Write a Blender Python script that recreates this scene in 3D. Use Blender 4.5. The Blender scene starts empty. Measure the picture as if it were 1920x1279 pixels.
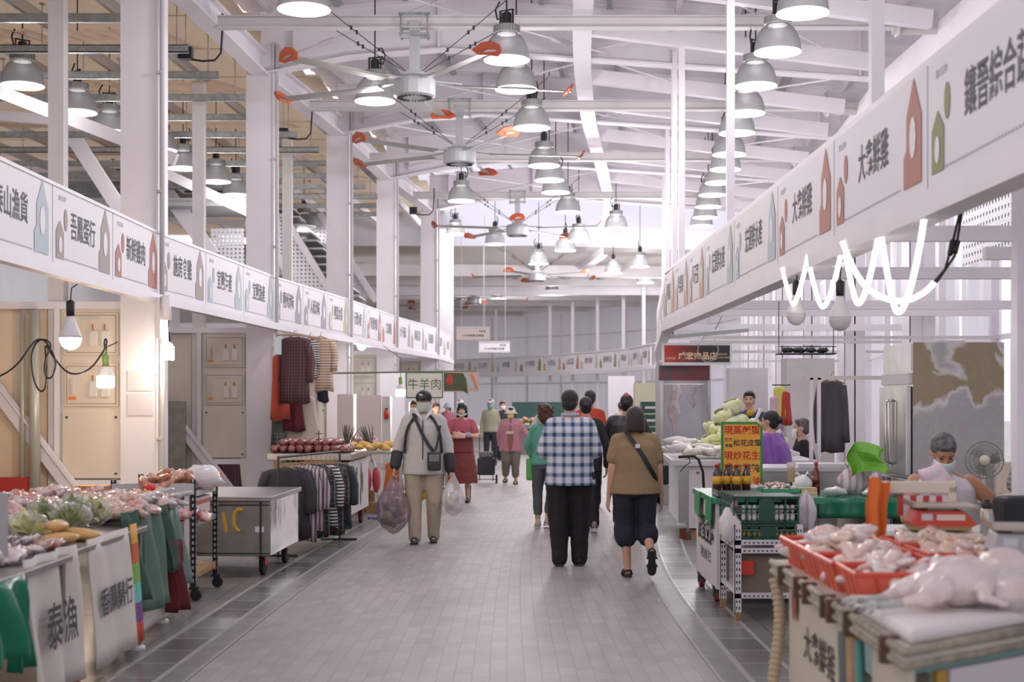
import bpy, math, random
from mathutils import Vector, Matrix, noise
R = math.radians
rnd = random.Random(7)
SC = bpy.context.scene
COL = SC.collection
# ------------------------------------------------------------ camera, world, exposure
CH = 1.62                      # eye height
FPX = 2667.0                   # focal length in pixels of a 1920 wide frame (50 mm)
cam_d = bpy.data.cameras.new('camera')
cam_d.sensor_width = 36.0
cam_d.lens = 50.0
cam_d.shift_y = 110.5 / 1920.0
cam_d.clip_end = 400
cam_d.dof.use_dof = True
cam_d.dof.focus_distance = 14.6
cam_d.dof.aperture_fstop = 2.3
cam = bpy.data.objects.new('camera', cam_d)
cam.location = (0, 0, CH)
cam.rotation_euler = (R(90), 0, 0)
COL.objects.link(cam)
SC.camera = cam
SC.view_settings.view_transform = 'Standard'
SC.view_settings.look = 'None'
SC.view_settings.gamma = 1.0
SC.view_settings.exposure = -0.06
SC.view_settings.use_curve_mapping = False
SC.cycles.use_denoising = True
SC.cycles.max_bounces = 7
SC.cycles.diffuse_bounces = 4
SC.cycles.glossy_bounces = 3
SC.cycles.transmission_bounces = 4
SC.cycles.transparent_max_bounces = 8
SC.cycles.sample_clamp_indirect = 4.0
SC.cycles.caustics_reflective = False
SC.cycles.caustics_refractive = False
W = bpy.data.worlds.new('overcast_sky')
SC.world = W
W.use_nodes = True
wn = W.node_tree.nodes['Background']
wn.inputs[0].default_value = (0.975, 0.935, 1.0, 1)
wn.inputs[1].default_value = 1.35

def at(px, py, Y):
    """World point seen at photo pixel px,py at distance Y from the camera."""
    return Vector(((px - 960) * Y / FPX, Y, CH + (750 - py) * Y / FPX))

# ------------------------------------------------------------ materials
MATS = {}
def mat(name, col, rough=0.6, metal=0.0, emit=None, alpha=1.0, trans=0.0, noise_amt=0.0, noise_scale=8.0,
        bump=0.0, bump_scale=30.0, spec=0.5, coat=0.0, col2=None, transl=0.0):
    if name in MATS: return MATS[name]
    m = bpy.data.materials.new(name); m.use_nodes = True
    nt = m.node_tree; b = nt.nodes['Principled BSDF']
    b.inputs['Base Color'].default_value = (*col, 1)
    b.inputs['Roughness'].default_value = rough
    b.inputs['Metallic'].default_value = metal
    b.inputs['Specular IOR Level'].default_value = spec
    b.inputs['Coat Weight'].default_value = coat
    if emit:
        b.inputs['Emission Color'].default_value = (*emit[0], 1); b.inputs['Emission Strength'].default_value = emit[1]
    b.inputs['Alpha'].default_value = alpha
    b.inputs['Transmission Weight'].default_value = trans
    tc = None
    if noise_amt or col2 or bump:
        tc = nt.nodes.new('ShaderNodeTexCoord')
    if noise_amt or col2:
        n = nt.nodes.new('ShaderNodeTexNoise'); n.inputs['Scale'].default_value = noise_scale; n.inputs['Detail'].default_value = 4
        nt.links.new(tc.outputs['Object'], n.inputs['Vector'])
        r = nt.nodes.new('ShaderNodeValToRGB')
        c2 = col2 if col2 else tuple(c * (1 - noise_amt) for c in col)
        r.color_ramp.elements[0].position = 0.38; r.color_ramp.elements[1].position = 0.62
        r.color_ramp.elements[0].color = (*c2, 1); r.color_ramp.elements[1].color = (*col, 1)
        nt.links.new(n.outputs['Fac'], r.inputs['Fac']); nt.links.new(r.outputs['Color'], b.inputs['Base Color'])
    if bump:
        n = nt.nodes.new('ShaderNodeTexNoise'); n.inputs['Scale'].default_value = bump_scale; n.inputs['Detail'].default_value = 3
        nt.links.new(tc.outputs['Object'], n.inputs['Vector'])
        bp = nt.nodes.new('ShaderNodeBump'); bp.inputs['Strength'].default_value = bump; bp.inputs['Distance'].default_value = 0.02
        nt.links.new(n.outputs['Fac'], bp.inputs['Height']); nt.links.new(bp.outputs['Normal'], b.inputs['Normal'])
    if transl:
        t = nt.nodes.new('ShaderNodeBsdfTranslucent'); t.inputs[0].default_value = (*col, 1)
        mx = nt.nodes.new('ShaderNodeMixShader'); mx.inputs[0].default_value = transl
        out = nt.nodes['Material Output']
        nt.links.new(b.outputs[0], mx.inputs[1]); nt.links.new(t.outputs[0], mx.inputs[2]); nt.links.new(mx.outputs[0], out.inputs[0])
    MATS[name] = m
    return m

def film(name, col, amount=0.3, rough=0.15):
    """thin clear plastic: part transparent, part glossy white"""
    if name in MATS: return MATS[name]
    m = bpy.data.materials.new(name); m.use_nodes = True
    nt = m.node_tree; b = nt.nodes['Principled BSDF']
    b.inputs['Base Color'].default_value = (*col, 1); b.inputs['Roughness'].default_value = rough
    t = nt.nodes.new('ShaderNodeBsdfTransparent'); mx = nt.nodes.new('ShaderNodeMixShader')
    lw = nt.nodes.new('ShaderNodeLayerWeight'); lw.inputs[0].default_value = 0.35
    ma = nt.nodes.new('ShaderNodeMath'); ma.operation = 'ADD'; ma.use_clamp = True; ma.inputs[1].default_value = amount
    mm = nt.nodes.new('ShaderNodeMath'); mm.operation = 'MULTIPLY'; mm.inputs[1].default_value = 0.5
    nt.links.new(lw.outputs['Facing'], mm.inputs[0]); nt.links.new(mm.outputs[0], ma.inputs[0])
    nt.links.new(ma.outputs[0], mx.inputs[0]); nt.links.new(t.outputs[0], mx.inputs[1]); nt.links.new(b.outputs[0], mx.inputs[2])
    nt.links.new(mx.outputs[0], nt.nodes['Material Output'].inputs[0])
    MATS[name] = m
    return m

def glow(name, col, strength):
    return mat(name, (0.8, 0.8, 0.8), emit=(col, strength))

white = mat('white_paint', (0.80, 0.76, 0.80), 0.45, noise_amt=0.05, noise_scale=1.5)
white2 = mat('white_paint_dull', (0.68, 0.65, 0.645), 0.5, noise_amt=0.06, noise_scale=2)
greyp = mat('grey_paint', (0.50, 0.49, 0.50), 0.5)
galv = mat('galvanised_steel', (0.42, 0.45, 0.45), 0.4, 0.6, noise_amt=0.25, noise_scale=12)
darkst = mat('dark_steel', (0.05, 0.055, 0.06), 0.5, 0.3)
black = mat('black_plastic', (0.012, 0.012, 0.014), 0.45)
rubber = mat('black_rubber', (0.02, 0.02, 0.02), 0.8)
steel = mat('stainless_steel', (0.60, 0.59, 0.58), 0.28, 0.95, noise_amt=0.12, noise_scale=6)
steeld = mat('worn_stainless_steel', (0.36, 0.34, 0.31), 0.42, 0.75, noise_amt=0.2, noise_scale=5)
alu = mat('spun_aluminium', (0.66, 0.66, 0.67), 0.3, 0.75)
orange = mat('orange_plastic', (0.46, 0.095, 0.04), 0.45)
redp = mat('red_plastic', (0.62, 0.06, 0.035), 0.4)
basketm = mat('coral_red_plastic', (0.86, 0.19, 0.11), 0.38, transl=0.15)
cream = mat('cream_enamel', (0.72, 0.62, 0.52), 0.45)
creamw = mat('cream_wall_panel', (0.76, 0.62, 0.46), 0.6, noise_amt=0.06, noise_scale=2)
ink = mat('dark_grey_ink', (0.05, 0.055, 0.065), 0.7); ink2 = mat('slate_ink', (0.13, 0.135, 0.15), 0.7)
inkgrey = mat('pale_grey_ink', (0.45, 0.44, 0.46), 0.7)
wood = mat('pale_wood', (0.45, 0.27, 0.13), 0.6, noise_amt=0.3, noise_scale=9)
card = mat('brown_cardboard', (0.38, 0.22, 0.10), 0.8)
clearf = film('clear_plastic_film', (0.9, 0.88, 0.92), 0.22)

# ------------------------------------------------------------ mesh builder
class MB:
    def __init__(s): s.v = []; s.f = []; s.mi = []; s.cur = 0
    def add(s, vs, fs):
        n = len(s.v); s.v += [tuple(v) for v in vs]; s.f += [tuple(i + n for i in f) for f in fs]; s.mi += [s.cur] * len(fs); return s
    def box(s, c, d, rz=0.0, M=None):
        x, y, z = d[0] / 2, d[1] / 2, d[2] / 2
        vs = [Vector(p) for p in ((-x,-y,-z),(x,-y,-z),(x,y,-z),(-x,y,-z),(-x,-y,z),(x,-y,z),(x,y,z),(-x,y,z))]
        T = Matrix.Translation(c) @ (M if M is not None else Matrix.Rotation(rz, 4, 'Z'))
        return s.add([T @ v for v in vs], [(0,3,2,1),(4,5,6,7),(0,1,5,4),(1,2,6,5),(2,3,7,6),(3,0,4,7)])
    def b2(s, lo, hi):
        return s.box([(a + b) / 2 for a, b in zip(lo, hi)], [abs(b - a) for a, b in zip(lo, hi)])
    def bar(s, a, b, w, h=None, up=(0, 0, 1)):
        """rectangular bar from a to b: w across, h along up"""
        a, b = Vector(a), Vector(b); h = w if h is None else h
        d = (b - a); L = d.length; d.normalize()
        u = Vector(up)
        if abs(d.dot(u)) > 0.98: u = Vector((0, 1, 0))
        x = d.cross(u).normalized(); u = x.cross(d).normalized()
        vs = []
        for p in (a, b):
            for i, j in ((-1,-1),(1,-1),(1,1),(-1,1)): vs.append(p + x * i * w / 2 + u * j * h / 2)
        return s.add(vs, [(3,2,1,0),(4,5,6,7),(0,1,5,4),(1,2,6,5),(2,3,7,6),(3,0,4,7)])
    def tube(s, pts, r, n=8, cap=True, close=False):
        pts = [Vector(p) for p in pts]; m = len(pts)
        rs = r if isinstance(r, (list, tuple)) else [r] * m
        vs = []; pu = None
        for i, p in enumerate(pts):
            if close: t = pts[(i + 1) % m] - pts[i - 1]
            else: t = pts[min(i + 1, m - 1)] - pts[max(i - 1, 0)]
            if t.length < 1e-9: t = Vector((0, 0, 1))
            t.normalize()
            if pu is None: pu = Vector((0, 0, 1)) if abs(t.z) < 0.9 else Vector((1, 0, 0))
            x = t.cross(pu)
            if x.length < 1e-6: x = t.cross(Vector((0, 1, 0.1)))
            x.normalize(); u = x.cross(t).normalized(); pu = u
            for k in range(n):
                a = 2 * math.pi * k / n
                vs.append(p + (x * math.cos(a) + u * math.sin(a)) * rs[i])
        fs = []
        mm = m if close else m - 1
        for i in range(mm):
            j = (i + 1) % m
            for k in range(n):
                fs.append((i*n + k, i*n + (k+1) % n, j*n + (k+1) % n, j*n + k))
        if cap and not close:
            fs.append(tuple(range(n - 1, -1, -1))); fs.append(tuple((m-1)*n + k for k in range(n)))
        return s.add(vs, fs)
    def lathe(s, prof, c=(0, 0, 0), n=16, M=None, sx=1.0, sy=1.0):
        """profile [(r,z)...] about z"""
        c = Vector(c); vs = []; fs = []; m = len(prof)
        for r, z in prof:
            for k in range(n):
                a = 2 * math.pi * k / n
                p = Vector((r * math.cos(a) * sx, r * math.sin(a) * sy, z))
                if M is not None: p = M @ p
                vs.append(p + c)
        for i in range(m - 1):
            for k in range(n):
                fs.append((i*n + k, i*n + (k+1) % n, (i+1)*n + (k+1) % n, (i+1)*n + k))
        if prof[0][0] > 1e-5: fs.append(tuple(range(n - 1, -1, -1)))
        if prof[-1][0] > 1e-5: fs.append(tuple((m-1)*n + k for k in range(n)))
        return s.add(vs, fs)
    def ell(s, c, r, n=12, M=None, k=None):
        prof = [(max(math.sin(math.pi * i / (n // 2)), 0.0), -math.cos(math.pi * i / (n // 2))) for i in range(n // 2 + 1)]
        S = Matrix.Diagonal((r[0], r[1], r[2], 1)); S = (M @ S) if M is not None else S
        prof[0] = (0.001, -1); prof[-1] = (0.001, 1)
        return s.lathe(prof, c, n, S)
    def loft(s, rings, n=16):
        """closed loft through elliptical rings (center, rx, ry[, tilt matrix])"""
        vs = []; fs = []
        for ring in rings:
            c, rx, ry = Vector(ring[0]), ring[1], ring[2]; M = ring[3] if len(ring) > 3 else None
            for k in range(n):
                a = 2 * math.pi * k / n
                p = Vector((rx * math.cos(a), ry * math.sin(a), 0))
                if M is not None: p = M @ p
                vs.append(c + p)
        m = len(rings)
        for i in range(m - 1):
            for k in range(n): fs.append((i*n + k, i*n + (k+1) % n, (i+1)*n + (k+1) % n, (i+1)*n + k))
        fs.append(tuple(range(n - 1, -1, -1))); fs.append(tuple((m-1)*n + k for k in range(n)))
        return s.add(vs, fs)
    def grid(s, fn, nu, nv, thick=0.0, tdir=None):
        vs = [Vector(fn(i / nu, j / nv)) for j in range(nv + 1) for i in range(nu + 1)]
        fs = [(j*(nu+1)+i, j*(nu+1)+i+1, (j+1)*(nu+1)+i+1, (j+1)*(nu+1)+i) for j in range(nv) for i in range(nu)]
        if thick:
            N = len(vs); td = Vector(tdir) * thick
            vs += [v - td for v in vs]
            fs += [tuple(N + q for q in reversed(f)) for f in fs]
            e = [j*(nu+1) for j in range(nv+1)]; g = [j*(nu+1)+nu for j in range(nv+1)]
            t = list(range(nu+1)); b = [nv*(nu+1)+i for i in range(nu+1)]
            for L, fl in ((e, 0), (g, 1), (t, 1), (b, 0)):
                for a, c in zip(L, L[1:]):
                    q = (a, c, N + c, N + a); fs.append(tuple(reversed(q)) if fl else q)
        return s.add(vs, fs)
    def prism(s, poly, d, M=None):
        """2D outline (x,z) extruded d along y"""
        n = len(poly); vs = [Vector((x, 0, z)) for x, z in poly] + [Vector((x, d, z)) for x, z in poly]
        if M is not None: vs = [M @ v for v in vs]
        fs = [tuple(range(n)), tuple(range(2*n - 1, n - 1, -1))]
        fs += [(i, n + i, n + (i+1) % n, (i+1) % n) for i in range(n)]
        return s.add(vs, fs)
    def ext(s, o, M=None):
        n = len(s.v); s.v += [tuple(M @ Vector(v)) if M is not None else v for v in o.v]
        s.f += [tuple(i + n for i in f) for f in o.f]; s.mi += [m + s.cur for m in o.mi]; return s
    def mesh(s, name):
        me = bpy.data.meshes.new(name); me.from_pydata(s.v, [], s.f); me.polygons.foreach_set('material_index', s.mi); return me
    def build(s, name, m, parent=None, smooth=False, loc=None, rz=0.0, bevel=0.0, sub=0):
        me = s.mesh(name)
        for x in (m if isinstance(m, (list, tuple)) else [m]): me.materials.append(x)
        if smooth: me.polygons.foreach_set('use_smooth', [True] * len(me.polygons))
        me.update()
        o = bpy.data.objects.new(name, me); COL.objects.link(o)
        if parent is not None: o.parent = parent
        if loc is not None: o.location = loc
        if rz: o.rotation_euler = (0, 0, rz)
        if bevel:
            b = o.modifiers.new('bevel', 'BEVEL'); b.width = bevel; b.segments = 2; b.limit_method = 'ANGLE'
        if sub:
            b = o.modifiers.new('sub', 'SUBSURF'); b.levels = sub; b.render_levels = sub
        return o

def tag(o, label=None, cat=None, group=None, kind=None):
    if label: o['label'] = label
    if cat: o['category'] = cat
    if group: o['group'] = group
    if kind: o['kind'] = kind
    return o
def empty(name, loc=(0, 0, 0), rz=0.0, label=None, cat=None, group=None):
    o = bpy.data.objects.new(name, None); COL.objects.link(o)
    o.location = loc; o.rotation_euler = (0, 0, rz); o.empty_display_size = 0.1
    return tag(o, label, cat, group)
KIDS = {}
def copy_tree(o, parent=None):
    c = o.copy(); COL.objects.link(c)
    if parent is not None: c.parent = parent
    for ch in list(o.children): copy_tree(ch, c)
    return c
def place(c, loc, rot=None, scale=None, label=None, group=None):
    c.location = loc
    if rot is not None: c.rotation_euler = rot if isinstance(rot, (tuple, list)) else (0, 0, rot)
    if scale is not None: c.scale = scale if isinstance(scale, (tuple, list)) else (scale,) * 3
    if label: c['label'] = label
    if group: c['group'] = group
    return c
def struct(mb, name, m, **k):
    o = mb.build(name, m, **k); o['kind'] = 'structure'; return o

TXT = {}
def text(body, size, m, parent, M, name='lettering', extrude=0.0, bold=0.0, sx=1.0, align='CENTER'):
    """mesh lettering; M maps (x right, y up, z out) to the parent's space"""
    key = (body, round(bold, 4), align)
    if key not in TXT:
        c = bpy.data.curves.new('t', 'FONT'); c.body = body; c.align_x = align; c.align_y = 'CENTER'
        c.resolution_u = 2; c.offset = bold
        t = bpy.data.objects.new('t', c); COL.objects.link(t)
        dg = bpy.context.evaluated_depsgraph_get()
        me = bpy.data.meshes.new_from_object(t.evaluated_get(dg))
        TXT[key] = [tuple(v.co) for v in me.vertices], [tuple(p.vertices) for p in me.polygons]
        bpy.data.objects.remove(t); bpy.data.curves.remove(c); bpy.data.meshes.remove(me)
    v, f = TXT[key]
    mb = MB(); mb.add([M @ Vector((x * size * sx, y * size, 0.0)) for x, y, z in v], f)
    return mb.build(name, m, parent)
def face_m(o, right, up):
    r, u = Vector(right).normalized(), Vector(up).normalized(); n = r.cross(u)
    M = Matrix(((r.x, u.x, n.x, o[0]), (r.y, u.y, n.y, o[1]), (r.z, u.z, n.z, o[2]), (0, 0, 0, 1)))
    return M
def lerp(a, b, t): return a + (b - a) * t
def poly_x(P, y):
    """x of a polyline of (x,y) at y"""
    for (x0, y0), (x1, y1) in zip(P, P[1:]):
        if y <= y1 or (x1, y1) == P[-1]: return lerp(x0, x1, (y - y0) / (y1 - y0))
def catenary(a, b, sag, n=12):
    a, b = Vector(a), Vector(b)
    return [a.lerp(b, i / n) + Vector((0, 0, -sag * 4 * (i / n) * (1 - i / n))) for i in range(n + 1)]
# ============================================================ THE BUILDING
LB = [(-3.9, 0), (-3.87, 15.6), (-3.54, 21.2), (-2.97, 26.0), (-2.56, 31.3), (-1.92, 36.5), (-1.75, 41), (-3.0, 47.5), (-8.5, 55)]
RB = [(2.28, 0), (2.25, 15.7), (2.2, 20.5), (3.05, 30), (4.1, 40), (4.66, 46), (4.1, 52), (1.5, 59), (-2.2, 64.5), (-9, 71)]
CY = [4.5, 10.0, 15.6, 21.2, 26.0, 31.3, 36.5]        # column lines
def lbx(y): return poly_x(LB[:7], y)
def rbx(y): return poly_x(RB[:6], y)
SL = [(-1.95, -3), (-1.88, 8), (-1.78, 12.5), (-1.62, 16.5), (-1.45, 18.8), (-1.15, 25), (-0.85, 31), (-0.3, 37), (-0.1, 42), (-1.6, 49), (-7, 57), (-14, 63)]
SR = [(1.2, -3), (1.2, 8), (1.17, 11.5), (1.26, 13.8), (1.4, 15.8), (1.65, 18), (1.85, 20), (2.6, 28), (3.5, 38), (3.9, 46), (3.4, 51), (1.0, 57.5), (-3, 62.5), (-11, 69)]

def floor_mat():
    m = bpy.data.materials.new('polished_grey_floor_tiles'); m.use_nodes = True; nt = m.node_tree; b = nt.nodes['Principled BSDF']
    tc = nt.nodes.new('ShaderNodeTexCoord'); br = nt.nodes.new('ShaderNodeTexBrick')
    br.offset = 0.0; br.inputs['Scale'].default_value = 1.0; br.inputs['Brick Width'].default_value = 0.6; br.inputs['Row Height'].default_value = 0.6
    br.inputs['Mortar Size'].default_value = 0.006; br.inputs['Color1'].default_value = (0.22, 0.215, 0.20, 1); br.inputs['Color2'].default_value = (0.27, 0.26, 0.245, 1)
    br.inputs['Mortar'].default_value = (0.12, 0.12, 0.11, 1)
    n = nt.nodes.new('ShaderNodeTexNoise'); n.inputs['Scale'].default_value = 3; n.inputs['Detail'].default_value = 5
    mr = nt.nodes.new('ShaderNodeMapRange'); mr.inputs[3].default_value = 0.14; mr.inputs[4].default_value = 0.5
    nt.links.new(tc.outputs['Object'], br.inputs['Vector']); nt.links.new(tc.outputs['Object'], n.inputs['Vector'])
    nt.links.new(n.outputs['Fac'], mr.inputs[0]); nt.links.new(mr.outputs[0], b.inputs['Roughness'])
    nt.links.new(br.outputs['Color'], b.inputs['Base Color'])
    return m
def paver_mat():
    m = bpy.data.materials.new('grey_brick_pavers'); m.use_nodes = True; nt = m.node_tree; b = nt.nodes['Principled BSDF']
    uv = nt.nodes.new('ShaderNodeTexCoord'); br = nt.nodes.new('ShaderNodeTexBrick')
    br.offset = 0.5; br.inputs['Scale'].default_value = 1.0; br.inputs['Brick Width'].default_value = 0.21; br.inputs['Row Height'].default_value = 0.108
    br.inputs['Mortar Size'].default_value = 0.0035; br.inputs['Mortar Smooth'].default_value = 0.2; br.inputs['Bias'].default_value = 0.0
    br.inputs['Color1'].default_value = (0.335, 0.31, 0.298, 1); br.inputs['Color2'].default_value = (0.40, 0.37, 0.357, 1)
    br.inputs['Mortar'].default_value = (0.29, 0.27, 0.26, 1)
    n = nt.nodes.new('ShaderNodeTexNoise'); n.inputs['Scale'].default_value = 0.8; n.inputs['Detail'].default_value = 5
    mx = nt.nodes.new('ShaderNodeMix'); mx.data_type = 'RGBA'; mx.blend_type = 'MULTIPLY'; mx.inputs[0].default_value = 0.35
    nt.links.new(uv.outputs['UV'], br.inputs['Vector']); nt.links.new(uv.outputs['UV'], n.inputs['Vector'])
    nt.links.new(br.outputs['Color'], mx.inputs[6]); nt.links.new(n.outputs['Color'], mx.inputs[7])
    r = nt.nodes.new('ShaderNodeValToRGB'); r.color_ramp.elements[0].color = (0.62, 0.6, 0.6, 1); r.color_ramp.elements[1].color = (1, 1, 1, 1)
    r.color_ramp.elements[0].position = 0.3; r.color_ramp.elements[1].position = 0.6
    nt.links.new(n.outputs['Fac'], r.inputs[0]); nt.links.new(r.outputs[0], mx.inputs[7])
    nt.links.new(mx.outputs[2], b.inputs['Base Color']); b.inputs['Roughness'].default_value = 0.5
    bp = nt.nodes.new('ShaderNodeBump'); bp.inputs['Strength'].default_value = 0.6; bp.inputs['Distance'].default_value = 0.006; bp.invert = True
    nt.links.new(br.outputs['Fac'], bp.inputs['Height']); nt.links.new(bp.outputs[0], b.inputs['Normal'])
    return m
struct(MB().b2((-40, -12, -0.3), (40, 110, 0)), 'floor', floor_mat())

def resample(P, step):
    out = []; P = [Vector((a, b, 0)) for a, b in P]
    for a, b in zip(P, P[1:]):
        n = max(1, int((b - a).length / step))
        out += [a.lerp(b, i / n) for i in range(n)]
    out.append(P[-1]); return out
def smooth_line(P, it=30):
    for _ in range(it):
        P = [P[0]] + [(P[i-1] + P[i] * 2 + P[i+1]) / 4 for i in range(1, len(P) - 1)] + [P[-1]]
    return P
def ncount(P, n):
    """n+1 points evenly spread along a dense polyline"""
    L = [0]
    for a, b in zip(P, P[1:]): L.append(L[-1] + (b - a).length)
    out = []; j = 0
    for i in range(n + 1):
        t = L[-1] * i / n
        while j < len(L) - 2 and L[j+1] < t: j += 1
        k = (t - L[j]) / max(L[j+1] - L[j], 1e-9); out.append(P[j].lerp(P[j+1], min(max(k, 0), 1)))
    return out
NS = 160
SLp = ncount(smooth_line(resample(SL, 0.4)), NS); SRp = ncount(smooth_line(resample(SR, 0.4)), NS)
def side(P, off):
    out = []
    for i, p in enumerate(P):
        t = (P[min(i+1, len(P)-1)] - P[max(i-1, 0)]).normalized(); out.append(p + Vector((t.y, -t.x, 0)) * off)
    return out
def strip(A, B, z, name, m, uvscale=True, h=0.004):
    mb = MB(); vs = []
    n = len(A)
    for a, b in zip(A, B): vs += [(a.x, a.y, z), (b.x, b.y, z)]
    mb.add(vs, [(2*i, 2*i+1, 2*i+3, 2*i+2) for i in range(n - 1)])
    o = struct(mb, name, m); me = o.data; uv = me.uv_layers.new(name='uv')
    s = 0.0; L = [0]
    mids = [(a + b) / 2 for a, b in zip(A, B)]
    for i in range(1, n): L.append(L[-1] + (mids[i] - mids[i-1]).length)
    for p in me.polygons:
        for li in p.loop_indices:
            vi = me.loops[li].vertex_index; i, sd = vi // 2, vi % 2
            w = (B[i] - A[i]).length; uv.data[li].uv = (L[i], (w if sd else 0.0) if uvscale else sd)
    return o
strip(SLp, SRp, 0.006, 'pavement_1', paver_mat())
kerb = mat('light_kerb_stone', (0.40, 0.385, 0.375), 0.5, noise_amt=0.15, noise_scale=4)
kerbd = mat('dark_kerb_stone', (0.26, 0.25, 0.24), 0.4, noise_amt=0.2, noise_scale=5)
def drain_mat():
    m = bpy.data.materials.new('steel_drain_covers'); m.use_nodes = True; nt = m.node_tree; b = nt.nodes['Principled BSDF']
    uv = nt.nodes.new('ShaderNodeTexCoord'); br = nt.nodes.new('ShaderNodeTexBrick'); br.offset = 0.0
    br.inputs['Brick Width'].default_value = 0.45; br.inputs['Row Height'].default_value = 2.0; br.inputs['Scale'].default_value = 1; br.inputs['Mortar Size'].default_value = 0.012
    br.inputs['Color1'].default_value = (0.40, 0.40, 0.40, 1); br.inputs['Color2'].default_value = (0.24, 0.24, 0.235, 1); br.inputs['Mortar'].default_value = (0.6, 0.58, 0.58, 1)
    nt.links.new(uv.outputs['UV'], br.inputs[0]); nt.links.new(br.outputs[0], b.inputs['Base Color'])
    b.inputs['Metallic'].default_value = 0.5; b.inputs['Roughness'].default_value = 0.27
    return m
drainm = drain_mat()
for k, (P, sg) in enumerate(((SLp, -1), (SRp, 1))):
    A = P; z = 0.009
    for j, (w0, w1, m) in enumerate(((0, .02, kerb), (.02, .16, kerbd), (.16, .19, kerb), (.19, .45, drainm), (.45, .48, kerb))):
        a, b = side(P, sg * w0), side(P, sg * w1)
        if sg < 0: a, b = b, a
        strip(a, b, z, 'kerb_%d' % (k * 5 + j + 1), m)

# ---- columns (each its own object)
def col_left(i, y):
    x = lbx(y); zt = 6.9 if y > 5 else 6.9
    t = MB()
    w = .40
    # wide-flange column boxed by side plates, seen as a broad face with a narrow pipe at its street edge
    t.b2((x - w - .02, y - .02, 0), (x - .02, y, zt)); t.b2((x - w - .02, y + .36, 0), (x - .02, y + .38, zt)); t.b2((x - w/2 - .03, y, 0), (x - w/2 - .01, y + .36, zt))
    t.b2((x - .02, y - .05, 0), (x + .0, y + .40, zt))
    t.b2((x - w - .06, y - .08, 0), (x + .04, y + .44, .03))
    struct(t, 'column_%d' % (i + 1), white)
    p = MB(); p.tube([(x + .045, y - .05, 0.03), (x + .045, y - .05, zt)], .028, 10)
    for z in (1.2, 2.4, 3.9, 5.2): p.box((x + .02, y - .05, z), (.07, .07, .03))
    q = p.build('downpipe', greyp, smooth=False); tag(q, 'white downpipe clipped to the street edge of the %s left row column' % ORD[i], 'pipe', 'downpipes on the left columns')
    r = MB(); r.b2((x - 1.24, y + .06, 0), (x - 1.07, y + .23, 6.4)); r.b2((x - 1.29, y + .0, 0), (x - 1.02, y + .29, .02))
    struct(r, 'column_%d' % (i + 21), white2)
ORD = ['first', 'second', 'third', 'fourth', 'fifth', 'sixth', 'seventh', 'eighth', 'ninth', 'tenth', 'eleventh', 'twelfth', 'thirteenth', 'fourteenth', 'fifteenth', 'sixteenth', 'seventeenth', 'eighteenth', 'nineteenth', 'twentieth', 'twenty-first', 'twenty-second', 'twenty-third', 'twenty-fourth', 'twenty-fifth', 'twenty-sixth', 'twenty-seventh', 'twenty-eighth']
for i, y in enumerate(CY): col_left(i, y)
for j, (x, y) in enumerate(((-1.72, 41.5), (-2.6, 46.5), (-5.3, 51))):
    struct(MB().b2((x - .4, y, 0), (x, y + .35, 6.6)), 'column_%d' % (j + 8), white)
# rear right columns
for j, y in enumerate((7.0, 12.4, 17.8, 21.6, 27, 33, 39, 45)):
    x = rbx(y) + 2.75
    t = MB(); t.b2((x, y, 0), (x + .32, y + .02, 5.2)); t.b2((x, y + .3, 0), (x + .32, y + .32, 5.2)); t.b2((x + .15, y, 0), (x + .17, y + .3, 5.2)); t.b2((x - .01, y, 0), (x + .01, y + .32, 5.2))
    struct(t, 'column_%d' % (j + 31), white)

# ---- roof steel
def ridge(y): return lbx(y) + 2.45 if y < 41 else -1.0
def zb(x, y):
    """underside of the rafters"""
    r = ridge(y)
    return 6.82 - (0.068 * (x - r) if x > r else 0.085 * (r - x))
def roof_right(y): return rbx(y) + 3.3
bi = 1
for i, y in enumerate(CY):
    xl = lbx(min(y, 41)) - .2; xr = roof_right(y)
    mb = MB(); n = 14
    xs = [lerp(xl, xr, k / n) for k in range(n + 1)]
    def hd(x):  # depth, deeper at the haunch
        d = .50 + .25 * max(0, 1 - (x - xl) / 1.3); return d
    for z0, z1, w in ((0, .03, .22),):
        for a, b in zip(xs, xs[1:]):
            mb.bar((a, y, zb(a, y) + .015 - (hd(a) - .5) * .6), (b, y, zb(b, y) + .015 - (hd(b) - .5) * .6), .24, .03)
            mb.bar((a, y, zb(a, y) + .76), (b, y, zb(b, y) + .76), .24, .03)
            za, zc = zb(a, y) - (hd(a) - .5) * .6, zb(b, y) - (hd(b) - .5) * .6
            mb.add([(a, y - .01, za), (b, y - .01, zc), (b, y - .01, zb(b, y) + .76), (a, y - .01, zb(a, y) + .76),
                    (a, y + .01, za), (b, y + .01, zc), (b, y + .01, zb(b, y) + .76), (a, y + .01, zb(a, y) + .76)],
                   [(0, 1, 2, 3), (7, 6, 5, 4), (0, 4, 5, 1), (3, 2, 6, 7)])
    # end plates and stiffeners with bolts
    for x in (xl + .5, xr - .4, ridge(y)):
        mb.b2((x - .012, y - .12, zb(x, y) + .02), (x + .012, y + .12, zb(x, y) + .75))
    struct(mb, 'beam_%d' % bi, white); bi += 1
# mid-bay beams with fans
MID = [(7.2), (12.8), 18.4, 23.6, 28.6, 33.9]
for y in MID:
    xl, xr = lbx(y) - .1, roof_right(y) - .1
    mb = MB(); z = 6.5
    mb.b2((xl, y - .08, z - .08), (xr, y + .08, z - .065)); mb.b2((xl, y - .08, z + .065), (xr, y + .08, z + .08)); mb.b2((xl, y - .008, z - .07), (xr, y + .008, z + .07))
    mb.b2((xr - .45, y - .1, z - .17), (xr - .42, y + .1, z + .25)); mb.b2((xr - .5, y - .02, z - .15), (xr + .1, y + .02, z + .22))
    struct(mb, 'beam_%d' % bi, white2); bi += 1
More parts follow.
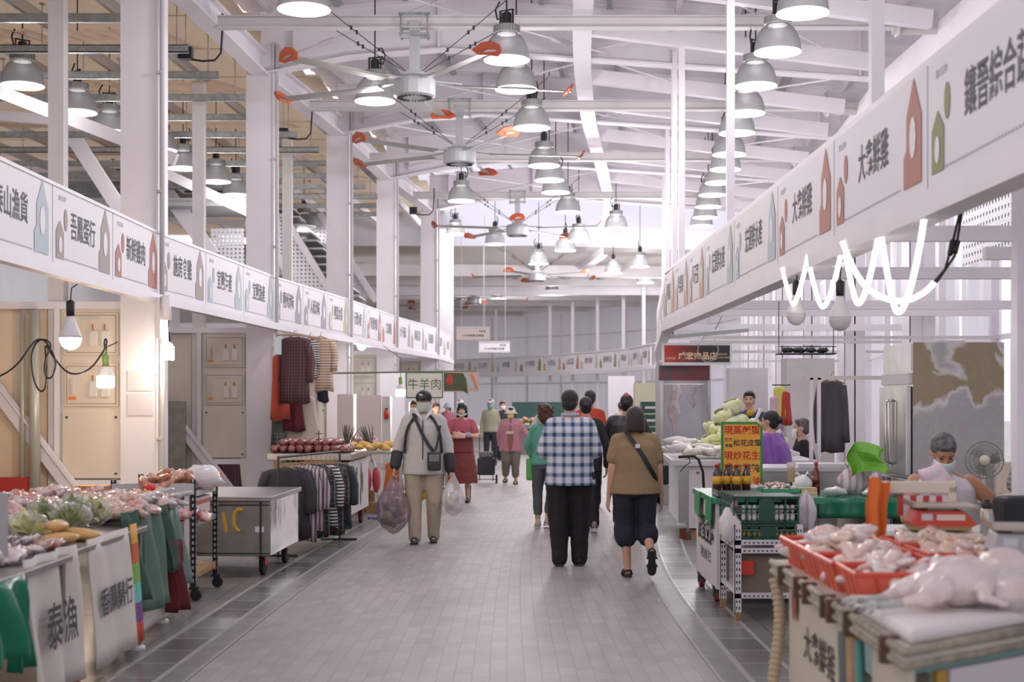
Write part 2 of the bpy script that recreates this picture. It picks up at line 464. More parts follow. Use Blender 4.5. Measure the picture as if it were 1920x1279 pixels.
# longitudinal eave beams over the left columns
for a, b in zip(CY, CY[1:]):
    xa, xb = lbx(min(a, 41)) - .2, lbx(min(b, 41)) - .2
    mb = MB(); mb.bar((xa, a + .2, 6.78), (xb, b - .0, 6.78), .20, .03); mb.bar((xa, a + .2, 6.46), (xb, b, 6.46), .26, .03); mb.bar((xa, a + .2, 6.62), (xb, b, 6.62), .02, .3)
    struct(mb, 'beam_%d' % bi, white); bi += 1
    xa, xb = roof_right(a), roof_right(b)
    mb = MB(); mb.bar((xa, a, 6.25), (xb, b, 6.25), .12, .5)
    struct(mb, 'beam_%d' % bi, white); bi += 1
# broad spine beam that follows the bend of the street
SP = [(0.6, 6), (0.82, 16), (1.03, 21.2), (1.4, 26), (2.0, 31.3), (2.55, 37), (2.75, 42), (2.5, 45), (0.9, 59), (-4, 66)]
SPp = smooth_line(resample(SP, .8), 4)
mb = MB()
for a, b in zip(SPp, SPp[1:]):
    z = zb(a.x, min(a.y, 41)) - .02; z2 = zb(b.x, min(b.y, 41)) - .02
    if a.y > 42: z = z2 = 5.9
    mb.bar((a.x, a.y, z), (b.x, b.y, z2), .26, .03); mb.bar((a.x, a.y, z + .15), (b.x, b.y, z2 + .15), .02, .3)
struct(mb, 'beam_%d' % bi, white); bi += 1
# secondary sloping I-beams between the frames (the pale bars crossing the bays)
for i, (a, b) in enumerate(zip(CY[1:], CY[2:])):
    for f in (.30, .72):
        y = lerp(a, b, f)
        if any(abs(y - q) < .3 for q in MID): continue
        xl, xr = poly_x(SP, y), roof_right(y) - .3
        mb = MB(); mb.bar((xl, y, zb(xl, y) + .1), (xr, y + .5, zb(xr, y) + .0), .14, .22)
        struct(mb, 'beam_%d' % bi, white); bi += 1
# purlins
pn = 1
for k in range(10):
    mb = MB(); t = k / 9
    ys = [4 + 1.5 * q for q in range(22)] + [36.6]
    pts = [(lerp(lbx(min(y, 41)) - .1, roof_right(y) - .1, t), y) for y in ys]
    for (x0, y0), (x1, y1) in zip(pts, pts[1:]):
        z0, z1 = zb(x0, y0) + .86, zb(x1, y1) + .86
        mb.bar((x0, y0, z0), (x1, y1, z1), .012, .2); mb.bar((x0 + .035, y0, z0 - .1), (x1 + .035, y1, z1 - .1), .08, .012)
    struct(mb, 'beam_%d' % bi, galv if k % 3 else white2); bi += 1
# roof deck: ribbed pale sheets, each bay one piece
deckm = mat('pale_roof_deck', (0.80, 0.76, 0.79), 0.6, transl=0.25)
def deck(y0, y1, name):
    mb = MB(); n = 40
    def fn(u, v):
        y = lerp(y0, y1, v); x = lerp(lbx(min(y, 41)) - .6, roof_right(y) + 1.0, u)
        return (x, y, zb(x, y) + .98 + (.03 if int(v * 24 + .5) % 2 else 0))
    mb.grid(fn, 14, 24, .02, (0, 0, -1)); return struct(mb, name, deckm)
allY = [-9, 4.5] + CY[1:]
for i, (a, b) in enumerate(zip(allY, allY[1:])): deck(a, b, 'roof_%d' % (i + 1))
# cross bracing rods
rn = 0
for i, (a, b) in enumerate(zip(CY[1:], CY[2:])):
    for (f0, f1) in ((0.02, .55), (.55, .02), (.5, .98), (.98, .5)):
        xa = lerp(lbx(a), roof_right(a), f0); xb = lerp(lbx(min(b, 41)), roof_right(b), f1)
        p, q = Vector((xa, a, zb(xa, a) + .12)), Vector((xb, b, zb(xb, b) + .12))
        t = MB(); t.tube([p, q], .014, 6)
        m0 = p.lerp(q, .85); d = (q - p).normalized()
        for s in (-1, 1): t.tube([m0 + Vector((0, 0, .03 * s)) - d * .2, m0 + Vector((0, 0, .03 * s)) + d * .2], .01, 5)
        struct(t, 'beam_%d' % bi, white); bi += 1

# ---- left aisle: lower translucent roof carried by transverse channels
warmdeck = mat('warm_translucent_sheet', (0.86, 0.73, 0.58), 0.6, transl=0.55)
for k in range(15):
    y = 13.6 + k * 1.45; x = lbx(y)
    mb = MB(); mb.b2((x - 7.5, y - .03, 6.0), (x - .35, y + .03, 6.012)); mb.b2((x - 7.5, y - .03, 6.0), (x - .35, y - .02, 6.1)); mb.b2((x - 7.5, y - .03, 6.09), (x - .35, y + .03, 6.1))
    for q in range(5):
        xx = x - .5 - q * 1.7
        mb.tube([(xx, y, 6.05), (xx, y, 6.62)], .008, 5); mb.box((xx, y, 6.62), (.06, .06, .02))
    struct(mb, 'beam_%d' % bi, galv); bi += 1
for k in range(8):
    y0 = 12.4 + k * 2.9; y1 = y0 + 2.0
    mb = MB(); nx = 60
    def fn(u, v):
        y = lerp(y0, y1, v); x0 = lbx(min(y, 41)); x = lerp(x0 - 6.2, x0 - .7, u)
        return (x, y, 6.35 + .05 * math.sin(u * nx * math.pi * .66) * .5 + .25 * v)
    mb.grid(fn, nx, 2, .006, (0, 0, -1))
    struct(mb, 'roof_%d' % (k + 20), warmdeck)
mb = MB()
for k in range(20):
    y = 9 + 2.0 * k
    mb.b2((lbx(min(y, 41)) - 15, y, 7.3), (lbx(min(y, 41)) - .3, y + 2.02, 7.34))
struct(mb, 'roof_40', mat('cream_roof_lining', (0.78, 0.70, 0.60), 0.7, transl=0.5))
for k in range(7):
    x = -4.6 - k * 1.15
    mb = MB(); mb.bar((x, 9, 6.72), (x + 2.2, 45, 6.72), .06, .16)
    struct(mb, 'beam_%d' % bi, greyp); bi += 1
# raking braces in the left aisle
for (p, q, w) in ((at(-60, 150, 19), at(330, 300, 19), .17), (at(120, 230, 24), at(230, 400, 24), .24), (at(300, 320, 27), at(470, 400, 27), .18), (at(0, 218, 22), at(120, 226, 22), .15),
                  (at(290, 330, 30), at(400, 480, 30), .3), (at(0, 322, 34), at(456, 300, 34), .12), (at(110, 390, 36), at(460, 420, 36), .14)):
    mb = MB(); mb.bar(p, q, .12, w); struct(mb, 'beam_%d' % bi, white); bi += 1
# low roof plates far left
for k, (px, py, Y) in enumerate(((170, 345, 30), (330, 390, 30), (210, 330, 36), (350, 370, 38))):
    c = at(px, py, Y); mb = MB(); mb.box(c, (3.4, 2.4, .08)); mb.b2((c.x - 1.7, c.y - 1.2, c.z - .12), (c.x + 1.7, c.y - 1.1, c.z)); struct(mb, 'roof_%d' % (50 + k), greyp)

# perforated raking wall panels (stair sides) beyond the left columns
def perf_mat():
    m = bpy.data.materials.new('perforated_white_sheet'); m.use_nodes = True; nt = m.node_tree; b = nt.nodes['Principled BSDF']
    b.inputs['Base Color'].default_value = (0.78, 0.77, 0.80, 1); b.inputs['Roughness'].default_value = .45
    uv = nt.nodes.new('ShaderNodeTexCoord'); v = nt.nodes.new('ShaderNodeTexVoronoi'); v.inputs['Scale'].default_value = 1.0; v.inputs['Randomness'].default_value = 0.0
    mp = nt.nodes.new('ShaderNodeMapping'); mp.inputs['Scale'].default_value = (11, 11, 11)
    cm = nt.nodes.new('ShaderNodeMath'); cm.operation = 'LESS_THAN'; cm.inputs[1].default_value = 0.22
    t = nt.nodes.new('ShaderNodeBsdfTransparent'); mx = nt.nodes.new('ShaderNodeMixShader')
    nt.links.new(uv.outputs['UV'], mp.inputs[0]); nt.links.new(mp.outputs[0], v.inputs['Vector']); nt.links.new(v.outputs['Distance'], cm.inputs[0])
    nt.links.new(cm.outputs[0], mx.inputs[0]); nt.links.new(b.outputs[0], mx.inputs[1]); nt.links.new(t.outputs[0], mx.inputs[2]); nt.links.new(mx.outputs[0], nt.nodes['Material Output'].inputs[0])
    return m
perf = perf_mat()
def quad(pts, name, m, uvs=None, kind='structure'):
    mb = MB(); mb.add(pts, [tuple(range(len(pts)))]); o = mb.build(name, m)
    uv = o.data.uv_layers.new(name='uv')
    o0 = Vector(pts[0]); ex = (Vector(pts[1]) - o0).normalized(); n = ex.cross(Vector(pts[-1]) - o0).normalized(); ey = n.cross(ex)
    for l in o.data.loops:
        p = o.data.vertices[l.vertex_index].co - o0; uv.data[l.index].uv = (p.dot(ex), p.dot(ey))
    if kind: o['kind'] = kind
    so = o.modifiers.new('s', 'SOLIDIFY'); so.thickness = .012
    return o
st = empty('staircase', at(560, 620, 33), label='white steel stair with perforated side sheets rising behind the left stalls', cat='staircase')
def kid_quad(pts, name, m): 
    o = quad(pts, name, m, kind=None); o.parent = st; o.matrix_parent_inverse = Matrix.Translation(st.location).inverted(); return o
kid_quad([at(482, 400, 32), at(530, 400, 32), at(625, 560, 32), at(560, 560, 32)], 'side_sheet', perf)
kid_quad([at(540, 395, 34), at(600, 400, 34), at(700, 560, 34), at(632, 560, 34)], 'side_sheet', perf)
m_ = MB()
for a, b, y in (((478, 395), (565, 565), 31.9), ((530, 400), (630, 565), 31.9), ((540, 395), (640, 565), 33.9), ((600, 400), (705, 565), 33.9)):
    m_.bar(at(*a, y) - st.location, at(*b, y) - st.location, .08, .14)
m_.build('stringer', white, st)
m_ = MB()
for k in range(12):
    p = at(lerp(520, 640, k / 11), lerp(400, 560, k / 11), 33) - st.location; m_.box(p, (1.0, 1.6, .04))
m_.build('tread', greyp, st)
quad([at(395, 428, 31), at(458, 428, 31), at(458, 515, 31), at(395, 490, 31)], 'wall_left_screen', perf)

# ---- walls of sheer plastic curtain along the right and round the far bend
def curtain_mat(name, col, tr, rough=.3):
    m = bpy.data.materials.new(name); m.use_nodes = True; nt = m.node_tree; b = nt.nodes['Principled BSDF']
    b.inputs['Base Color'].default_value = (*col, 1); b.inputs['Roughness'].default_value = rough
    t = nt.nodes.new('ShaderNodeBsdfTranslucent'); t.inputs[0].default_value = (*col, 1); mx = nt.nodes.new('ShaderNodeMixShader'); mx.inputs[0].default_value = tr
    nt.links.new(b.outputs[0], mx.inputs[1]); nt.links.new(t.outputs[0], mx.inputs[2])
    nt.links.new(mx.outputs[0], nt.nodes['Material Output'].inputs[0]); return m
curt = curtain_mat('milky_plastic_curtain', (0.86, 0.84, 0.90), .7)
WR = [(RB[0][0] + 3.9, -2), (6.15, 15.7), (6.2, 20.5), (7.2, 30), (8.3, 40), (8.9, 47), (8.0, 56), (4.5, 63.5), (0, 68.5), (-9, 75)]
WP = smooth_line(resample(WR, .25), 12)
def curtain(P, z0, z1, amp, name, m, per=.9, gap=0.0, seed=0):
    mb = MB(); N = side(P, 1)
    rr = random.Random(seed)
    nz = 5
    def fn(u, v):
        i = min(int(u * (len(P) - 1)), len(P) - 2); t = u * (len(P) - 1) - i
        p = P[i].lerp(P[i+1], t); n = (N[i] - P[i])
        w = amp * (math.sin(u * len(P) * .25 / per * 6.28) + .6 * math.sin(u * len(P) * .25 / per * 2.3 * 6.28 + v * 2)) * (0.4 + .6 * (1 - v))
        q = p + n * w
        return (q.x, q.y, lerp(z0, z1, v))
    mb.grid(fn, (len(P) - 1) * 3, nz)
    o = mb.build(name, m, smooth=True); o['kind'] = 'structure'; return o
# panels with open slits between them
wn_ = 0
i = 0
segs = []
while i < len(WP) - 4:
    L = 5 + (wn_ * 7) % 4
    segs.append(WP[i:i + L + 1]); i += L + (1 if (wn_ % 3 and WP[i].y < 26) else 0); wn_ += 1
k = 0
merged = []
for s_ in segs:
    if s_[0].y > 30 and merged and len(merged[-1]) < 30: merged[-1] = merged[-1] + s_[1:]
    else: merged.append(s_)
for s_ in merged:
    top = 5.9 if s_[0].y > 34 else 4.55
    curtain(s_, .35, top, .05, 'wall_right_%d' % k, curt, seed=k); k += 1
# upper fascia above the curtains and posts in the wall
mb = MB()
for a, b in zip(WP[::4], WP[4::4]):
    if a.y < 34: mb.bar((a.x + .1, a.y, 5.75), (b.x + .1, b.y, 5.75), .06, 2.3)
struct(mb, 'wall_right_fascia', mat('pale_blue_grey_sheet', (0.74, 0.73, 0.78), .5, transl=.25))
mb = MB()
for a, b in zip(WP[::4], WP[4::4]):
    for z in (4.6, 2.4): mb.bar((a.x - .12, a.y, z), (b.x - .12, b.y, z), .05, .06)
struct(mb, 'wall_right_rail', white)
for q, p in enumerate(WP[6::9]):
    struct(MB().b2((p.x - .2, p.y, 0), (p.x - .1, p.y + .1, 5.6)), 'column_%d' % (60 + q), white)
# perforated screens high on the right behind the sign band
xq = 3.9
for k, (y0, y1) in enumerate(((5.2, 9.3), (12, 15.2))):
    o = quad([(xq + .9, y1, 3.05), (xq + .9, y0, 3.05), (xq + .9, y0, 3.95), (xq + .9, y1, 3.95)], 'wall_right_screen_%d' % k, perf)
# far left wall: pale curtains that let the daylight in
FL = smooth_line(resample([(-16, -4), (-15.5, 20), (-13, 40), (-14, 60)], .4), 6)
curtain(FL, .4, 6.6, .07, 'wall_left_curtain', curtain_mat('white_plastic_curtain', (0.9, 0.9, 0.93), .6), per=1.4)
FB = smooth_line(resample([(-30, 70), (-16, 74), (-9, 76)], .5), 3)
curtain(FB, .3, 6.6, .07, 'wall_back_curtain', curt, per=1.1)

# ---- far roof beyond the bend
fard = mat('far_roof_sheet', (0.78, 0.75, 0.72), .6, transl=.5)
mb = MB(); mb.grid(lambda u, v: (lerp(-26, 10.5, u), lerp(44.5, 78, v), 6.6 - 1.1 * abs(u - .6) + .04 * (int(v * 60) % 2)), 20, 60, .02, (0, 0, -1))
struct(mb, 'roof_60', fard)
for k in range(9):
    y = 45.5 + k * 3.6
    mb = MB(); mb.bar((-24, y - 2, 5.75), (9.3, y + 2, 5.85), .2, .38); struct(mb, 'beam_%d' % bi, white2); bi += 1
for k in range(6):
    mb = MB(); x = -8 + 3.0 * k; mb.bar((x, 44.5, 5.95), (x - 5, 76, 5.95), .12, .2); struct(mb, 'beam_%d' % bi, white2); bi += 1
# bright clerestory sheet closing the step between the two roofs
mb = MB(); mb.grid(lambda u, v: (lerp(-8, 9, u), 43.2 + .0 * v, lerp(6.30, 9.6, v)), 8, 2, .01, (0, 1, 0))
struct(mb, 'window_1', curtain_mat('clerestory_sheet', (0.93, 0.93, 0.98), .85))
# cross beam with light patches over the far street
struct(MB().b2((-9, 50.6, 5.35), (9, 50.9, 5.75)), 'beam_%d' % bi, white); bi += 1
# ============================================================ SHOP-SIGN BANDS
signw = mat('sign_white', (0.78, 0.75, 0.785), 0.5)
IC = {'blue': (0.50, 0.60, 0.65), 'brown': (0.42, 0.35, 0.32), 'rust': (0.50, 0.21, 0.15), 'purple': (0.38, 0.34, 0.43), 'olive': (0.28, 0.30, 0.12), 'tan': (0.60, 0.40, 0.27), 'khaki': (0.55, 0.53, 0.38)}
def icm(k): return mat('sign_' + k, IC[k], 0.6)
def house(w, h, sh=.3):
    return [(-w/2, 0), (w/2, 0), (w/2, h * (1 - sh)), (0, h), (-w/2, h * (1 - sh))]
def bottle(w, h):
    P = [(-w*.6, 0)]
    n = 9
    for i in range(n): P += [(-w*.6 + 1.1*w*(i+.5)/n, -.012), (-w*.6 + 1.1*w*(i+1)/n, 0)]
    return P + [(w/2, h*.62), (0.03*w, h), (-w*.42, h*.66), (-w*.42, h*.36), (-w*.6, h*.28)]
def sign(o, right, L, H, chars, colr, label, group, full=True, depth=.05):
    """a stall sign board; o = lower left corner seen from the street, right = reading direction"""
    r = Vector(right).normalized(); up = Vector((0, 0, 1)); n = r.cross(up)
    E = empty('stall_sign', o, label=label, cat='sign', group=group)
    mb = MB(); g = .012
    F = face_m((0, 0, 0), r, up)
    mb.add([F @ Vector(p) for p in ((g, 0, -depth), (L-g, 0, -depth), (L-g, H, -depth), (g, H, -depth), (g, 0, 0), (L-g, 0, 0), (L-g, H, 0), (g, H, 0))],
           [(0,3,2,1),(4,5,6,7),(0,1,5,4),(1,2,6,5),(2,3,7,6),(3,0,4,7)])
    mb.build('board', signw, E)
    def flat(poly, x, y, m, name, z=.004):
        b = MB(); b.add([F @ Vector((x + a, y + c, z)) for a, c in poly], [tuple(range(len(poly)))]); return b.build(name, m, E)
    m = icm(colr)
    ic = flat(house(.21, .33), .19, .07, m, 'house_icon')
    if full:
        flat([(.055*math.cos(a*.6283)*.9, .10*math.sin(a*.6283)) for a in range(10)], .35, .42, m, 'number_badge')
        flat(bottle(.32, .60), L - .27, .075, m, 'product_icon')
        flat([(.065*math.cos(a*.6283), .12*math.sin(a*.6283)) for a in range(10)], L - .27, .34, signw, 'icon_motif', .007)
        flat([(.045*math.cos(a*.6283), .075*math.sin(a*.6283)) for a in range(10)], .19, .19, signw, 'icon_motif', .007)
        b = MB(); nn = int((L - .8) / .045)
        for i in range(nn): b.add([F @ Vector((.32 + i*.045 + a, .075 + c, .004)) for a, c in ((0,0),(.02,0),(.02,.012),(0,.012))], [(0,1,2,3)])
        b.build('dotted_line', inkgrey, E)
        text('攤位招牌', .05, inkgrey, E, F @ Matrix.Translation((.25, H-.09, .004)), 'small_lettering')
    else:
        flat(bottle(.22, .55), L - .2, .09, m, 'product_icon')
    nch = len(chars); cw = min(.19, (L - .98) / nch)
    text(chars, .26, ink2, E, F @ Matrix.Translation((.44 + (L - .98) / 2, .37, .004)), 'lettering', bold=.008, sx=cw / .268)
    return E
# left band -------------------------------------------------
BZ0, BZ1 = 2.69, 3.44
ZS = BZ0 + .07
lw_ = [('順天鮮魚', 'blue', 'first'), ('泰山漁貨', 'blue', ''), ('吾鳳蛋行', 'brown', ''), ('新鮮雞肉', 'rust', ''), ('施房食雞', 'brown', ''), ('宜蘭海產', 'blue', ''), ('宜蘭漁產', 'blue', ''), ('蘭州滷味', 'purple', ''),
       ('人和滷味', 'purple', ''), ('蘭菜水果', 'khaki', ''), ('元豐水產', 'blue', ''), ('新豐肉舖', 'rust', ''), ('仁昌肉舖', 'rust', ''), ('大千香菇', 'brown', ''), ('和泰百貨', 'brown', ''), ('百益服飾', 'purple', ''), ('福記雜糧', 'brown', ''), ('永信果菜', 'olive', '')]
edges = [8.3, 10.15, 12.0, 13.8, 15.6, 17.47, 19.33, 21.2, 22.8, 24.4, 26.0, 27.75, 29.5, 31.3, 33.0, 34.75, 36.5, 38.7, 41]
icw = {'blue': 'pale blue', 'brown': 'grey brown', 'rust': 'rusty red', 'purple': 'muted purple', 'olive': 'olive green', 'tan': 'tan orange', 'khaki': 'khaki'}
for i, ((ch, c, _), a, b) in enumerate(zip(lw_, edges, edges[1:])):
    pa, pb = Vector((lbx(a) + .0, a, ZS)), Vector((lbx(b) + .0, b, ZS))
    L = (pb - pa).length
    sign(pa, pb - pa, L, .68, ch, c, 'white stall sign with %s icons, %s along the left band from the picture edge' % (icw[c], ORD[i]), 'stall signs on the left band', full=(i < 12))
mb = MB()
for a, b in zip([-3] + CY, CY + [41.0]):
    mb.bar((lbx(a) + .03, a, BZ0 + .02), (lbx(b) + .03, b, BZ0 + .02), .10, .10)
    mb.bar((lbx(a) - .03, a, BZ1 + .01), (lbx(b) - .03, b, BZ1 + .01), .08, .03)
struct(mb, 'trim_1', white)
# right band ------------------------------------------------
rs = [('鑲晉綜合蔬果舖', 'olive'), ('大鑫鮮雞', 'rust'), ('大鑫鮮雞', 'rust'), ('宏運鮮水產', 'blue'), ('宏運鮮水產', 'blue'), ('潭子豆腐', 'tan'), ('老吳肉舖', 'tan'), ('福源肉品', 'tan'), ('青青果菜', 'olive'), ('威宏肉品', 'rust'), ('良田米行', 'khaki'), ('金山鮮花', 'purple'), ('永和豆漿', 'brown')]
re_ = [5.1, 7.75, 9.98, 12.07, 14.4, 16.5, 17.9, 19.3, 20.7, 23.5, 26.5, 30, 34, 38]
wh = ['nearest and longest', 'second from the camera', 'third from the camera', 'fourth from the camera', 'fifth from the camera'] + [''] * 10
for i, ((ch, c), a, b) in enumerate(zip(rs, re_, re_[1:])):
    pb, pa = Vector((rbx(a), a, ZS)), Vector((rbx(b), b, ZS))
    L = (pb - pa).length
    lab = 'white stall sign with %s icons, %s along the right band from the picture edge' % (icw[c], ORD[i])
    sign(pa, pb - pa, L, .68, ch, c, lab, 'stall signs on the right band', full=(i < 9))
mb = MB(); ys = [-3, 5, 10, 15.7, 20.5, 25, 30, 35, 40, 46]
for a, b in zip(ys, ys[1:]):
    mb.bar((rbx(a) + .04, a, BZ0 - .01), (rbx(b) + .04, b, BZ0 - .01), .16, .14)
    mb.bar((rbx(a) + .06, a, BZ1 + .02), (rbx(b) + .06, b, BZ1 + .02), .12, .04)
    mb.bar((rbx(a) + .10, a, 3.06), (rbx(b) + .10, b, 3.06), .012, .72)
struct(mb, 'trim_2', white)
# dark back of nearest wall of band end
for k, (y, w) in enumerate(((5.4, .08), (9.45, .085), (15.7, .085), (19.85, .085), (21.1, .07), (22.0, .06), (26.5, .08), (32, .08), (38, .08))):
    mb = MB(); x = rbx(y) + .16; mb.b2((x - w/2, y - w/2, BZ1 + .04), (x + w/2, y + w/2, zb(x, y) + .2)); mb.b2((x - w/2 - .03, y - w/2 - .03, BZ1 + .03), (x + w/2 + .03, y + w/2 + .03, BZ1 + .05))
    struct(mb, 'column_%d' % (45 + k), white)
# far band following the bend -----------------------------
FP = smooth_line(resample(RB[5:], .3), 20)
L = [0]
for a, b in zip(FP, FP[1:]): L.append(L[-1] + (b - a).length)
def fpt(s):
    for i in range(len(L) - 1):
        if L[i+1] >= s: return FP[i].lerp(FP[i+1], (s - L[i]) / (L[i+1] - L[i]))
    return FP[-1]
fs = [('富山鮮果', 'rust'), ('明記牛肉', 'khaki'), ('阿英水產', 'blue'), ('建國南北貨', 'olive'), ('新竹米粉', 'khaki'), ('山城蔬菜', 'rust'), ('大同肉品', 'tan'), ('合作農場', 'olive'), ('鮮果園', 'blue'), ('玉山茶行', 'khaki'), ('和平花店', 'purple')]
s = 1.0
k = 0
while s < L[-1] - 1.9:
    a, b = fpt(s), fpt(s + 1.8); ch, c = fs[k % len(fs)]
    if a.x > -5 :
        pos = ['beside the narrow end of the right band'] 
        sign((b.x, b.y, ZS), a - b, (a - b).length, .68, ch, c, 'small far stall sign on the bend, %s of the row from its near end' % ORD[k], 'stall signs round the far bend', full=False)
    s += 1.83; k += 1
mb = MB()
for a, b in zip(FP[::3], FP[3::3]):
    mb.bar((a.x, a.y, BZ0 + .0), (b.x, b.y, BZ0 + .0), .12, .12); mb.bar((a.x, a.y, BZ1 + .02), (b.x, b.y, BZ1 + .02), .1, .04)
struct(mb, 'trim_3', white)
# far posts standing on the bend band, up to the roof
for k, px in enumerate((1015, 1060, 1107, 1155, 1192, 920)):
    c = min(FP, key=lambda p: abs(960 + p.x * FPX / p.y - px) if p.y > 46 else 1e9)
    struct(MB().b2((c.x + .25, c.y + .4, 0), (c.x + .37, c.y + .52, 5.6)), 'column_%d' % (80 + k), white)

# hanging direction signs ----------------------------------
def dirsign(px0, py0, px1, py1, Y, m, label, l1, l2):
    a, b = at(px0, py1, Y), at(px1, py0, Y); w, h = b.x - a.x, b.z - a.z
    E = empty('direction_sign', ((a.x + b.x) / 2, Y, a.z), label=label, cat='sign')
    mb = MB(); mb.b2((-w/2, 0, 0), (w/2, .05, h)); mb.build('board', m, E)
    mb = MB(); mb.b2((-w/2 - .01, -.01, h - .02), (w/2 + .01, .06, h + .02)); mb.b2((-w/2 - .01, -.01, -.02), (w/2 + .01, .06, .01)); mb.build('rim', greyp, E)
    F = face_m((0, -.006, 0), (1, 0, 0), (0, 0, 1))
    text(l1, h * .2, ink, E, F @ Matrix.Translation((w * .28, h * .66, 0)), bold=.01); text(l2, h * .22, ink, E, F @ Matrix.Translation((0, h * .3, 0)), bold=.01)
    mb = MB()
    for x in (-w * .35, w * .35): mb.tube([(x, .025, h), (x, .025, 5.9 - a.z)], .005, 5)
    mb.build('hanger_rod', greyp, E)
dirsign(856, 614, 918, 636, 33, mat('sign_beige', (0.60, 0.52, 0.47), .5), 'beige hanging direction sign with two rows of black lettering', '花卉區', '1-30 肉品區 蔬果區')
dirsign(898, 641, 956, 660, 38, signw, 'white hanging direction sign with faint lettering, behind the beige one', '熟食區', '31-60 雜貨區 洗手間')
# ============================================================ CEILING FANS AND HIGH-BAY LAMPS
bladem = mat('anodised_fan_blade', (0.42, 0.42, 0.40), .35, .5)
hubm = mat('fan_motor_grey', (0.50, 0.51, 0.53), .4, .3)
def fan(x, y, rot, label, z=5.7, Rr=2.17, parts=True):
    E = empty('ceiling_fan', (x, y, z), label=label, cat='fan', group='large five blade ceiling fans down the hall')
    mb = MB(); mb.lathe([(.02, -.17), (.24, -.17), (.27, -.15), (.27, .06), (.24, .09), (.05, .10)], n=28)
    mb.build('motor_housing', hubm, E, smooth=False)
    if parts:
        g = MB()
        for k in range(24):
            a = k * math.pi / 12; g.box((.19 * math.cos(a), .19 * math.sin(a), -.176), (.07, .012, .012), rz=a)
        g.build('vent_grille', darkst, E)
    mb = MB(); mb.b2((-.065, -.05, .09), (.065, .05, .80 + (5.7 - z))); mb.b2((-.13, -.07, .12), (.13, .07, .16)); mb.build('drop_post', hubm, E)
    mb = MB()
    mb.b2((-.2, -.11, .62), (.2, .11, .65))
    for s in (-1, 1):
        for t in (-1, 1): mb.tube([(s * .17, t * .1, .60), (s * .17, t * .1, .9)], .012, 6)
    mb.b2((-.2, -.11, .88), (.2, .11, .91)); mb.build('beam_clamp', galv, E)
    w = MB()
    for sx, sy in ((-1, -1), (-1, 1), (1, -1), (1, 1)):
        p, q = Vector((sx * .1, sy * .05, .16)), Vector((sx * 1.45, sy * .75, 1.1)); w.tube([p, q], .006, 5)
        for f in (.25, .45, .5): 
            c = p.lerp(q, f); w.box(c, (.03, .03, .05))
    w.build('guy_wire', darkst, E)
    for k in range(5):
        a = rot + k * math.pi * .4
        b = MB(); T = Matrix.Rotation(a, 4, 'Z')
        sec = [(-.085, .0), (-.03, .022), (.05, .014), (.095, -.004), (.03, -.006)]
        pitch = R(11); n = 6; vs = []
        for i in range(n + 1):
            r = lerp(.5, Rr - .1, i / n)
            for u, v in sec: vs.append(T @ Vector((r, u * math.cos(pitch) - v * math.sin(pitch), u * math.sin(pitch) + v * math.cos(pitch) - .01 * i / n)))
        fs = [(i*5 + k2, i*5 + (k2+1) % 5, (i+1)*5 + (k2+1) % 5, (i+1)*5 + k2) for i in range(n) for k2 in range(5)] + [(4,3,2,1,0), tuple(n*5 + q for q in range(5))]
        b.add(vs, fs)
        bl = b.build('blade', bladem, E)
        b = MB(); b.bar(T @ Vector((.2, 0, .05)), T @ Vector((.62, 0, .02)), .09, .02); b.build('blade_arm', hubm, bl)
        b = MB()
        # upturned orange winglet: a drop-shaped plate standing on the blade end
        P = [(-.15, -.05), (-.10, .03), (-.02, .075), (.07, .075), (.12, .03), (.11, -.02), (.02, -.035), (-.08, -.065)]
        MM = T @ Matrix.Translation((Rr - .12, 0, 0)) @ Matrix.Rotation(R(90), 4, 'Z') @ Matrix.Rotation(R(35), 4, 'X') @ Matrix.Rotation(pitch * 1.2, 4, 'Y')
        b.prism([(u * 1.35, v * 1.5) for u, v in P], .03, MM); b.build('winglet', orange, bl, bevel=.006)
    return E
F1 = fan(-1.26, 18.4, R(11), 'nearest large five blade ceiling fan with orange blade tips')
fan(-.87, 23.6, R(6), 'second large ceiling fan with orange blade tips, behind the nearest')
fan(.13, 33.9, R(-18), 'third ceiling fan with orange tips, in front of the bright roof gap')
fan(.80, 45.0, R(28), 'fourth ceiling fan hanging just beyond the bright roof gap', z=5.55)
fan(-1.45, 54.0, R(10), 'far ceiling fan over the bend, lowest in the picture', z=5.45)
fan(-3.6, 60.0, R(40), 'farthest ceiling fan, small and mostly behind the left columns', z=5.6)

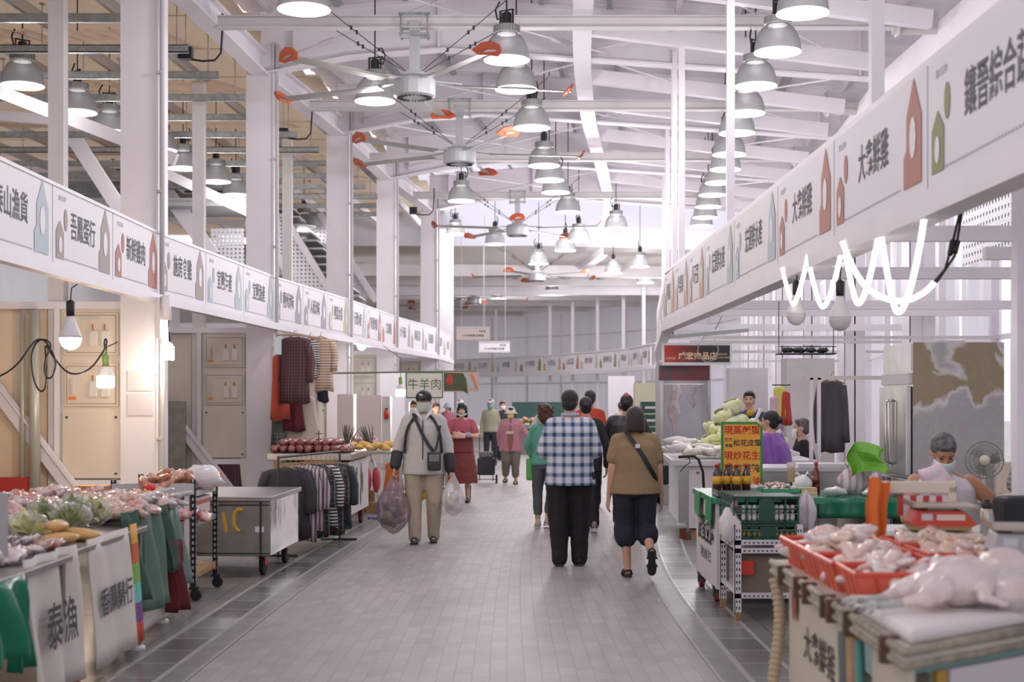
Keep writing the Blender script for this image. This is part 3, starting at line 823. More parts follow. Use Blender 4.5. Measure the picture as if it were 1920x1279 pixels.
lensm = glow('lamp_rim_glow', (0.97, 0.95, 1.0), .9)
refl = film('ribbed_clear_reflector', (0.22, 0.22, 0.22), 0.66, .35)
def make_lamp():
    E = empty('highbay_lamp', (0, 0, 0), cat='lamp')
    mb = MB(); prof = [(.275, 0), (.273, .03), (.266, .09), (.252, .16), (.228, .22), (.19, .275), (.145, .315), (.12, .335)]
    mb.lathe(prof, n=28)
    mb.f = [f for f in mb.f if len(f) == 4]; mb.mi = [0] * len(mb.f)
    mb.build('reflector', refl, E, smooth=True)
    mb = MB(); mb.lathe([(.115, .325), (.15, .33), (.15, .41), (.12, .42), (.02, .42)], n=28)
    for k in range(28):
        a = k * math.pi / 14; mb.box((.152 * math.cos(a), .152 * math.sin(a), .37), (.02, .006, .085), rz=a)
    mb.build('heat_sink', mat('grey_heat_sink', (.40, .41, .40), .45, .4), E)
    mb = MB(); mb.lathe([(.05, .42), (.06, .45), (.06, .56), (.03, .58)], n=10); mb.tube([(.04, 0, .52), (.12, .02, .50), (.15, .02, .62), (.1, 0, .72)], .012, 6)
    mb.bar((-.09, 0, .42), (-.09, 0, .6), .012, .03); mb.bar((.09, 0, .42), (.09, 0, .6), .012, .03); mb.b2((-.1, -.015, .59), (.1, .015, .605))
    mb.build('bracket', black, E)
    mb = MB(); mb.lathe([(.02, .325), (.115, .325), (.118, .315), (.02, .313)], n=20); mb.build('led_plate', glow('led_plate', (1, .97, 1), 1.2), E)
    mb = MB(); mb.tube([(.272 * math.cos(a * math.pi / 16), .272 * math.sin(a * math.pi / 16), .0) for a in range(32)], .007, 6, close=True); mb.build('rim', lensm, E)
    mb = MB(); mb.lathe([(.01, .006), (.268, .006), (.268, .012), (.01, .012)], n=28)
    mb.build('lens', film('lamp_lens', (.8, .8, .82), .12, .3), E)
    return E
lamp0 = make_lamp(); first = [True]
LAMPW = 55
def lamp_light(x, y, z, power):
    d = bpy.data.lights.new('lamp_light', 'POINT'); d.shadow_soft_size = .16; d.energy = power; d.color = (1.0, .95, .985)
    o = bpy.data.objects.new('lamp_light', d); o.location = (x, y, z - .2); COL.objects.link(o)
def lamp(x, y, z, label, group, lit=True, power=None):
    o = lamp0 if first[0] else copy_tree(lamp0); first[0] = False
    place(o, (x, y, z), rnd.uniform(0, 6), label=label, group=group)
    top = max(zb(x, min(y, 41)) + .98, 6.4) if x > lbx(min(y, 41)) and y < 36.6 else (6.75 if y < 41 else 6.1)
    r = MB(); r.tube([(0, 0, .6), (0, 0, top - z)], .009, 6); r.build('hanging_rod', black, o)
    if lit: lamp_light(x, y, z, power or LAMPW)
    return o
def lamp_px(px, py, label, group, **k):
    Y = FPX * 4.08 / (750 - py); x = (px - 960) * Y / FPX; lamp(x, Y, 5.7, label, group, **k)
g = 'high-bay lamps hanging above the right band'
for i, (px, py) in enumerate(((1505, 25), (1458, 98), (1417, 162), (1398, 213), (1382, 250), (1367, 290), (1360, 318), (1350, 343), (1336, 366), (1328, 388), (1322, 408), (1315, 424))):
    lamp_px(px, py, 'clear high-bay lamp above the right sign band, %s from the top of its row' % ORD[i], g)
g = 'high-bay lamps along the middle of the hall'
for (px, py, l) in ((950, 113, 'clear high-bay lamp overlapping the near fan blade tip, upper of two'), (968, 168, 'clear high-bay lamp under the upper one at the near fan blade'), (997, 240, 'clear high-bay lamp to the right of the nearest fan post, above the second fan'),
                    (1020, 311, 'clear high-bay lamp beside the spine beam at the second fan tip'), (1030, 338, 'clear high-bay lamp just under the one by the second fan tip'), (1042, 361, 'clear high-bay lamp third down beside the spine beam'), (1065, 398, 'clear high-bay lamp just above the bright roof gap')):
    lamp_px(px, py, l, g)
g = 'high-bay lamps near the left columns'
for (px, py, l) in ((570, 18, 'high-bay lamp cut by the top of the picture over the near fan'), (703, 190, 'high-bay lamp under the left blades of the nearest fan'), (865, 377, 'high-bay lamp hanging left of the third fan'), (928, 458, 'small high-bay lamp just below the third fan'),):
    lamp_px(px, py, l, g)
g = 'high-bay lamps overhead nearer than the picture'
for i, (x, y) in enumerate(((-2.2, 10.6), (-2.2, 6.4), (3.0, 13.3), (2.95, 10.2), (2.9, 7.0), (.1, 11.5), (0, 5))): lamp(x, y, 5.7, 'high-bay lamp above the top of the picture, %s of those overhead' % ORD[i], g)
g = 'high-bay lamps over the left aisle'
for i, (px, py) in enumerate(((42, 161), (145, 211), (205, 248), (300, 282), (343, 316), (405, 341), (442, 366), (480, 385), (570, 425))):
    lamp_px(px, py, 'high-bay lamp over the left aisle, %s from the edge of the picture' % ORD[i], g, power=30)
g = 'bright flood lamps at the bright roof gap'
for (px, py, l) in ((1155, 428, 'glaring flood lamp at the end of the spine beam'),):
    lamp_px(px, py, l, g, power=150)
lamp(-1.62, 40.6, 6.35, 'glaring flood lamp at the top of the white column by the third fan', g, power=160)
g = 'high-bay lamps over the far bend'
for i, (px, py) in enumerate(((1085, 452), (1060, 470), (1200, 500), (1150, 512), (1010, 495), (1035, 545), (935, 560), (1210, 530))):
    Y = FPX * 3.9 / (750 - py); lamp((px - 960) * Y / FPX, Y, 5.52, 'distant high-bay lamp over the far bend, %s of the cluster' % ORD[i], g, power=170)
# black junction boxes with cable loops on the eave beams
for i, (px, py, Y, l) in enumerate(((348, 100, 18.6, 'black junction box on the left aisle channel with a cable loop, nearest'), (531, 250, 23.8, 'black junction box with cable loop between the second and third columns'), (775, 395, 33, 'small black junction box with cable loop by the fourth column'))):
    c = at(px, py, Y); s = Y / 18.6
    E = empty('junction_box', c, label=l, cat='electrical box', group='junction boxes on the left eave')
    MB().box((0, 0, 0), (.18, .14, .16)).build('box', black, E, bevel=.008)
    MB().tube([(.08, 0, -.08), (.22, 0, -.10), (.38, 0, -.09), (.46, 0, .0), (.48, 0, .3), (.48, 0, .52)], .014, 7).build('cable', black, E)
    mb = MB(); mb.tube([(0, 0, .08), (0, 0, .55)], .006, 5); mb.build('hanger', galv, E)
# ============================================================ LEFT STALLS
def bulb(c, r, label, lit, power=0, style='globe', col=(1, .80, .58), group=None, cable=.35):
    """LED bulb hanging cap-up; c = centre of the globe"""
    E = empty('led_bulb', c, label=label, cat='light bulb', group=group)
    g_ = glow('bulb_glow', (1.0, .95, .88), 9.0) if lit else mat('opal_bulb', (.82, .78, .80), .35, transl=.3)
    mb = MB()
    if style == 'globe': mb.lathe([(.003, -r), (.45*r, -.9*r), (.8*r, -.6*r), (r, -.05*r), (r, .12*r)], n=20)
    elif style == 'drum': mb.lathe([(.003, -r*.8), (.8*r, -.8*r), (r, -.6*r), (r, .55*r), (.95*r, .6*r)], n=20)
    else:
        for k in range(5): mb.tube([(r*.75*math.cos(a), r*.75*math.sin(a), -r*.9 + k*r*.42 + a*r*.06) for a in [q*.45 for q in range(14)]], r*.23, 7)
    mb.build('globe', g_, E, smooth=True)
    mb = MB(); mb.lathe([(r, .12*r), (.95*r, .4*r), (.55*r, 1.5*r), (.36*r, 2.1*r)] if style == 'globe' else [(.95*r, .6*r), (.9*r, .8*r), (.6*r, 1.5*r), (.36*r, 1.7*r)], n=20)
    mb.build('collar', mat('bulb_collar', (.75, .73, .75), .4), E, smooth=True)
    z = 2.1*r if style == 'globe' else 1.7*r
    mb = MB(); mb.lathe([(.36*r, z), (.38*r, z + .5*r), (.4*r, z + 1.3*r), (.15*r, z + 1.5*r)], n=14); mb.build('socket', mat('green_socket', (.22, .34, .10), .5) if style == 'drum' else black, E, smooth=True)
    mb = MB(); dx = max(-.3, min(.3, (lbx(c[1]) if c[0] < 0 else rbx(c[1])) + .02 - c[0])); mb.tube([(0, 0, z + 1.4*r), (.01, 0, z + 1.4*r + cable*.6), (dx, 0, z + 1.4*r + cable)], .006, 5); mb.build('cord', black, E)
    if power:
        d = bpy.data.lights.new('bulb_light', 'POINT'); d.energy = power; d.color = col; d.shadow_soft_size = r * 1.1
        o = bpy.data.objects.new('bulb_light', d); o.location = (c[0], c[1] , c[2] - r * 1.8); COL.objects.link(o)
    return E
bg = 'bulbs lighting the left stalls'
p = at(132, 636, 12.8); bulb(p, .098, 'large glowing bulb hanging under the left band at the cream cabinet', True, 28, group=bg, cable=2.70 - p.z - .34)
p = at(198, 715, 13.9); bulb(p, .085, 'glowing drum shaped bulb on a green socket with a looped cable', True, 40, 'drum', group=bg, cable=.12)
p = at(315, 662, 15.3); bulb(p, .072, 'glowing spiral bulb beside the second column', True, 18, 'spiral', group=bg, cable=2.72 - p.z - .22)
p = at(678, 648, 27.5); bulb(p, .09, 'glaring bulb under the band between the third and fourth columns', True, 60, 'globe', (1, .95, .9), group=bg, cable=.15)
p = at(751, 736, 24.8); bulb(p, .085, 'glowing long bulb beside the hand painted meat sign', True, 55, 'drum', (1, .93, .85), group=bg, cable=.55)
p = at(1262, 610, 21.5); 
# looping black cable of the drum bulb
mb = MB()
pts = [at(-20, 715, 13.7), at(30, 690, 13.7), at(62, 640, 13.7), at(80, 634, 13.7), at(96, 655, 13.7), at(106, 680, 13.7), at(100, 705, 13.7), at(90, 712, 13.7), at(82, 695, 13.7), at(86, 670, 13.7), at(97, 650, 13.7),
       at(90, 638, 13.72), at(72, 636, 13.72), at(58, 660, 13.72), at(60, 700, 13.72), at(70, 730, 13.72), at(80, 736, 13.72), at(88, 720, 13.72), at(86, 670, 13.75), at(84, 642, 13.75), at(100, 670, 13.75), at(125, 700, 13.75), at(150, 702, 13.75), at(172, 690, 13.85), at(190, 665, 13.85), at(198, 651, 13.85), at(201, 640, 13.85), at(197, 634, 13.85), at(195, 645, 13.85), at(198, 655, 13.85)]
def smooth_pts(pts, it=2):
    for _ in range(it):
        q = [pts[0]]
        for a, b in zip(pts, pts[1:]): q += [a.lerp(b, .25), a.lerp(b, .75)]
        q.append(pts[-1]); pts = q
    return pts
mb.tube(smooth_pts(pts), .009, 6); tag(mb.build('power_cable', black, smooth=True), 'black power cable coiled in loops in front of the cream cabinet', 'cable')

# partitions and electrical cabinets
dw = [(2, 'red')]
cabw = ['', 'behind the table of the nearest stall', 'between the second and third columns', 'behind the hanging clothes', 'beside the fourth column', 'beyond the meat sign', 'farthest']
for i, y in enumerate(CY):
    if y < 9: continue
    x = lbx(y)
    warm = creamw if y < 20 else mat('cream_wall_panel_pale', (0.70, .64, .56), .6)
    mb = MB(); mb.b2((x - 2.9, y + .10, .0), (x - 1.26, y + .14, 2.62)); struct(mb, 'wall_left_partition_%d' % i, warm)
    mb = MB()
    mb.b2((x - 2.9, y + .02, 2.62), (x - .42, y + .12, 2.70)); mb.b2((x - 1.16, y + .02, .0), (x - 1.10, y + .10, 2.62)); mb.b2((x - 1.10, y + .02, .66), (x - .42, y + .10, .74))
    struct(mb, 'trim_%d' % (10 + i), white)
    mb = MB(); mb.bar((x - 1.9, y - .02, 1.9), (x - .55, y - .02, .12), .05, .16); mb.bar((x - 1.9, y - .06, 1.98), (x - .55, y - .06, .2), .02, .03)
    struct(mb, 'beam_%d' % bi, white); bi += 1
    E = empty('electrical_cabinet', (x - .75, y + .04, .75), label='cream steel electrical cabinet with two socket doors, %s' % cabw[i] if cabw[i] else 'cream cabinet', cat='cabinet', group='electrical cabinets between the left stalls')
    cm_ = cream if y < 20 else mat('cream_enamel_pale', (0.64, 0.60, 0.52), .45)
    MB().b2((-.33, 0, 0), (.33, .16, 1.88)).build('body', cm_, E, bevel=.006)
    for j, z in enumerate((.80, 1.36)):
        D = MB().b2((-.30, -.02, z), (.30, .0, z + .47)).build('door', cm_, E, bevel=.004)
        mb = MB()
        for a, b in (((-.27, z + .03), (.27, z + .03)), ((-.27, z + .44), (.27, z + .44)), ((-.27, z + .03), (-.27, z + .44)), ((.27, z + .03), (.27, z + .44))): mb.bar((a[0], -.022, a[1]), (b[0], -.022, b[1]), .004, .006)
        mb.build('seam', mat('brown_seam', (.28, .22, .16), .6), D)
        for q in (-.02, .11):
            MB().b2((q, -.04, z + .10), (q + .09, -.02, z + .27)).build('socket', mat('pale_socket', (.72, .68, .64), .4), D, bevel=.006)
            MB().b2((q + .03, -.035, z + .28), (q + .045, -.02, z + .34)).build('switch', mat('orange_brown', (.45, .2, .08), .5), D)
        MB().b2((-.11, -.026, z + .395), (.09, -.02, z + .42)).build('name_plate', mat('plate_grey', (.6, .57, .53), .4), D)
        MB().b2((-.25, -.026, z + .07), (-.17, -.02, z + .11)).build('warning_label', mat('warning_orange', (.75, .25, .08), .6), D)
        MB().b2((-.22, -.045, z + .13), (-.195, -.02, z + .30)).build('handle', mat('plate_grey', (.6, .57, .53), .4), D)
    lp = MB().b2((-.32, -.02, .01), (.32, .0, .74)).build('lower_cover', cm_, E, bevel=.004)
    for a in (-.27, .27):
        for z in (.06, .68): MB().lathe([(.001, 0), (.014, 0), (.014, .006), (.001, .008)], n=10, M=Matrix.Rotation(R(90), 3, 'X'), c=(a, -.021, z)).build('screw', darkst, lp)
# back wall of the stalls
for a, b in zip(CY, CY[1:]):
    mb = MB(); mb.bar((lbx(a) - 2.95, a + .1, 1.45), (lbx(b) - 2.95, b, 1.45), .05, 2.9)
    struct(mb, 'wall_left_%d' % int(a), creamw if b < 22 else white2)
mb = MB(); mb.b2((-7.1, 15.5, 0), (-5.2, 15.68, .77)); struct(mb, 'wall_left_dado', mat('red_board', (.46, .035, .03), .55))
mb = MB(); mb.b2((-6.4, 21.12, 0), (-4.85, 21.19, 1.6)); struct(mb, 'wall_left_plaster', mat('grey_green_plaster', (.33, .33, .29), .8, noise_amt=.2))
# wiring conduit on the first partition
mb = MB(); mb.tube([(-5.35, 15.55, .3), (-5.35, 15.55, 2.6)], .03, 8); mb.tube([(-5.2, 15.5, .3), (-5.2, 15.5, 2.6)], .06, 8)
tag(mb.build('conduit', mat('grey_conduit', (.5, .5, .44), .4, .3), smooth=True), 'pair of grey steel pipes running up the cream partition behind the fish stall', 'pipe')
for k, (py, h) in enumerate(((695, .22), (738, .24))): tag(MB().b2((-.14, 0, -h), (.14, .003, 0)).build('paper_notice', mat('faded_notice', (.66, .62, .66), .6), loc=at(263, py, 15.57)), ['upper faded paper notice taped to the first tall column', 'lower faded paper notice taped to the first tall column'][k], 'notice')
# fluorescent housing clipped to the first column
E = empty('tube_lamp', at(310, 600, 15.2), label='short white tube lamp in a plastic housing fixed to the first tall column', cat='lamp')
MB().tube([(0, 0, .26), (.02, 0, .0)], .05, 10).build('housing', mat('housing_white', (.8, .76, .78), .4), E, smooth=True)
MB().tube([(-.01, 0, 0), (.0, 0, -.25)], .035, 10).build('tube', glow('tube_pale', (.9, .95, 1), 1.6), E, smooth=True)
MB().b2((-.09, -.04, -.2), (-.05, .04, .24)).build('bracket', white2, E)

# ---- generic goods
def lump(seed, r, amp=.25, n=14, freq=2.2, M=None):
    mb = MB(); mb.ell((0, 0, 0), (1, 1, 1), n)
    vs = []
    for v in mb.v:
        p = Vector(v); d = 1 + amp * noise.noise(p * freq + Vector((seed * 3.1, seed * 1.7, seed))) + amp * .5 * noise.noise(p * freq * 2.7 + Vector((seed, 0, 0)))
        q = Vector((p.x * r[0] * d, p.y * r[1] * d, p.z * r[2] * d)); vs.append(M @ q if M is not None else q)
    mb.v = [tuple(v) for v in vs]; return mb
def proto(name, r, m, seed, cat, amp=.25, freq=2.2, wrap=False, n=14):
    o = lump(seed, r, amp, n, freq).build(name, m, smooth=True); o['category'] = cat
    return o
def scatter(protos, pts, label, group, smin=.85, smax=1.15, tilt=.5, used=set()):
    """first use moves the prototype itself, then linked copies"""
    out = []
    xs_, ys_ = [p[0] for p in pts], [p[1] for p in pts]; x0, x1, y0, y1 = min(xs_), max(xs_), min(ys_), max(ys_)
    if isinstance(label, str) and len(label.split()) <= 12 and len(pts) > 6:
        base = label; c_ = 'right' if x0 > 0 else 'left'
        def label(k):
            u, v = (pts[k][0] - x0) / max(x1 - x0, 1e-6), (pts[k][1] - y0) / max(y1 - y0, 1e-6)
            if c_ == 'left': u = 1 - u
            return base + ', ' + ('near end', 'middle', 'far end')[min(int(v * 3), 2)] + (' street side', '', ' inner side')[min(int(u * 3), 2)]
    for k, p in enumerate(pts):
        o = protos[k % len(protos)]
        if o.name in used: o = copy_tree(o)
        else: used.add(o.name)
        s = rnd.uniform(smin, smax)
        o.location = p; o.rotation_euler = (rnd.uniform(-tilt, tilt), rnd.uniform(-tilt, tilt), rnd.uniform(0, 6.28)); o.scale = (s, s, s)
        o['label'] = label(k) if callable(label) else label; o['group'] = group; out.append(o)
    return out
def heap_pts(n, x0, x1, y0, y1, z0, h, seed=0, edge=.3):
    rr = random.Random(seed); out = []
    for k in range(n):
        u, v = rr.random(), rr.random(); e = min(1, min(u, 1-u, v, 1-v) / edge)
        out.append((lerp(x0, x1, u), lerp(y0, y1, v), z0 + h * (e ** .6) * rr.uniform(.55, 1)))
    return out
def meatm(name, c, c2, rough=.22, scale=14): return mat(name, c, rough, col2=c2, noise_scale=scale, coat=.35, bump=.3, bump_scale=25)
mpink = meatm('wrapped_pink_meat', (.80, .58, .54), (.62, .30, .25)); mpale = meatm('wrapped_pale_meat', (.85, .72, .68), (.76, .52, .45))
mtan = meatm('wrapped_tan_skin', (.74, .50, .38), (.82, .66, .58)); mwhite = meatm('wrapped_white_fish', (.84, .79, .80), (.70, .60, .60)); mred = meatm('raw_red_meat', (.60, .20, .15), (.75, .45, .38))
mgrey = meatm('silver_fish', (.50, .47, .48), (.72, .66, .66)); mgreen = meatm('leafy_green', (.22, .30, .08), (.48, .50, .28), .4); myel = meatm('yellow_leaf', (.62, .58, .18), (.75, .72, .50), .4)

# ---- nearest left stall: two draped tables
def leg_table(x0, x1, y0, y1, z, name, label, top, legm, foot=True):
    E = empty(name, ((x0+x1)/2, (y0+y1)/2, 0), label=label, cat='table'); cx, cy = (x0+x1)/2, (y0+y1)/2
    MB().b2((x0-cx, y0-cy, z-.035), (x1-cx, y1-cy, z)).build('table_top', top, E, bevel=.006)
    for x in (x0+.05, x1-.05):
        for y in (y0+.06, y1-.06):
            L = MB().b2((x-cx-.022, y-cy-.022, .03), (x-cx+.022, y-cy+.022, z-.035)).build('leg', legm, E)
            if foot: MB().lathe([(.05, 0), (.05, .015), (.03, .03)], c=(x-cx, y-cy, 0), n=12).build('foot', white, L)
    return E
legm = mat('grey_table_leg', (.20, .20, .20), .5, .4)
leg_table(-3.75, -2.33, 5.7, 7.55, .80, 'market_table', 'low display table under the lettered cloth nearest the camera', steeld, legm)
leg_table(-3.9, -2.38, 7.6, 9.3, .80, 'market_table', 'display table under the second lettered cloth', steeld, legm)
leg_table(-4.1, -2.5, 9.35, 10.42, .82, 'market_table', 'display table behind the hanging green aprons', steeld, legm)
def cloth(name, x, y0, y1, z1, z0, m, label, lean=.05, amp=.02, waves=3, txt=None, tsize=.17, cat='cloth', group=None, tx=None, seed=0, sag=0.0):
    """hanging sheet facing the street (+x)"""
    E = None
    rr = random.Random(seed); ph = rr.uniform(0, 6)
    def fn(u, v):
        return (x + lean * (1 - v) + amp * math.sin(u * waves * 6.28 + ph) * (1 - .6 * v) + .3 * amp * math.sin(u * 17 + v * 5), lerp(y0, y1, u) + .02 * (1 - v) * math.sin(u * 9 + ph), lerp(z0, z1, v) - sag * math.sin(math.pi * u) * v)
    mb = MB(); mb.grid(fn, 40, 8, .006, (1, 0, 0))
    o = mb.build(name, m, smooth=True)
    o.data.polygons.foreach_set('use_smooth', [True] * len(o.data.polygons))
    tag(o, label, cat, group)
    if txt:
        F = face_m((x + lean * .5 + amp + .012, (y0 + y1) / 2 if tx is None else tx, (z0 + z1) / 2 - .02), (0, 1, 0), (lean * -.9, 0, 1))
        text(txt, tsize, ink, o, F, bold=.015)
    return o
banner = mat('cream_banner_cloth', (.82, .78, .72), .7, transl=.2)
cloth('banner', -2.37, 6.9, 7.70, .84, .12, banner, 'cream cloth banner with dark lettering folded over the nearest table', lean=.05, amp=.03, waves=2.2, txt='泰漁', tsize=.25, seed=1, cat='banner', group='cream cloth banners on the left tables')
cloth('banner', -2.39, 8.02, 8.84, .83, .10, banner, 'cream cloth banner with five dark characters beside a rainbow strip', lean=.06, amp=.012, waves=1.5, txt='香鳳鷄行', tsize=.17, seed=2, cat='banner', group='cream cloth banners on the left tables')
def stripe_mat(name, cols, axis='Z', lo=0, hi=1):
    m = bpy.data.materials.new(name); m.use_nodes = True; nt = m.node_tree; b = nt.nodes['Principled BSDF']
    tc = nt.nodes.new('ShaderNodeTexCoord'); sp = nt.nodes.new('ShaderNodeSeparateXYZ'); mr = nt.nodes.new('ShaderNodeMapRange'); mr.inputs[1].default_value = lo; mr.inputs[2].default_value = hi
    r = nt.nodes.new('ShaderNodeValToRGB'); r.color_ramp.interpolation = 'CONSTANT'
    n = len(cols)
    for i, c in enumerate(cols):
        e = r.color_ramp.elements[i] if i < 2 else r.color_ramp.elements.new(i / n)
        e.position = i / n; e.color = (*c, 1)
    nt.links.new(tc.outputs['Object'], sp.inputs[0]); nt.links.new(sp.outputs[axis], mr.inputs[0]); nt.links.new(mr.outputs[0], r.inputs[0]); nt.links.new(r.outputs[0], b.inputs['Base Color'])
    b.inputs['Roughness'].default_value = .7; return m
rain = stripe_mat('rainbow_cloth', [(.6, .07, .04), (.18, .07, .25), (.15, .55, .5), (.2, .42, .08), (.6, .12, .05), (.72, .36, .06)], 'Z', .1, .84)
cloth('rainbow_strip', -2.38, 8.88, 9.02, .84, .10, rain, 'strip of rainbow coloured cloth at the edge of the second cream banner', lean=.05, amp=.004, waves=1, cat='cloth')
cloth('rainbow_strip', -2.42, 7.75, 7.81, .70, .04, rain, 'narrow rainbow coloured strip between the two cream banners', lean=.05, amp=.004, waves=1, cat='cloth')
gapr = mat('dark_green_fabric', (.055, .11, .085), .75, bump=.3, bump_scale=8)
gapr2 = mat('mid_green_fabric', (.13, .22, .17), .7, bump=.3, bump_scale=8)
for k, (y0, y1, zt, zbm, m, l) in enumerate(((9.05, 9.36, .90, .33, gapr, 'dark green apron hanging nearest the rainbow strip'), (9.40, 9.82, .90, .22, gapr2, 'long folded dark green apron hanging in the middle of the green row'), (9.84, 10.15, .88, .42, gapr, 'short dark green apron hanging beside the maroon glove'),
                                   (10.18, 10.45, .84, .28, mat('pale_green_plastic', (.30, .42, .38), .35, transl=.3), 'pale green plastic apron beside the black shelf rack'))):
    cloth('hanging_apron', -2.46, y0, y1, zt, zbm, m, l, lean=.07, amp=.05, waves=1.4, seed=k + 5, cat='apron', group='aprons hanging off the left tables')
cloth('maroon_cloth', -2.40, 10.0, 10.22, .62, .12, mat('maroon_cloth', (.16, .02, .025), .7), 'maroon cloth hanging below the green aprons', lean=.03, amp=.06, waves=1, seed=9)
cloth('green_plastic_bag', -2.30, 5.9, 6.72, .80, .45, mat('green_plastic', (.02, .28, .15), .25, transl=.3), 'green plastic sheet hanging off the table at the very edge of the picture', lean=.05, amp=.05, waves=2.5, seed=12, cat='plastic sheet')
cloth('green_plastic_bag', -2.36, 6.62, 6.86, .80, .34, mat('green_plastic', (.02, .28, .15), .25), 'green plastic bag hanging beside the first cream banner', lean=.03, amp=.04, waves=1.2, seed=13, cat='plastic bag')
cloth('white_skirt_cloth', -2.5, 9.4, 10.4, .42, .06, banner, 'white cloth low between the table legs behind the green aprons', lean=.02, amp=.01, waves=2, cat='cloth')
# goods on the tables
P_ = [proto('meat_pack', (.11, .08, .045), mpink, 1, 'meat', .6, 3.6, n=20), proto('meat_pack', (.12, .07, .04), mpale, 2, 'meat', .7, 3.4, n=20), proto('meat_pack', (.10, .08, .045), mtan, 3, 'meat', .6, 3.2, n=20), proto('meat_pack', (.12, .065, .035), mwhite, 4, 'meat', .7, 3.8, n=20), proto('meat_pack', (.08, .07, .035), mred, 5, 'meat', .6, 3.5, n=18)]
def seq(*idx): return [P_[i] for i in idx]
g = 'wrapped meat packs heaped on the left stall'
scatter(seq(0, 1, 3, 1, 0, 4), heap_pts(95, -3.9, -2.7, 8.9, 10.2, .84, .12, 1), 'plastic wrapped pink meat pack in the high heap on the left stall', g, .6, .95)
scatter(seq(1, 3, 0, 4), heap_pts(45, -3.7, -2.8, 9.8, 10.4, .86, .13, 2), 'plastic wrapped pale meat pack in the heap beside the column', 'pale meat packs beside the column', .6, .9)
scatter(seq(2, 1, 2, 0), heap_pts(50, -3.0, -2.45, 9.1, 10.3, .85, .11, 3), 'tan skinned meat cut hanging over the table edge above the green aprons', 'tan meat cuts above the green aprons', .6, .9)
scatter([proto('silver_fish', (.17, .035, .025), mgrey, 8, 'fish', .12)] , heap_pts(12, -2.72, -2.48, 10.15, 10.42, .86, .10, 4), 'slim silver fish lying on the table corner next to the rack', 'silver fish on the table corner', .8, 1.1, .3)
g = 'small seafood packs on the nearest table'
scatter(seq(3, 0, 4, 3), heap_pts(34, -3.1, -2.45, 6.9, 7.75, .83, .05, 5), 'small clear pack of shellfish on the nearest left table', g, .45, .75)
scatter(seq(1, 3, 0, 1, 4), heap_pts(24, -3.7, -3.0, 7.3, 8.9, .84, .14, 6), 'pale pink meat pack behind the leafy bags on the left table', 'pale packs behind the leafy bags', .6, .9)
def leafy(name, m, seed, cat):
    mb = MB(); rr = random.Random(seed)
    for k in range(44):
        a = rr.uniform(0, 6.28); e = rr.uniform(.1, 1.3); L = rr.uniform(.10, .19); M = Matrix.Rotation(a, 4, 'Z') @ Matrix.Rotation(-e, 4, 'Y')
        pts = [M @ Vector((L * t, .035 * math.sin(t * 3.1) * s, .02 * math.sin(t * 7 + k))) for t, s in ((0, 0), (.3, 1), (.7, 1), (1, .2), (.7, -1), (.3, -1))]
        mb.add(pts, [(0, 1, 2, 3), (0, 3, 4, 5)])
    o = mb.build(name, m); o['category'] = cat; sm = o.modifiers.new('s', 'SOLIDIFY'); sm.thickness = .003; return o
def bagged(o, r, name='bag_film'):
    b = lump(3, r, .35, 18, 3).build(name, film('thin_veg_bag', (.9, .9, .92), .03, .1), o, smooth=True); b.location = (0, 0, r[2] * .6); return o
lf = [bagged(leafy('bagged_greens', mgreen, 1, 'vegetable'), (.14, .12, .09)), bagged(leafy('bagged_greens', myel, 2, 'vegetable'), (.13, .11, .09)), bagged(leafy('bagged_greens', mgreen, 3, 'vegetable'), (.15, .12, .10))]
scatter(lf, [(-2.95, 8.2, .86), (-2.72, 8.0, .86), (-2.62, 8.42, .88), (-2.85, 8.6, .90), (-2.58, 8.8, .88), (-3.15, 7.9, .86), (-2.66, 8.62, .93), (-3.25, 8.3, .87)], 'clear bag of green leafy vegetables on the second left table', 'bagged greens on the left tables', .65, .95, .2)
scatter([proto('yellow_sack', (.17, .08, .05), mat('yellow_ochre_plastic', (.70, .42, .16), .35), 3, 'sack', .1)], [(-2.55, 7.98, .84), (-2.52, 8.25, .84), (-2.6, 8.1, .90)], 'ochre plastic sack lying at the edge of the second left table', 'ochre sacks on the second left table', .7, .8, .15)
# blue tray with clear packs, dark bottles, long white tube
E = empty('blue_tray', (-3.02, 7.6, .82), .1, 'shallow blue plastic tray holding clear packs on the left table', 'tray')
bl = mat('blue_plastic', (.10, .32, .42), .4)
mb = MB(); mb.b2((-.2, -.16, 0), (.2, .16, .015)); mb.b2((-.21, -.17, 0), (-.2, .17, .07)); mb.b2((.2, -.17, 0), (.21, .17, .07)); mb.b2((-.21, -.17, 0), (.21, -.16, .07)); mb.b2((-.21, .16, 0), (.21, .17, .07)); mb.build('tray_shell', bl, E)
scatter(seq(3, 2, 3), [(-3.08, 7.55, .88), (-2.95, 7.6, .88), (-3.05, 7.7, .9), (-3.12, 7.65, .95)], 'clear pack lying in the blue tray', 'clear packs in the blue tray', .6, .8)
tag(MB().tube([(-2.72, 6.35, 1.02), (-2.5, 6.9, .86)], .035, 10).build('white_tube', white, smooth=True), 'white cardboard tube leaning across the goods at the picture edge', 'tube')
def sauce_bottle(name, h, r, body, capm, label_m=None):
    E = empty(name, cat='bottle')
    MB().lathe([(r*.96, 0), (r, .01), (r, h*.6), (r*.9, h*.68), (r*.42, h*.82), (r*.36, h*.93)], n=16).build('glass_body', body, E, smooth=True)
    MB().lathe([(r*.5, h*.92), (r*.52, h), (.001, h)], n=12).build('cap', capm, E, smooth=True)
    if label_m: MB().lathe([(r*1.02, h*.3), (r*1.02, h*.58)], n=16).build('label', label_m, E, smooth=True)
    return E
soy = mat('soy_brown_glass', (.045, .012, .01), .12, coat=.6)
b0 = sauce_bottle('dark_bottle', .24, .035, soy, redp)
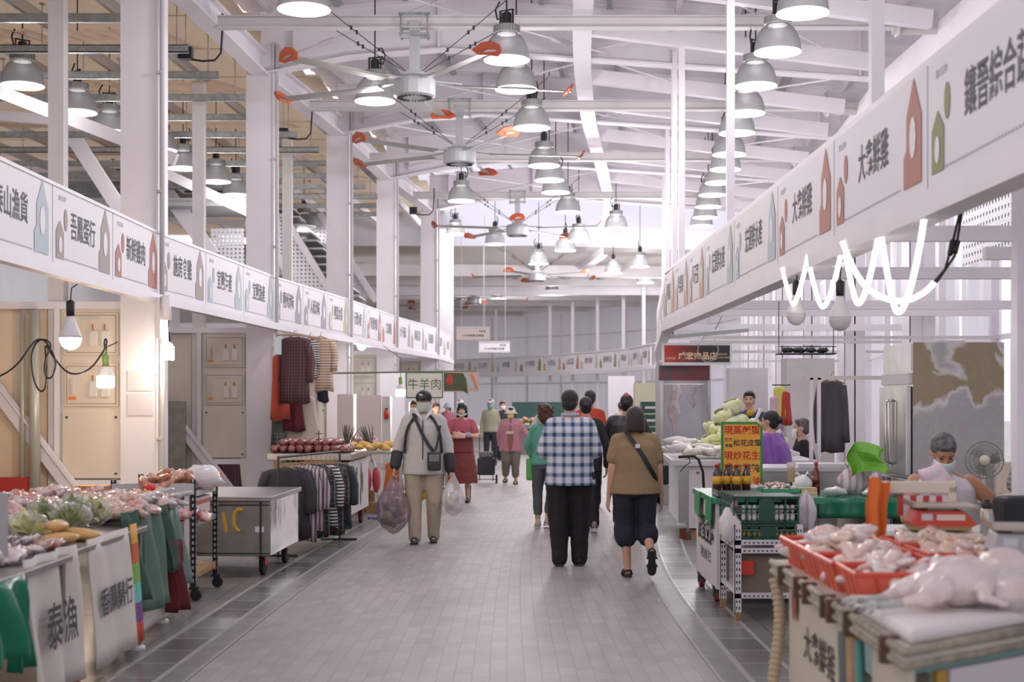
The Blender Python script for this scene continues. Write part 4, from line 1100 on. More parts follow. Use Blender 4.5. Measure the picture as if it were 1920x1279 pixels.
for k, (x, y) in enumerate(((-2.62, 6.5), (-2.74, 6.62), (-2.66, 6.78), (-2.82, 6.75), (-2.55, 6.66))):
    place(b0 if k == 0 else copy_tree(b0), (x, y, .80), None, 1, 'dark bottle standing on the nearest left table at the picture edge', 'dark bottles on the nearest left table')
E = empty('red_bowl', (-2.5, 6.35, .80), 0, 'red plastic bowl on the corner of the nearest left table', 'bowl'); MB().lathe([(.05, 0), (.09, .06), (.085, .06), (.04, .01), (.001, .01)], n=18).build('bowl_shell', redp, E, smooth=True)
leaflet = mat('paper_grey', (.45, .44, .45), .5)
tag(MB().box((0, 0, 0), (.3, .004, .34)).build('plastic_sleeve', leaflet, loc=(-2.62, 6.95, .99), rz=.5), 'grey plastic sleeve standing among the nearest goods', 'sleeve')
E = empty('cardboard_box', at(168, 938, 13.2), 0, 'brown cardboard box with printed bars behind the meat heap', 'box'); MB().b2((-.15, 0, -.15), (.15, .25, .13)).build('carton', card, E)
for z in (.04, -.03): MB().b2((-.09, -.003, z), (.09, 0, z + .035)).build('printed_bar', mat('dark_brown_print', (.10, .04, .02), .8), E)
E = empty('storage_shelf', at(165, 967, 13.6), 0, 'low shelf board behind the meat heap under the cream cabinet', 'shelf'); c0 = E.location; MB().b2((-1.2, -.5, .0), (.4, .3, .03)).build('board', wood, E)
for x in (-1.15, .35): MB().b2((x - .03, -.3, -c0.z), (x + .03, .2, 0)).build('side', wood, E)

def check_mat(name, base, line, line2=None, sx=18, sz=18, w=.16, axis=('X', 'Z')):
    m = bpy.data.materials.new(name); m.use_nodes = True; nt = m.node_tree; b = nt.nodes['Principled BSDF']; b.inputs['Roughness'].default_value = .8
    tc = nt.nodes.new('ShaderNodeTexCoord'); sp = nt.nodes.new('ShaderNodeSeparateXYZ'); nt.links.new(tc.outputs['Object'], sp.inputs[0])
    prev = None
    for ax, s, c in ((axis[0], sx, line), (axis[1], sz, line2 or line)):
        if not s: continue
        mu = nt.nodes.new('ShaderNodeMath'); mu.operation = 'MULTIPLY'; mu.inputs[1].default_value = s; fr = nt.nodes.new('ShaderNodeMath'); fr.operation = 'FRACT'
        lt = nt.nodes.new('ShaderNodeMath'); lt.operation = 'LESS_THAN'; lt.inputs[1].default_value = w
        nt.links.new(sp.outputs[ax], mu.inputs[0]); nt.links.new(mu.outputs[0], fr.inputs[0]); nt.links.new(fr.outputs[0], lt.inputs[0])
        mx = nt.nodes.new('ShaderNodeMix'); mx.data_type = 'RGBA'; mx.inputs[6].default_value = (*base, 1); mx.inputs[7].default_value = (*c, 1)
        if prev: nt.links.new(prev, mx.inputs[6])
        nt.links.new(lt.outputs[0], mx.inputs[0]); prev = mx.outputs[2]
    nt.links.new(prev, b.inputs['Base Color']); return m
# ---- black slotted-angle rack on castors
E = empty('shelf_rack', (-2.88, 11.85, 0), 0, 'black slotted angle rack on castors with trays of food, beside the stainless chest', 'rack')
def slotted(mb, a, b, w=.04):
    mb.bar(a, b, w, w)
bk = mat('black_slotted_angle', (.02, .02, .022), .45, .3)
for x in (-.32, .32):
    for y in (-.42, .42):
        L = MB().b2((x-.02, y-.02, .11), (x+.02, y+.02, .98)).build('post', bk, E)
        mb = MB()
        for k in range(17): mb.b2((x-.007, y-.022, .16 + k*.05), (x+.007, y-.019, .185 + k*.05)); mb.b2((x+.019, y-.007, .16 + k*.05), (x+.022, y+.007, .185 + k*.05))
        mb.build('slot', mat('pale_hole', (.5, .5, .5), .6), L)
        C_ = MB(); C_.lathe([(.001, -.018), (.045, -.018), (.045, .018), (.001, .018)], c=(x+.02, y, .05), n=18, M=Matrix.Rotation(R(90), 3, 'X') @ Matrix.Rotation(R(0), 3, 'Z')); C_.b2((x-.01, y-.025, .05), (x+.03, y-.019, .11)); C_.b2((x-.01, y+.019, .05), (x+.03, y+.025, .11)); C_.b2((x-.03, y-.03, .10), (x+.04, y+.03, .115))
        C_.build('castor', rubber, E)
tag(MB().b2((-.16, -.3, 0), (.16, .3, .17)).build('pack_carton', check_mat('pink_white_pack', (.74, .64, .62), (.58, .16, .15), None, 0, 9, .3), loc=(-2.74, 11.85, .645)), 'row of pink and white packets on the middle shelf of the black rack', 'packets')
for z, m in ((.20, wood), (.62, galv), (.86, mat('white_tray', (.62, .60, .60), .4))):
    MB().b2((-.33, -.43, z - .02), (.33, .43, z + .025)).build('shelf', m, E)
MB().b2((-.33, -.45, .86), (.33, -.43, .95)).build('tray_rim', mat('white_tray', (.62, .60, .60), .4), E)
MB().b2((.25, -.44, .05), (.29, -.42, .85)).build('white_strip', white, E)
scatter([proto('sausage_pack', (.12, .05, .04), meatm('sausage_brown', (.50, .18, .10), (.72, .45, .35)), 21, 'sausage pack')], heap_pts(14, -2.98, -2.5, 11.4, 11.9, .93, .08, 7), 'bag of brown sausages on the top shelf of the black rack', 'sausage packs on the black rack', .8, 1.1, .6)
wb = film('white_bag_film', (.9, .88, .9), .72)
tag(lump(5, (.17, .15, .10), .35, 16).build('white_plastic_bag', wb, smooth=True, loc=(-2.56, 11.75, .98)), 'crumpled white plastic bag on the top shelf of the black rack', 'plastic bag')
tag(MB().b2((-.1, -.1, 0), (.1, .1, .12)).build('orange_box', mat('orange_carton', (.70, .27, .08), .6), loc=(-2.58, 12.05, .89)), 'small orange carton at the back of the black rack', 'box')
scatter([proto('red_pack', (.11, .08, .05), meatm('red_pack', (.62, .05, .05), (.82, .70, .68)), 23, 'food pack')], heap_pts(12, -2.95, -2.5, 11.4, 12.0, .68, .08, 8), 'red and white food pack on the middle shelf of the black rack', 'food packs on the middle shelf', .8, 1.1, .4)
def fruit(name, r, m, cat, seed=1, squash=.95): 
    return proto(name, (r, r, r * squash), m, seed, cat, .06, 1.2, n=12)
scatter([fruit('orange_fruit', .045, meatm('peach_skin', (.75, .32, .16), (.82, .50, .30), .35), 'fruit')], heap_pts(16, -2.85, -2.55, 10.5, 10.78, .86, .09, 9), 'round orange fruit piled in front of the black rack', 'orange fruit in front of the black rack', .9, 1.1)
leg_table(-3.1, -2.52, 10.46, 10.8, .82, 'fruit_stand', 'narrow stand holding the orange fruit in front of the black rack', steeld, legm, False)
scatter([proto('red_ribbon_bow', (.05, .04, .02), mat('red_ribbon', (.7, .04, .04), .5), 3, 'ribbon', .6)], [(-2.7, 10.62, .97)], 'red ribbon bow on top of the orange fruit', None or 'ribbon bow')

# ---- stainless chest on red castors
def caster(mb_w, mb_f, x, y, r=.1):
    mb_w.lathe([(.001, -.02), (r, -.02), (r, .02), (.001, .02)], c=(x, y, r), n=22, M=Matrix.Rotation(R(90), 3, 'Y') @ Matrix.Rotation(0, 3, 'Z'))
    mb_f.b2((x - .03, y - .035, r - .01), (x - .022, y + .035, r * 2.35)); mb_f.b2((x + .022, y - .035, r - .01), (x + .03, y + .035, r * 2.35)); mb_f.b2((x - .035, y - .045, r * 2.25), (x + .035, y + .045, r * 2.4)); mb_f.b2((x - .028, y - .05, r * 1.1), (x + .028, y - .042, r * 2.4))
E = empty('steel_chest', (-2.2, 12.9, 0), R(-2), 'dull stainless steel chest cart on red castors with yellow paint marks', 'cart')
MB().b2((-1.35, 0, .20), (0, 1.4, .70)).build('body', steeld, E, bevel=.008)
MB().b2((0, .02, .205), (.006, 1.38, .70)).build('side_sheet', mat('bright_stainless', (.72, .71, .72), .12, 1.0, noise_amt=.1, noise_scale=3, bump=.25, bump_scale=3), E)
MB().b2((-1.38, -.03, .70), (.03, 1.43, .745)).build('lid', steel, E, bevel=.006)
mb = MB()
for z in (.22, .66): mb.b2((-1.35, -.006, z), (0, 0, z + .012))
mb.b2((-.09, -.008, .2), (-.07, 0, .7)); mb.build('seam', darkst, E)
yel = mat('yellow_paint', (.62, .38, .05), .6)
mb = MB(); mb.tube([(-.27 + .055*math.cos(a), -.004, .53 + .10*math.sin(a)) for a in [R(60 + 24*k) for k in range(10)]], .018, 6); mb.build('paint_mark', yel, E)
MB().bar((-.42, -.004, .60), (-.39, -.004, .42), .03, .006).build('paint_mark', yel, E); MB().bar((-.56, -.004, .58), (-.48, -.004, .40), .03, .006).build('paint_mark', yel, E)
MB().b2((-.13, -.006, .42), (-.05, -.001, .47)).build('white_sticker', signw, E)
for x, y in ((-.12, .3), (-.1, 1.25), (-1.2, .3), (-1.2, 1.25)):
    w_, f_ = MB(), MB(); caster(w_, f_, x, y); F_ = f_.build('castor_fork', redp, E); w_.build('castor_wheel', rubber, F_, smooth=False)

# ---- garments
def garment_mesh(w, h, d=.07, seed=0, flare=1.0, collar=True, folds=.012):
    mb = MB(); n = 28; rings = []
    rr = random.Random(seed); ph = rr.uniform(0, 6)
    prof = [(.0, .35, .6), (-.015, .7, .9), (-.05, .98, 1), (-.12, 1.0, 1), (-.3, .93, 1.05), (-.55, .95, 1.1), (-.8, 1.0, 1.2), (-1.0, 1.04, 1.25)]
    vs = []
    for t, k, kd in prof:
        z = t * h; f = folds * (-t)
        wk = w / 2 * (k + (flare - 1) * (-t)); dk = d / 2 * kd
        for q in range(n):
            a = 2 * math.pi * q / n
            fo = 1 + f / (d / 2) * math.cos(a * 7 + ph) * 1.2
            vs.append((wk * math.cos(a) + f * math.cos(a * 5 + ph), dk * math.sin(a) * fo, z + (.02 * math.sin(a * 3 + ph) if t < -.9 else 0)))
    m = len(prof); fs = [(i*n + q, i*n + (q+1) % n, (i+1)*n + (q+1) % n, (i+1)*n + q) for i in range(m-1) for q in range(n)]
    fs = [tuple(reversed(f)) for f in fs]
    fs.append(tuple(range(n))); fs.append(tuple((m-1)*n + q for q in reversed(range(n))))
    mb.add(vs, fs); return mb
def garment(name, w, h, m, loc, rz, label, group, cat='garment', sleeves=.55, seed=0, flare=1.0, d=.08, hook=True, sr=.055, zc=None):
    E = garment_mesh(w, h, d, seed, flare).build(name, m, smooth=True, loc=loc, rz=rz); tag(E, label, cat, group)
    if sleeves:
        for s in (-1, 1):
            mb = MB(); a = Vector((s * w * .42, 0, -.05)); b = Vector((s * w * .56, .02, -.05 - sleeves * .5)); c = Vector((s * w * .55, -.02, -.05 - sleeves))
            mb.tube([a, a.lerp(b, .5), b, b.lerp(c, .5), c], [sr, sr * 1.05, sr, sr * .95, sr * .9], 12); mb.build('sleeve', m, E, smooth=True)
    if hook:
        mb = MB(); mb.tube([(-.16, 0, -.03), (0, 0, .03), (.16, 0, -.03)], .008, 6); mb.tube([(0, 0, .03), (0, 0, .08), (.02, 0, .10), (.035, 0, .08)], .004, 5); mb.build('hanger', wood, E)
    return E
tartan = check_mat('brown_tartan', (.075, .045, .055), (.22, .10, .09), (.16, .07, .07), 22, 22, .2)
strp = check_mat('tan_striped_knit', (.55, .33, .20), (.80, .72, .66), None, 0, 24, .42)
bws = check_mat('black_white_stripe', (.03, .03, .04), (.7, .7, .68), None, 0, 28, .5)
greyw = check_mat('dark_check', (.03, .035, .04), (.2, .22, .12), (.12, .12, .12), 16, 16, .15)
pinks = check_mat('pink_grey_stripe', (.5, .42, .45), (.12, .08, .1), None, 26, 0, .4)
cm1 = lambda n, c: mat(n, c, .85, bump=.25, bump_scale=14)
rust_ = cm1('rust_wool', (.45, .07, .035)); wine = cm1('wine_wool', (.13, .022, .035)); creamc = cm1('cream_cotton', (.66, .58, .50)); greenw = cm1('grey_green_cotton', (.10, .12, .10)); navy = cm1('navy_cotton', (.025, .03, .045)); camel = cm1('camel_wool', (.52, .33, .17)); charc = cm1('charcoal_cotton', (.04, .04, .048))
GY = 20.7
def gpx(px, py, Y): return at(px, py, Y)
g = 'garments hanging under the left band'
gy = 20.6
garment('hanging_coat', .50, .95, tartan, gpx(552, 632, 20.4), R(-25), 'brown tartan coat hanging beside the third column', g, 'coat', sleeves=.6, seed=1, d=.14)
garment('hanging_pinafore', .42, .95, rust_, gpx(526, 665, 20.6), R(70), 'rust red pinafore dress hanging against the third column', g, 'dress', sleeves=0, seed=2, flare=1.3, d=.1, hook=False)
garment('hanging_skirt', .34, .55, wine, gpx(546, 738, 20.9), R(-10), 'wine red skirt hanging below the tartan coat', g, 'skirt', sleeves=0, seed=3, flare=1.25, hook=False)
garment('hanging_trousers', .22, .55, greenw, gpx(523, 770, 20.9), R(10), 'grey green trousers hanging below the rust red dress', g, 'trousers', sleeves=0, seed=4, hook=False)
garment('hanging_shirt', .40, .80, strp, gpx(601, 634, 21.6), R(-12), 'tan and white striped knit top hanging under the band', g, 'shirt', sleeves=.45, seed=5, d=.12)
garment('hanging_shirt', .30, .60, bws, gpx(581, 636, 21.3), R(60), 'black and white striped top half hidden behind the tan striped top', g, 'shirt', sleeves=.35, seed=6)
garment('hanging_shirt', .30, .70, creamc, gpx(577, 668, 21.5), R(40), 'cream short sleeved top behind the tartan coat', g, 'shirt', sleeves=.3, seed=7)
garment('hanging_trousers', .26, .22, navy, gpx(601, 727, 21.9), R(-12), 'dark folded trousers hanging below the tan striped top', g, 'trousers', sleeves=0, seed=8, hook=False)
garment('hanging_dress', .40, 1.0, creamc, gpx(566, 740, 21.0), R(-20), 'long cream dress with folds hanging below the tartan coat', g, 'dress', sleeves=0, seed=9, flare=2.1, d=.12, hook=False)
garment('hanging_shawl', .26, .85, creamc, gpx(586, 748, 21.8), R(-40), 'cream shawl hanging beside the fruit cart', g, 'shawl', sleeves=0, seed=10, flare=1.8, hook=False)
garment('hanging_jacket', .2, .5, camel, gpx(523, 840, 19.8), R(60), 'camel coloured sleeve of a jacket by the third column', g, 'jacket', sleeves=0, seed=11, hook=False)
garment('hanging_skirt', .22, .35, greyw, gpx(521, 812, 20.2), R(60), 'dark checked skirt low beside the third column', g, 'skirt', sleeves=0, seed=12, hook=False)
tag(MB().tube([gpx(520, 628, 20.3), gpx(560, 628, 20.5), gpx(632, 640, 22.5)], .012, 8).build('clothes_rail', wood), 'wooden rail carrying the garments under the left band', 'rail')
tag(MB().b2((0, 0, 0), (.1, .01, .24)).build('price_tag', mat('pale_tag', (.75, .82, .85), .4), loc=gpx(514, 665, 19.9)), 'pale plastic price card hanging in front of the rust red dress', 'card')
for (px, py, m, nm, l) in ((398, 850, wine, 'hanging_skirt', 'dark red skirt hanging beneath the second cabinet'), (430, 850, tartan, 'hanging_skirt', 'dark checked skirt hanging beneath the second cabinet'),):
    garment(nm, .34, .6, m, gpx(px, py, 22.4), 0, l, g, 'skirt', sleeves=0, seed=int(px), hook=False, flare=1.2)
# low rail full of dark clothes
g = 'garments on the low rail by the steel chest'
cl = [(charc, 'black top with a round neck at the front of the low rail'), (navy, 'dark navy top on the low rail behind the black top'), (pinks, 'pink and grey striped top on the low rail'), (pinks, 'second pink and grey striped top on the low rail'), (charc, 'charcoal jacket on the low rail'), (greyw, 'dark checked shirt on the low rail'), (bws, 'black and white striped top on the low rail'),
      (cm1('plum_cotton', (.10, .03, .06)), 'plum coloured top on the low rail'), (greyw, 'second dark checked shirt on the low rail'), (charc, 'black coat at the far end of the low rail'), (cm1('slate_cotton', (.10, .12, .13)), 'slate grey jacket last on the low rail')]
for k, (m, l) in enumerate(cl):
    t = k / 10; p = Vector((lerp(-2.35, -2.02, t), lerp(14.75, 16.2, t), .93 - .05 * abs(t - .4)))
    garment('rail_garment', .40 + .06 * (k % 3 == 0), .74 + .1 * ((k * 7) % 3 - 1) * .5, m, p, R(8 + 6 * ((k * 5) % 3 - 1)), l, g, sleeves=.42, seed=k + 20, d=.09, hook=True)
E = empty('clothes_rack', (-2.2, 15.5, 0), 0, 'low steel clothes rack carrying dark tops beside the stainless chest', 'rack')
MB().tube([Vector((-2.4, 14.6, 1.03)) - E.location, Vector((-1.98, 16.35, 1.03)) - E.location], .014, 8).build('rail', darkst, E)
for (x, y) in ((-2.4, 14.6), (-1.98, 16.35)):
    MB().tube([Vector((x, y, 0)) - E.location, Vector((x, y, 1.03)) - E.location], .012, 8).build('upright', darkst, E); MB().tube([Vector((x - .22, y, .02)) - E.location, Vector((x + .2, y, .02)) - E.location], .012, 8).build('foot', darkst, E)

# ---- fruit cart
E = empty('fruit_cart', (-2.0, 17.4, 0), R(-2), 'grey fruit cart on dark red castors with a painted white side', 'cart')
MB().b2((-.85, 0, .20), (0, 1.7, .86)).build('body', mat('taupe_board', (.30, .27, .24), .6), E)
MB().b2((.0, .0, .20), (.012, 1.7, .86)).build('side_board', mat('white_board_scuffed', (.74, .72, .73), .5, noise_amt=.08), E)
MB().b2((-1.0, -.06, .88), (.05, 1.78, .965)).build('counter_top', steel, E, bevel=.01)
cr = mat('carrot_red_paint', (.6, .16, .08), .7); dg_ = mat('dark_green_paint', (.10, .13, .09), .8)
for k, (y, z0, z1, m) in enumerate(((.55, .38, .60, cr), (.72, .36, .58, cr), (.60, .60, .78, dg_), (1.0, .45, .82, dg_), (1.12, .40, .70, dg_), (.95, .26, .5, dg_), (.3, .6, .75, dg_))):
    mb = MB(); n = 10; mb.add([(.014, y + .05 * math.cos(a * .628) * 1.3, (z0+z1)/2 + (z1-z0)/2 * math.sin(a * .628)) for a in range(n)], [tuple(range(n))]); mb.build('painted_vegetable', m, E)
for x, y in ((-.1, .2), (-.05, 1.4), (-.8, .2), (-.8, 1.4)):
    w_, f_ = MB(), MB(); caster(w_, f_, x, y, .085); F_ = f_.build('castor_fork', mat('dark_red_iron', (.22, .04, .03), .5), E); w_.build('castor_wheel', mat('dark_red_wheel', (.12, .03, .03), .5), F_)
dragon = meatm('dark_red_fruit', (.20, .045, .04), (.33, .12, .10), .3, 10)
fr = [fruit('dark_red_fruit', .052, dragon, 'fruit', k) for k in (1, 2)]
pts = []
rr = random.Random(3)
for L_ in range(4):
    for iy in range(7 - L_):
        for ix in range(9 - 2 * L_): pts.append((-2.92 + .105 * (ix + L_) + rr.uniform(-.01, .01), 17.5 + .12 * (iy + L_ * .5) + rr.uniform(-.02, .02), 1.015 + .075 * L_))
scatter(fr, pts[:100], 'dark red round fruit in the pile on the fruit cart', 'dark red fruit on the fruit cart', .9, 1.1)
pts = [(-2.15 + .06 * (k % 3), 17.55 + .13 * (k // 3), 1.0 + .02 * (k % 2)) for k in range(15)]
scatter(fr, pts, 'small dark red fruit at the near corner of the fruit cart', 'small dark red fruit at the cart corner', .6, .75)
def banana_like(name, L, r, m, cat, bend=.25, seed=0):
    mb = MB(); n = 9; mb.tube([(L * (t / n - .5), bend * L * ((t / n - .5) ** 2) * 2, 0) for t in range(n + 1)], [r * (.25 + .75 * math.sin(math.pi * (t + .6) / (n + 1.2))) for t in range(n + 1)], 10); o = mb.build(name, m, smooth=True); o['category'] = cat; return o
scatter([banana_like('yellow_mango', .22, .045, mat('mango_yellow', (.75, .48, .12), .4), 'fruit')], [(-2.15 + .08 * k, 18.2 + .1 * (k % 4), 1.01 + .03 * (k % 2)) for k in range(8)], 'yellow fruit on the street side of the fruit cart', 'yellow fruit on the fruit cart', .8, 1.1, .2)
E = empty('steel_rack', (-2.35, 17.3, .97), 0, 'small wire stand rising from the fruit pile', 'stand'); mb = MB(); mb.tube([(0, 0, 0), (0, 0, .28)], .006, 6)
for z in (.1, .17, .24): mb.tube([(-.04, 0, z), (.04, 0, z)], .005, 5)
mb.build('wire', darkst, E)
# cream boards and pillar behind the fruit cart
tag(MB().b2((-3.0, 24.4, 0), (-2.72, 24.9, 1.72)).build('cream_hoarding', mat('cream_board', (.74, .65, .62), .5)), 'tall narrow cream board standing behind the fruit pile, by the third column', 'board')
tag(MB().b2((-2.66, 24.3, 0), (-2.24, 24.36, 1.70)).build('cream_hoarding', mat('cream_board', (.74, .65, .62), .5)), 'wide cream board standing behind the fruit pile', 'board')
tag(MB().b2((-2.22, 24.3, 0), (-2.08, 24.6, 1.68)).build('grey_pillar_box', white2), 'slim pale box pillar beside the wide cream board', 'pillar box')
E = empty('fire_extinguisher', (-2.14, 24.25, 1.38), 0, 'small red fire extinguisher fixed to the slim pale pillar', 'fire extinguisher'); MB().lathe([(.001, -.08), (.04, -.08), (.04, .05), (.015, .08)], n=12).build('cylinder', redp, E, smooth=True); MB().b2((-.03, -.02, .08), (.03, .01, .10)).build('valve', darkst, E)
# dried-goods table with white trestle legs
E = empty('trestle_table', (-1.95, 21.2, 0), 0, 'white trestle table of dried goods beyond the fruit cart', 'table')
MB().b2((-.75, -.8, .84), (.35, 1.1, .88)).build('table_top', mat('wax_cloth', (.45, .45, .35), .5, noise_amt=.4, noise_scale=20), E)
MB().b2((-.7, -.82, .62), (.3, -.8, .72)).build('under_shelf', white2, E)
for s in (-1, 1):
    for x in (-.5, .1):
        mb = MB(); mb.bar((x, -.5 + s * .35 - .1, 0), (x + s * .2, -.5, .84), .035, .035); mb.build('trestle_leg', white, E)
g = 'dried meat strips on the trestle table'
pnk = meatm('dried_pink_meat', (.72, .42, .36), (.80, .60, .55), .4)
scatter([proto('dried_meat', (.14, .06, .03), pnk, 31, 'dried meat')], heap_pts(22, -2.6, -1.75, 20.8, 21.9, .91, .12, 12), 'pinkish dried meat on the trestle table', g)
def reeds(name, n, L, m, cat, spread=.35, seed=0, w=.012):
    mb = MB(); rr = random.Random(seed)
    for k in range(n):
        a = rr.uniform(0, 6.28); e = rr.uniform(0, spread); d = Vector((math.cos(a) * math.sin(e), math.sin(a) * math.sin(e), math.cos(e))); mb.tube([d * .02, d * L * .6, d * L], [w * .5, w, w * .2], 5)
    o = mb.build(name, m); o['category'] = cat; return o
scatter([reeds('dried_stalks', 12, .42, mat('dark_reed', (.12, .11, .09), .8), 'dried stalks', .5, 2)], [(-2.05, 20.9, .88), (-2.45, 21.0, .88)], lambda k: ['bunch of dark dried stalks standing on the trestle table', 'smaller bunch of dark stalks behind the fruit cart'][k], 'dried stalks on the trestle table')
E = empty('red_bag', (-1.93, 19.6, .52), 0, 'pair of red mesh bags hanging from the end of the fruit cart', 'bag')
for k in (-.06, .06):
    b_ = lump(4, (.055, .05, .18), .15, 12).build('mesh_bag', mat('red_mesh', (.55, .07, .09), .6), E, smooth=True); b_.location = (k, 0, 0)
MB().tube([(-.05, 0, .17), (0, 0, .34), (.05, 0, .17)], .02, 6).build('tied_top', signw, E)
g='boxes under the trestle table'
for k, (x, y, w, h, m) in enumerate(((-1.9, 20.4, .4, .14, card), (-2.2, 20.7, .35, .3, wood), (-1.75, 21.6, .3, .2, card))): tag(MB().b2((x - w/2, y, 0), (x + w/2, y + .3, h)).build('crate', m), ['flat brown carton under the trestle table', 'wooden crate in the shade under the trestle table', 'far brown carton under the trestle table'][k], 'box', g)
tag(MB().tube([(-1.95, 19.3, .03), (-1.45, 19.0, .03)], .03, 8).build('umbrella_roll', mat('blue_white_roll', (.35, .42, .55), .5)), 'rolled blue and white sheet lying on the floor by the fruit cart', 'roll')
garment('orange_cloth', .22, .42, mat('orange_cloth', (.72, .20, .05), .7), (-1.68, 20.2, .74), 0, 'orange cloth hanging from the trestle table beside the walking man', None, 'cloth', 0, 3, 1.3, hook=False)
garment('yellow_cloth', .24, .62, mat('yellow_cloth', (.80, .56, .05), .7), (-1.12, 20.0, .84), 0, 'yellow cloth hanging behind the walking man with the white jacket', None, 'cloth', 0, 4, 1.2, hook=False)
E = empty('market_table', (-1.3, 20.9, 0), 0, 'second stall table seen behind the walking man', 'table'); MB().b2((-.3, -.9, .84), (.35, .8, .88)).build('table_top', wood, E)
for x in (-.27, .3):
    for y in (-.85, .75): MB().b2((x-.02, y-.02, 0), (x+.02, y+.02, .84)).build('leg', steel, E)
# meat sign and banner
E = empty('meat_sign', at(796, 722, 23.55), 0, 'white board hand painted with three green characters above the walking man', 'sign')
w, h = .60, .42
MB().b2((-w/2, 0, -h/2), (w/2, .02, h/2)).build('board', mat('sign_cream', (.78, .76, .68), .5), E)
mb = MB()
for a, b in (((-w/2, -h/2), (w/2, -h/2)), ((w/2, -h/2), (w/2, h/2)), ((w/2, h/2), (-w/2, h/2)), ((-w/2, h/2), (-w/2, -h/2))): mb.bar((a[0], 0, a[1]), (b[0], 0, b[1]), .015, .02)
mb.build('border', mat('sign_green', (.08, .16, .07), .6), E)
text('牛羊肉', .20, mat('sign_green', (.08, .16, .07), .6), E, face_m((0, -.004, 0), (1, 0, 0), (0, 0, 1)), sx=.95)
tag(MB().tube([(-3.22, 23.6, 2.72), (-3.22, 23.6, 2.06), (-.62, 23.6, 2.10)], .014, 8).build('hanging_rail', mat('rail_green', (.16, .20, .13), .5)), 'thin green rail carrying the meat sign and the photo banner', 'rail')
E = empty('photo_banner', at(866, 717, 23.5), 0, 'photo banner of grilled meat with a dark green ground beside the meat sign', 'banner')
MB().b2((-.30, 0, -.16), (.28, .01, .17)).build('sheet', mat('beige_print', (.60, .45, .37), .5), E)
MB().add([(-.30, -.004, -.14), (.02, -.004, -.14), (.10, -.004, -.2), (.06, -.004, .15), (-.30, -.004, .16)], [(0, 1, 2, 3, 4)]).build('green_print', mat('dark_green_print', (.07, .09, .035), .5), E)
lump(2, (.06, .004, .09), .2, 10).build('red_rose_print', mat('rose_red', (.5, .05, .03), .5), E).location = (-.2, -.008, .04)
MB().add([(.02, -.006, .15), (.12, -.006, .13), (.24, -.006, -.10), (.12, -.006, -.12), (.1, -.006, .0)], [(0, 1, 2, 3, 4)]).build('silver_print', mat('silver_print', (.45, .48, .52), .4), E)
MB().add([(.13, -.008, .14), (.19, -.008, .12), (.27, -.008, -.12), (.21, -.008, -.09), (.2, -.008, .0)], [(0, 1, 2, 3, 4)]).build('orange_print', mat('orange_print', (.65, .25, .08), .5), E)

# planters and cabinets in the far left row
for k, (px, w_, z1) in enumerate(((735, .5, 2.2), (772, .5, 1.9))):
    p = at(px, 750, 29.5 + 2 * k); tag(MB().b2((p.x - w_/2, p.y, 0), (p.x + w_/2, p.y + .4, z1)).build('pale_cabinet', mat('pale_lilac_door', (.72, .70, .76), .5)), ['tall pale lilac cabinet behind the trestle table', 'cream cabinet behind the walking man'][k], 'cabinet')
# ============================================================ RIGHT STALLS
# ---- chicken counter nearest the camera
E = empty('chicken_counter', (1.25, 4.45, 0), 0, 'cream panelled chicken counter with a bamboo edged top, nearest on the right', 'counter')
o_ = E.location
rimm = mat('bamboo_rim', (.42, .37, .28), .6, noise_amt=.3, noise_scale=25)
TP = [(1.22, 4.42), (1.74, 4.83), (3.2, 5.9), (3.2, 7.0), (1.26, 6.9)]
def slab(poly, z0, z1, off=o_):
    mb = MB(); n = len(poly); mb.add([(x - off.x, y - off.y, z0) for x, y in poly] + [(x - off.x, y - off.y, z1) for x, y in poly], [tuple(range(n - 1, -1, -1)), tuple(range(n, 2*n))] + [(i, (i+1) % n, n + (i+1) % n, n + i) for i in range(n)]); return mb
slab(TP, .80, .845).build('counter_top', mat('pale_worn_top', (.62, .58, .50), .5, noise_amt=.15), E)
for k, (a, b) in enumerate(zip(TP, TP[1:] + TP[:1])):
    if k in (0, 1, 4):
        for z, r in ((.835, .016), (.79, .013)):
            MB().tube([Vector((a[0], a[1], z)) - o_, Vector((b[0], b[1], z)) - o_], r, 8).build('rim_pole', rimm, E, smooth=True)
for t in (.08, .3, .42, .47, .62, .7, .86):
    p = Vector((lerp(1.22, 1.26, t), lerp(4.42, 6.9, t), .81)) - o_; MB().box(p, (.06, .03, .09)).build('clip', mat('rusty_iron', (.14, .08, .05), .6, .3), E)
pan = mat('cream_counter_panel', (.62, .56, .45), .55)
panw = mat('lilac_white_panel', (.66, .62, .66), .5)
A_ = Vector((1.30, 6.62, 0)); B_ = Vector((1.285, 5.32, 0)); C2 = Vector((1.28, 5.02, 0)); D_ = Vector((1.27, 4.52, 0))
def vpanel(a, b, z0, z1, m, name, t=.02):
    mb = MB(); mb.bar(Vector((a.x, a.y, (z0+z1)/2)) - o_, Vector((b.x, b.y, (z0+z1)/2)) - o_, t, z1 - z0); return mb.build(name, m, E)
p1 = vpanel(A_, B_, .02, .77, pan, 'side_panel'); p2 = vpanel(C2, D_, .02, .77, pan, 'side_panel')
Fm = face_m(Vector((1.278, 5.93, .55)) - o_, (0, -1, 0), (0, 0, 1)); text('大鑫鮮雞', .155, mat('brown_ink', (.07, .045, .03), .7), p1, Fm, bold=.012)
Fm = face_m(Vector((1.262, 4.70, .34)) - o_, (0, -1, 0), (0, 0, 1)); text('大鑫', .155, mat('brown_ink', (.07, .045, .03), .7), p2, Fm, bold=.012)
for p_, y in ((p1, 6.42), (p2, 4.97)):
    MB().add([(1.272 - o_.x, y - o_.y + .05 * math.cos(a * .52), .70 + .08 * math.sin(a * .52)) for a in range(12)], [tuple(range(12))]).build('round_mark', mat('brick_red_mark', (.30, .08, .05), .6), p_)
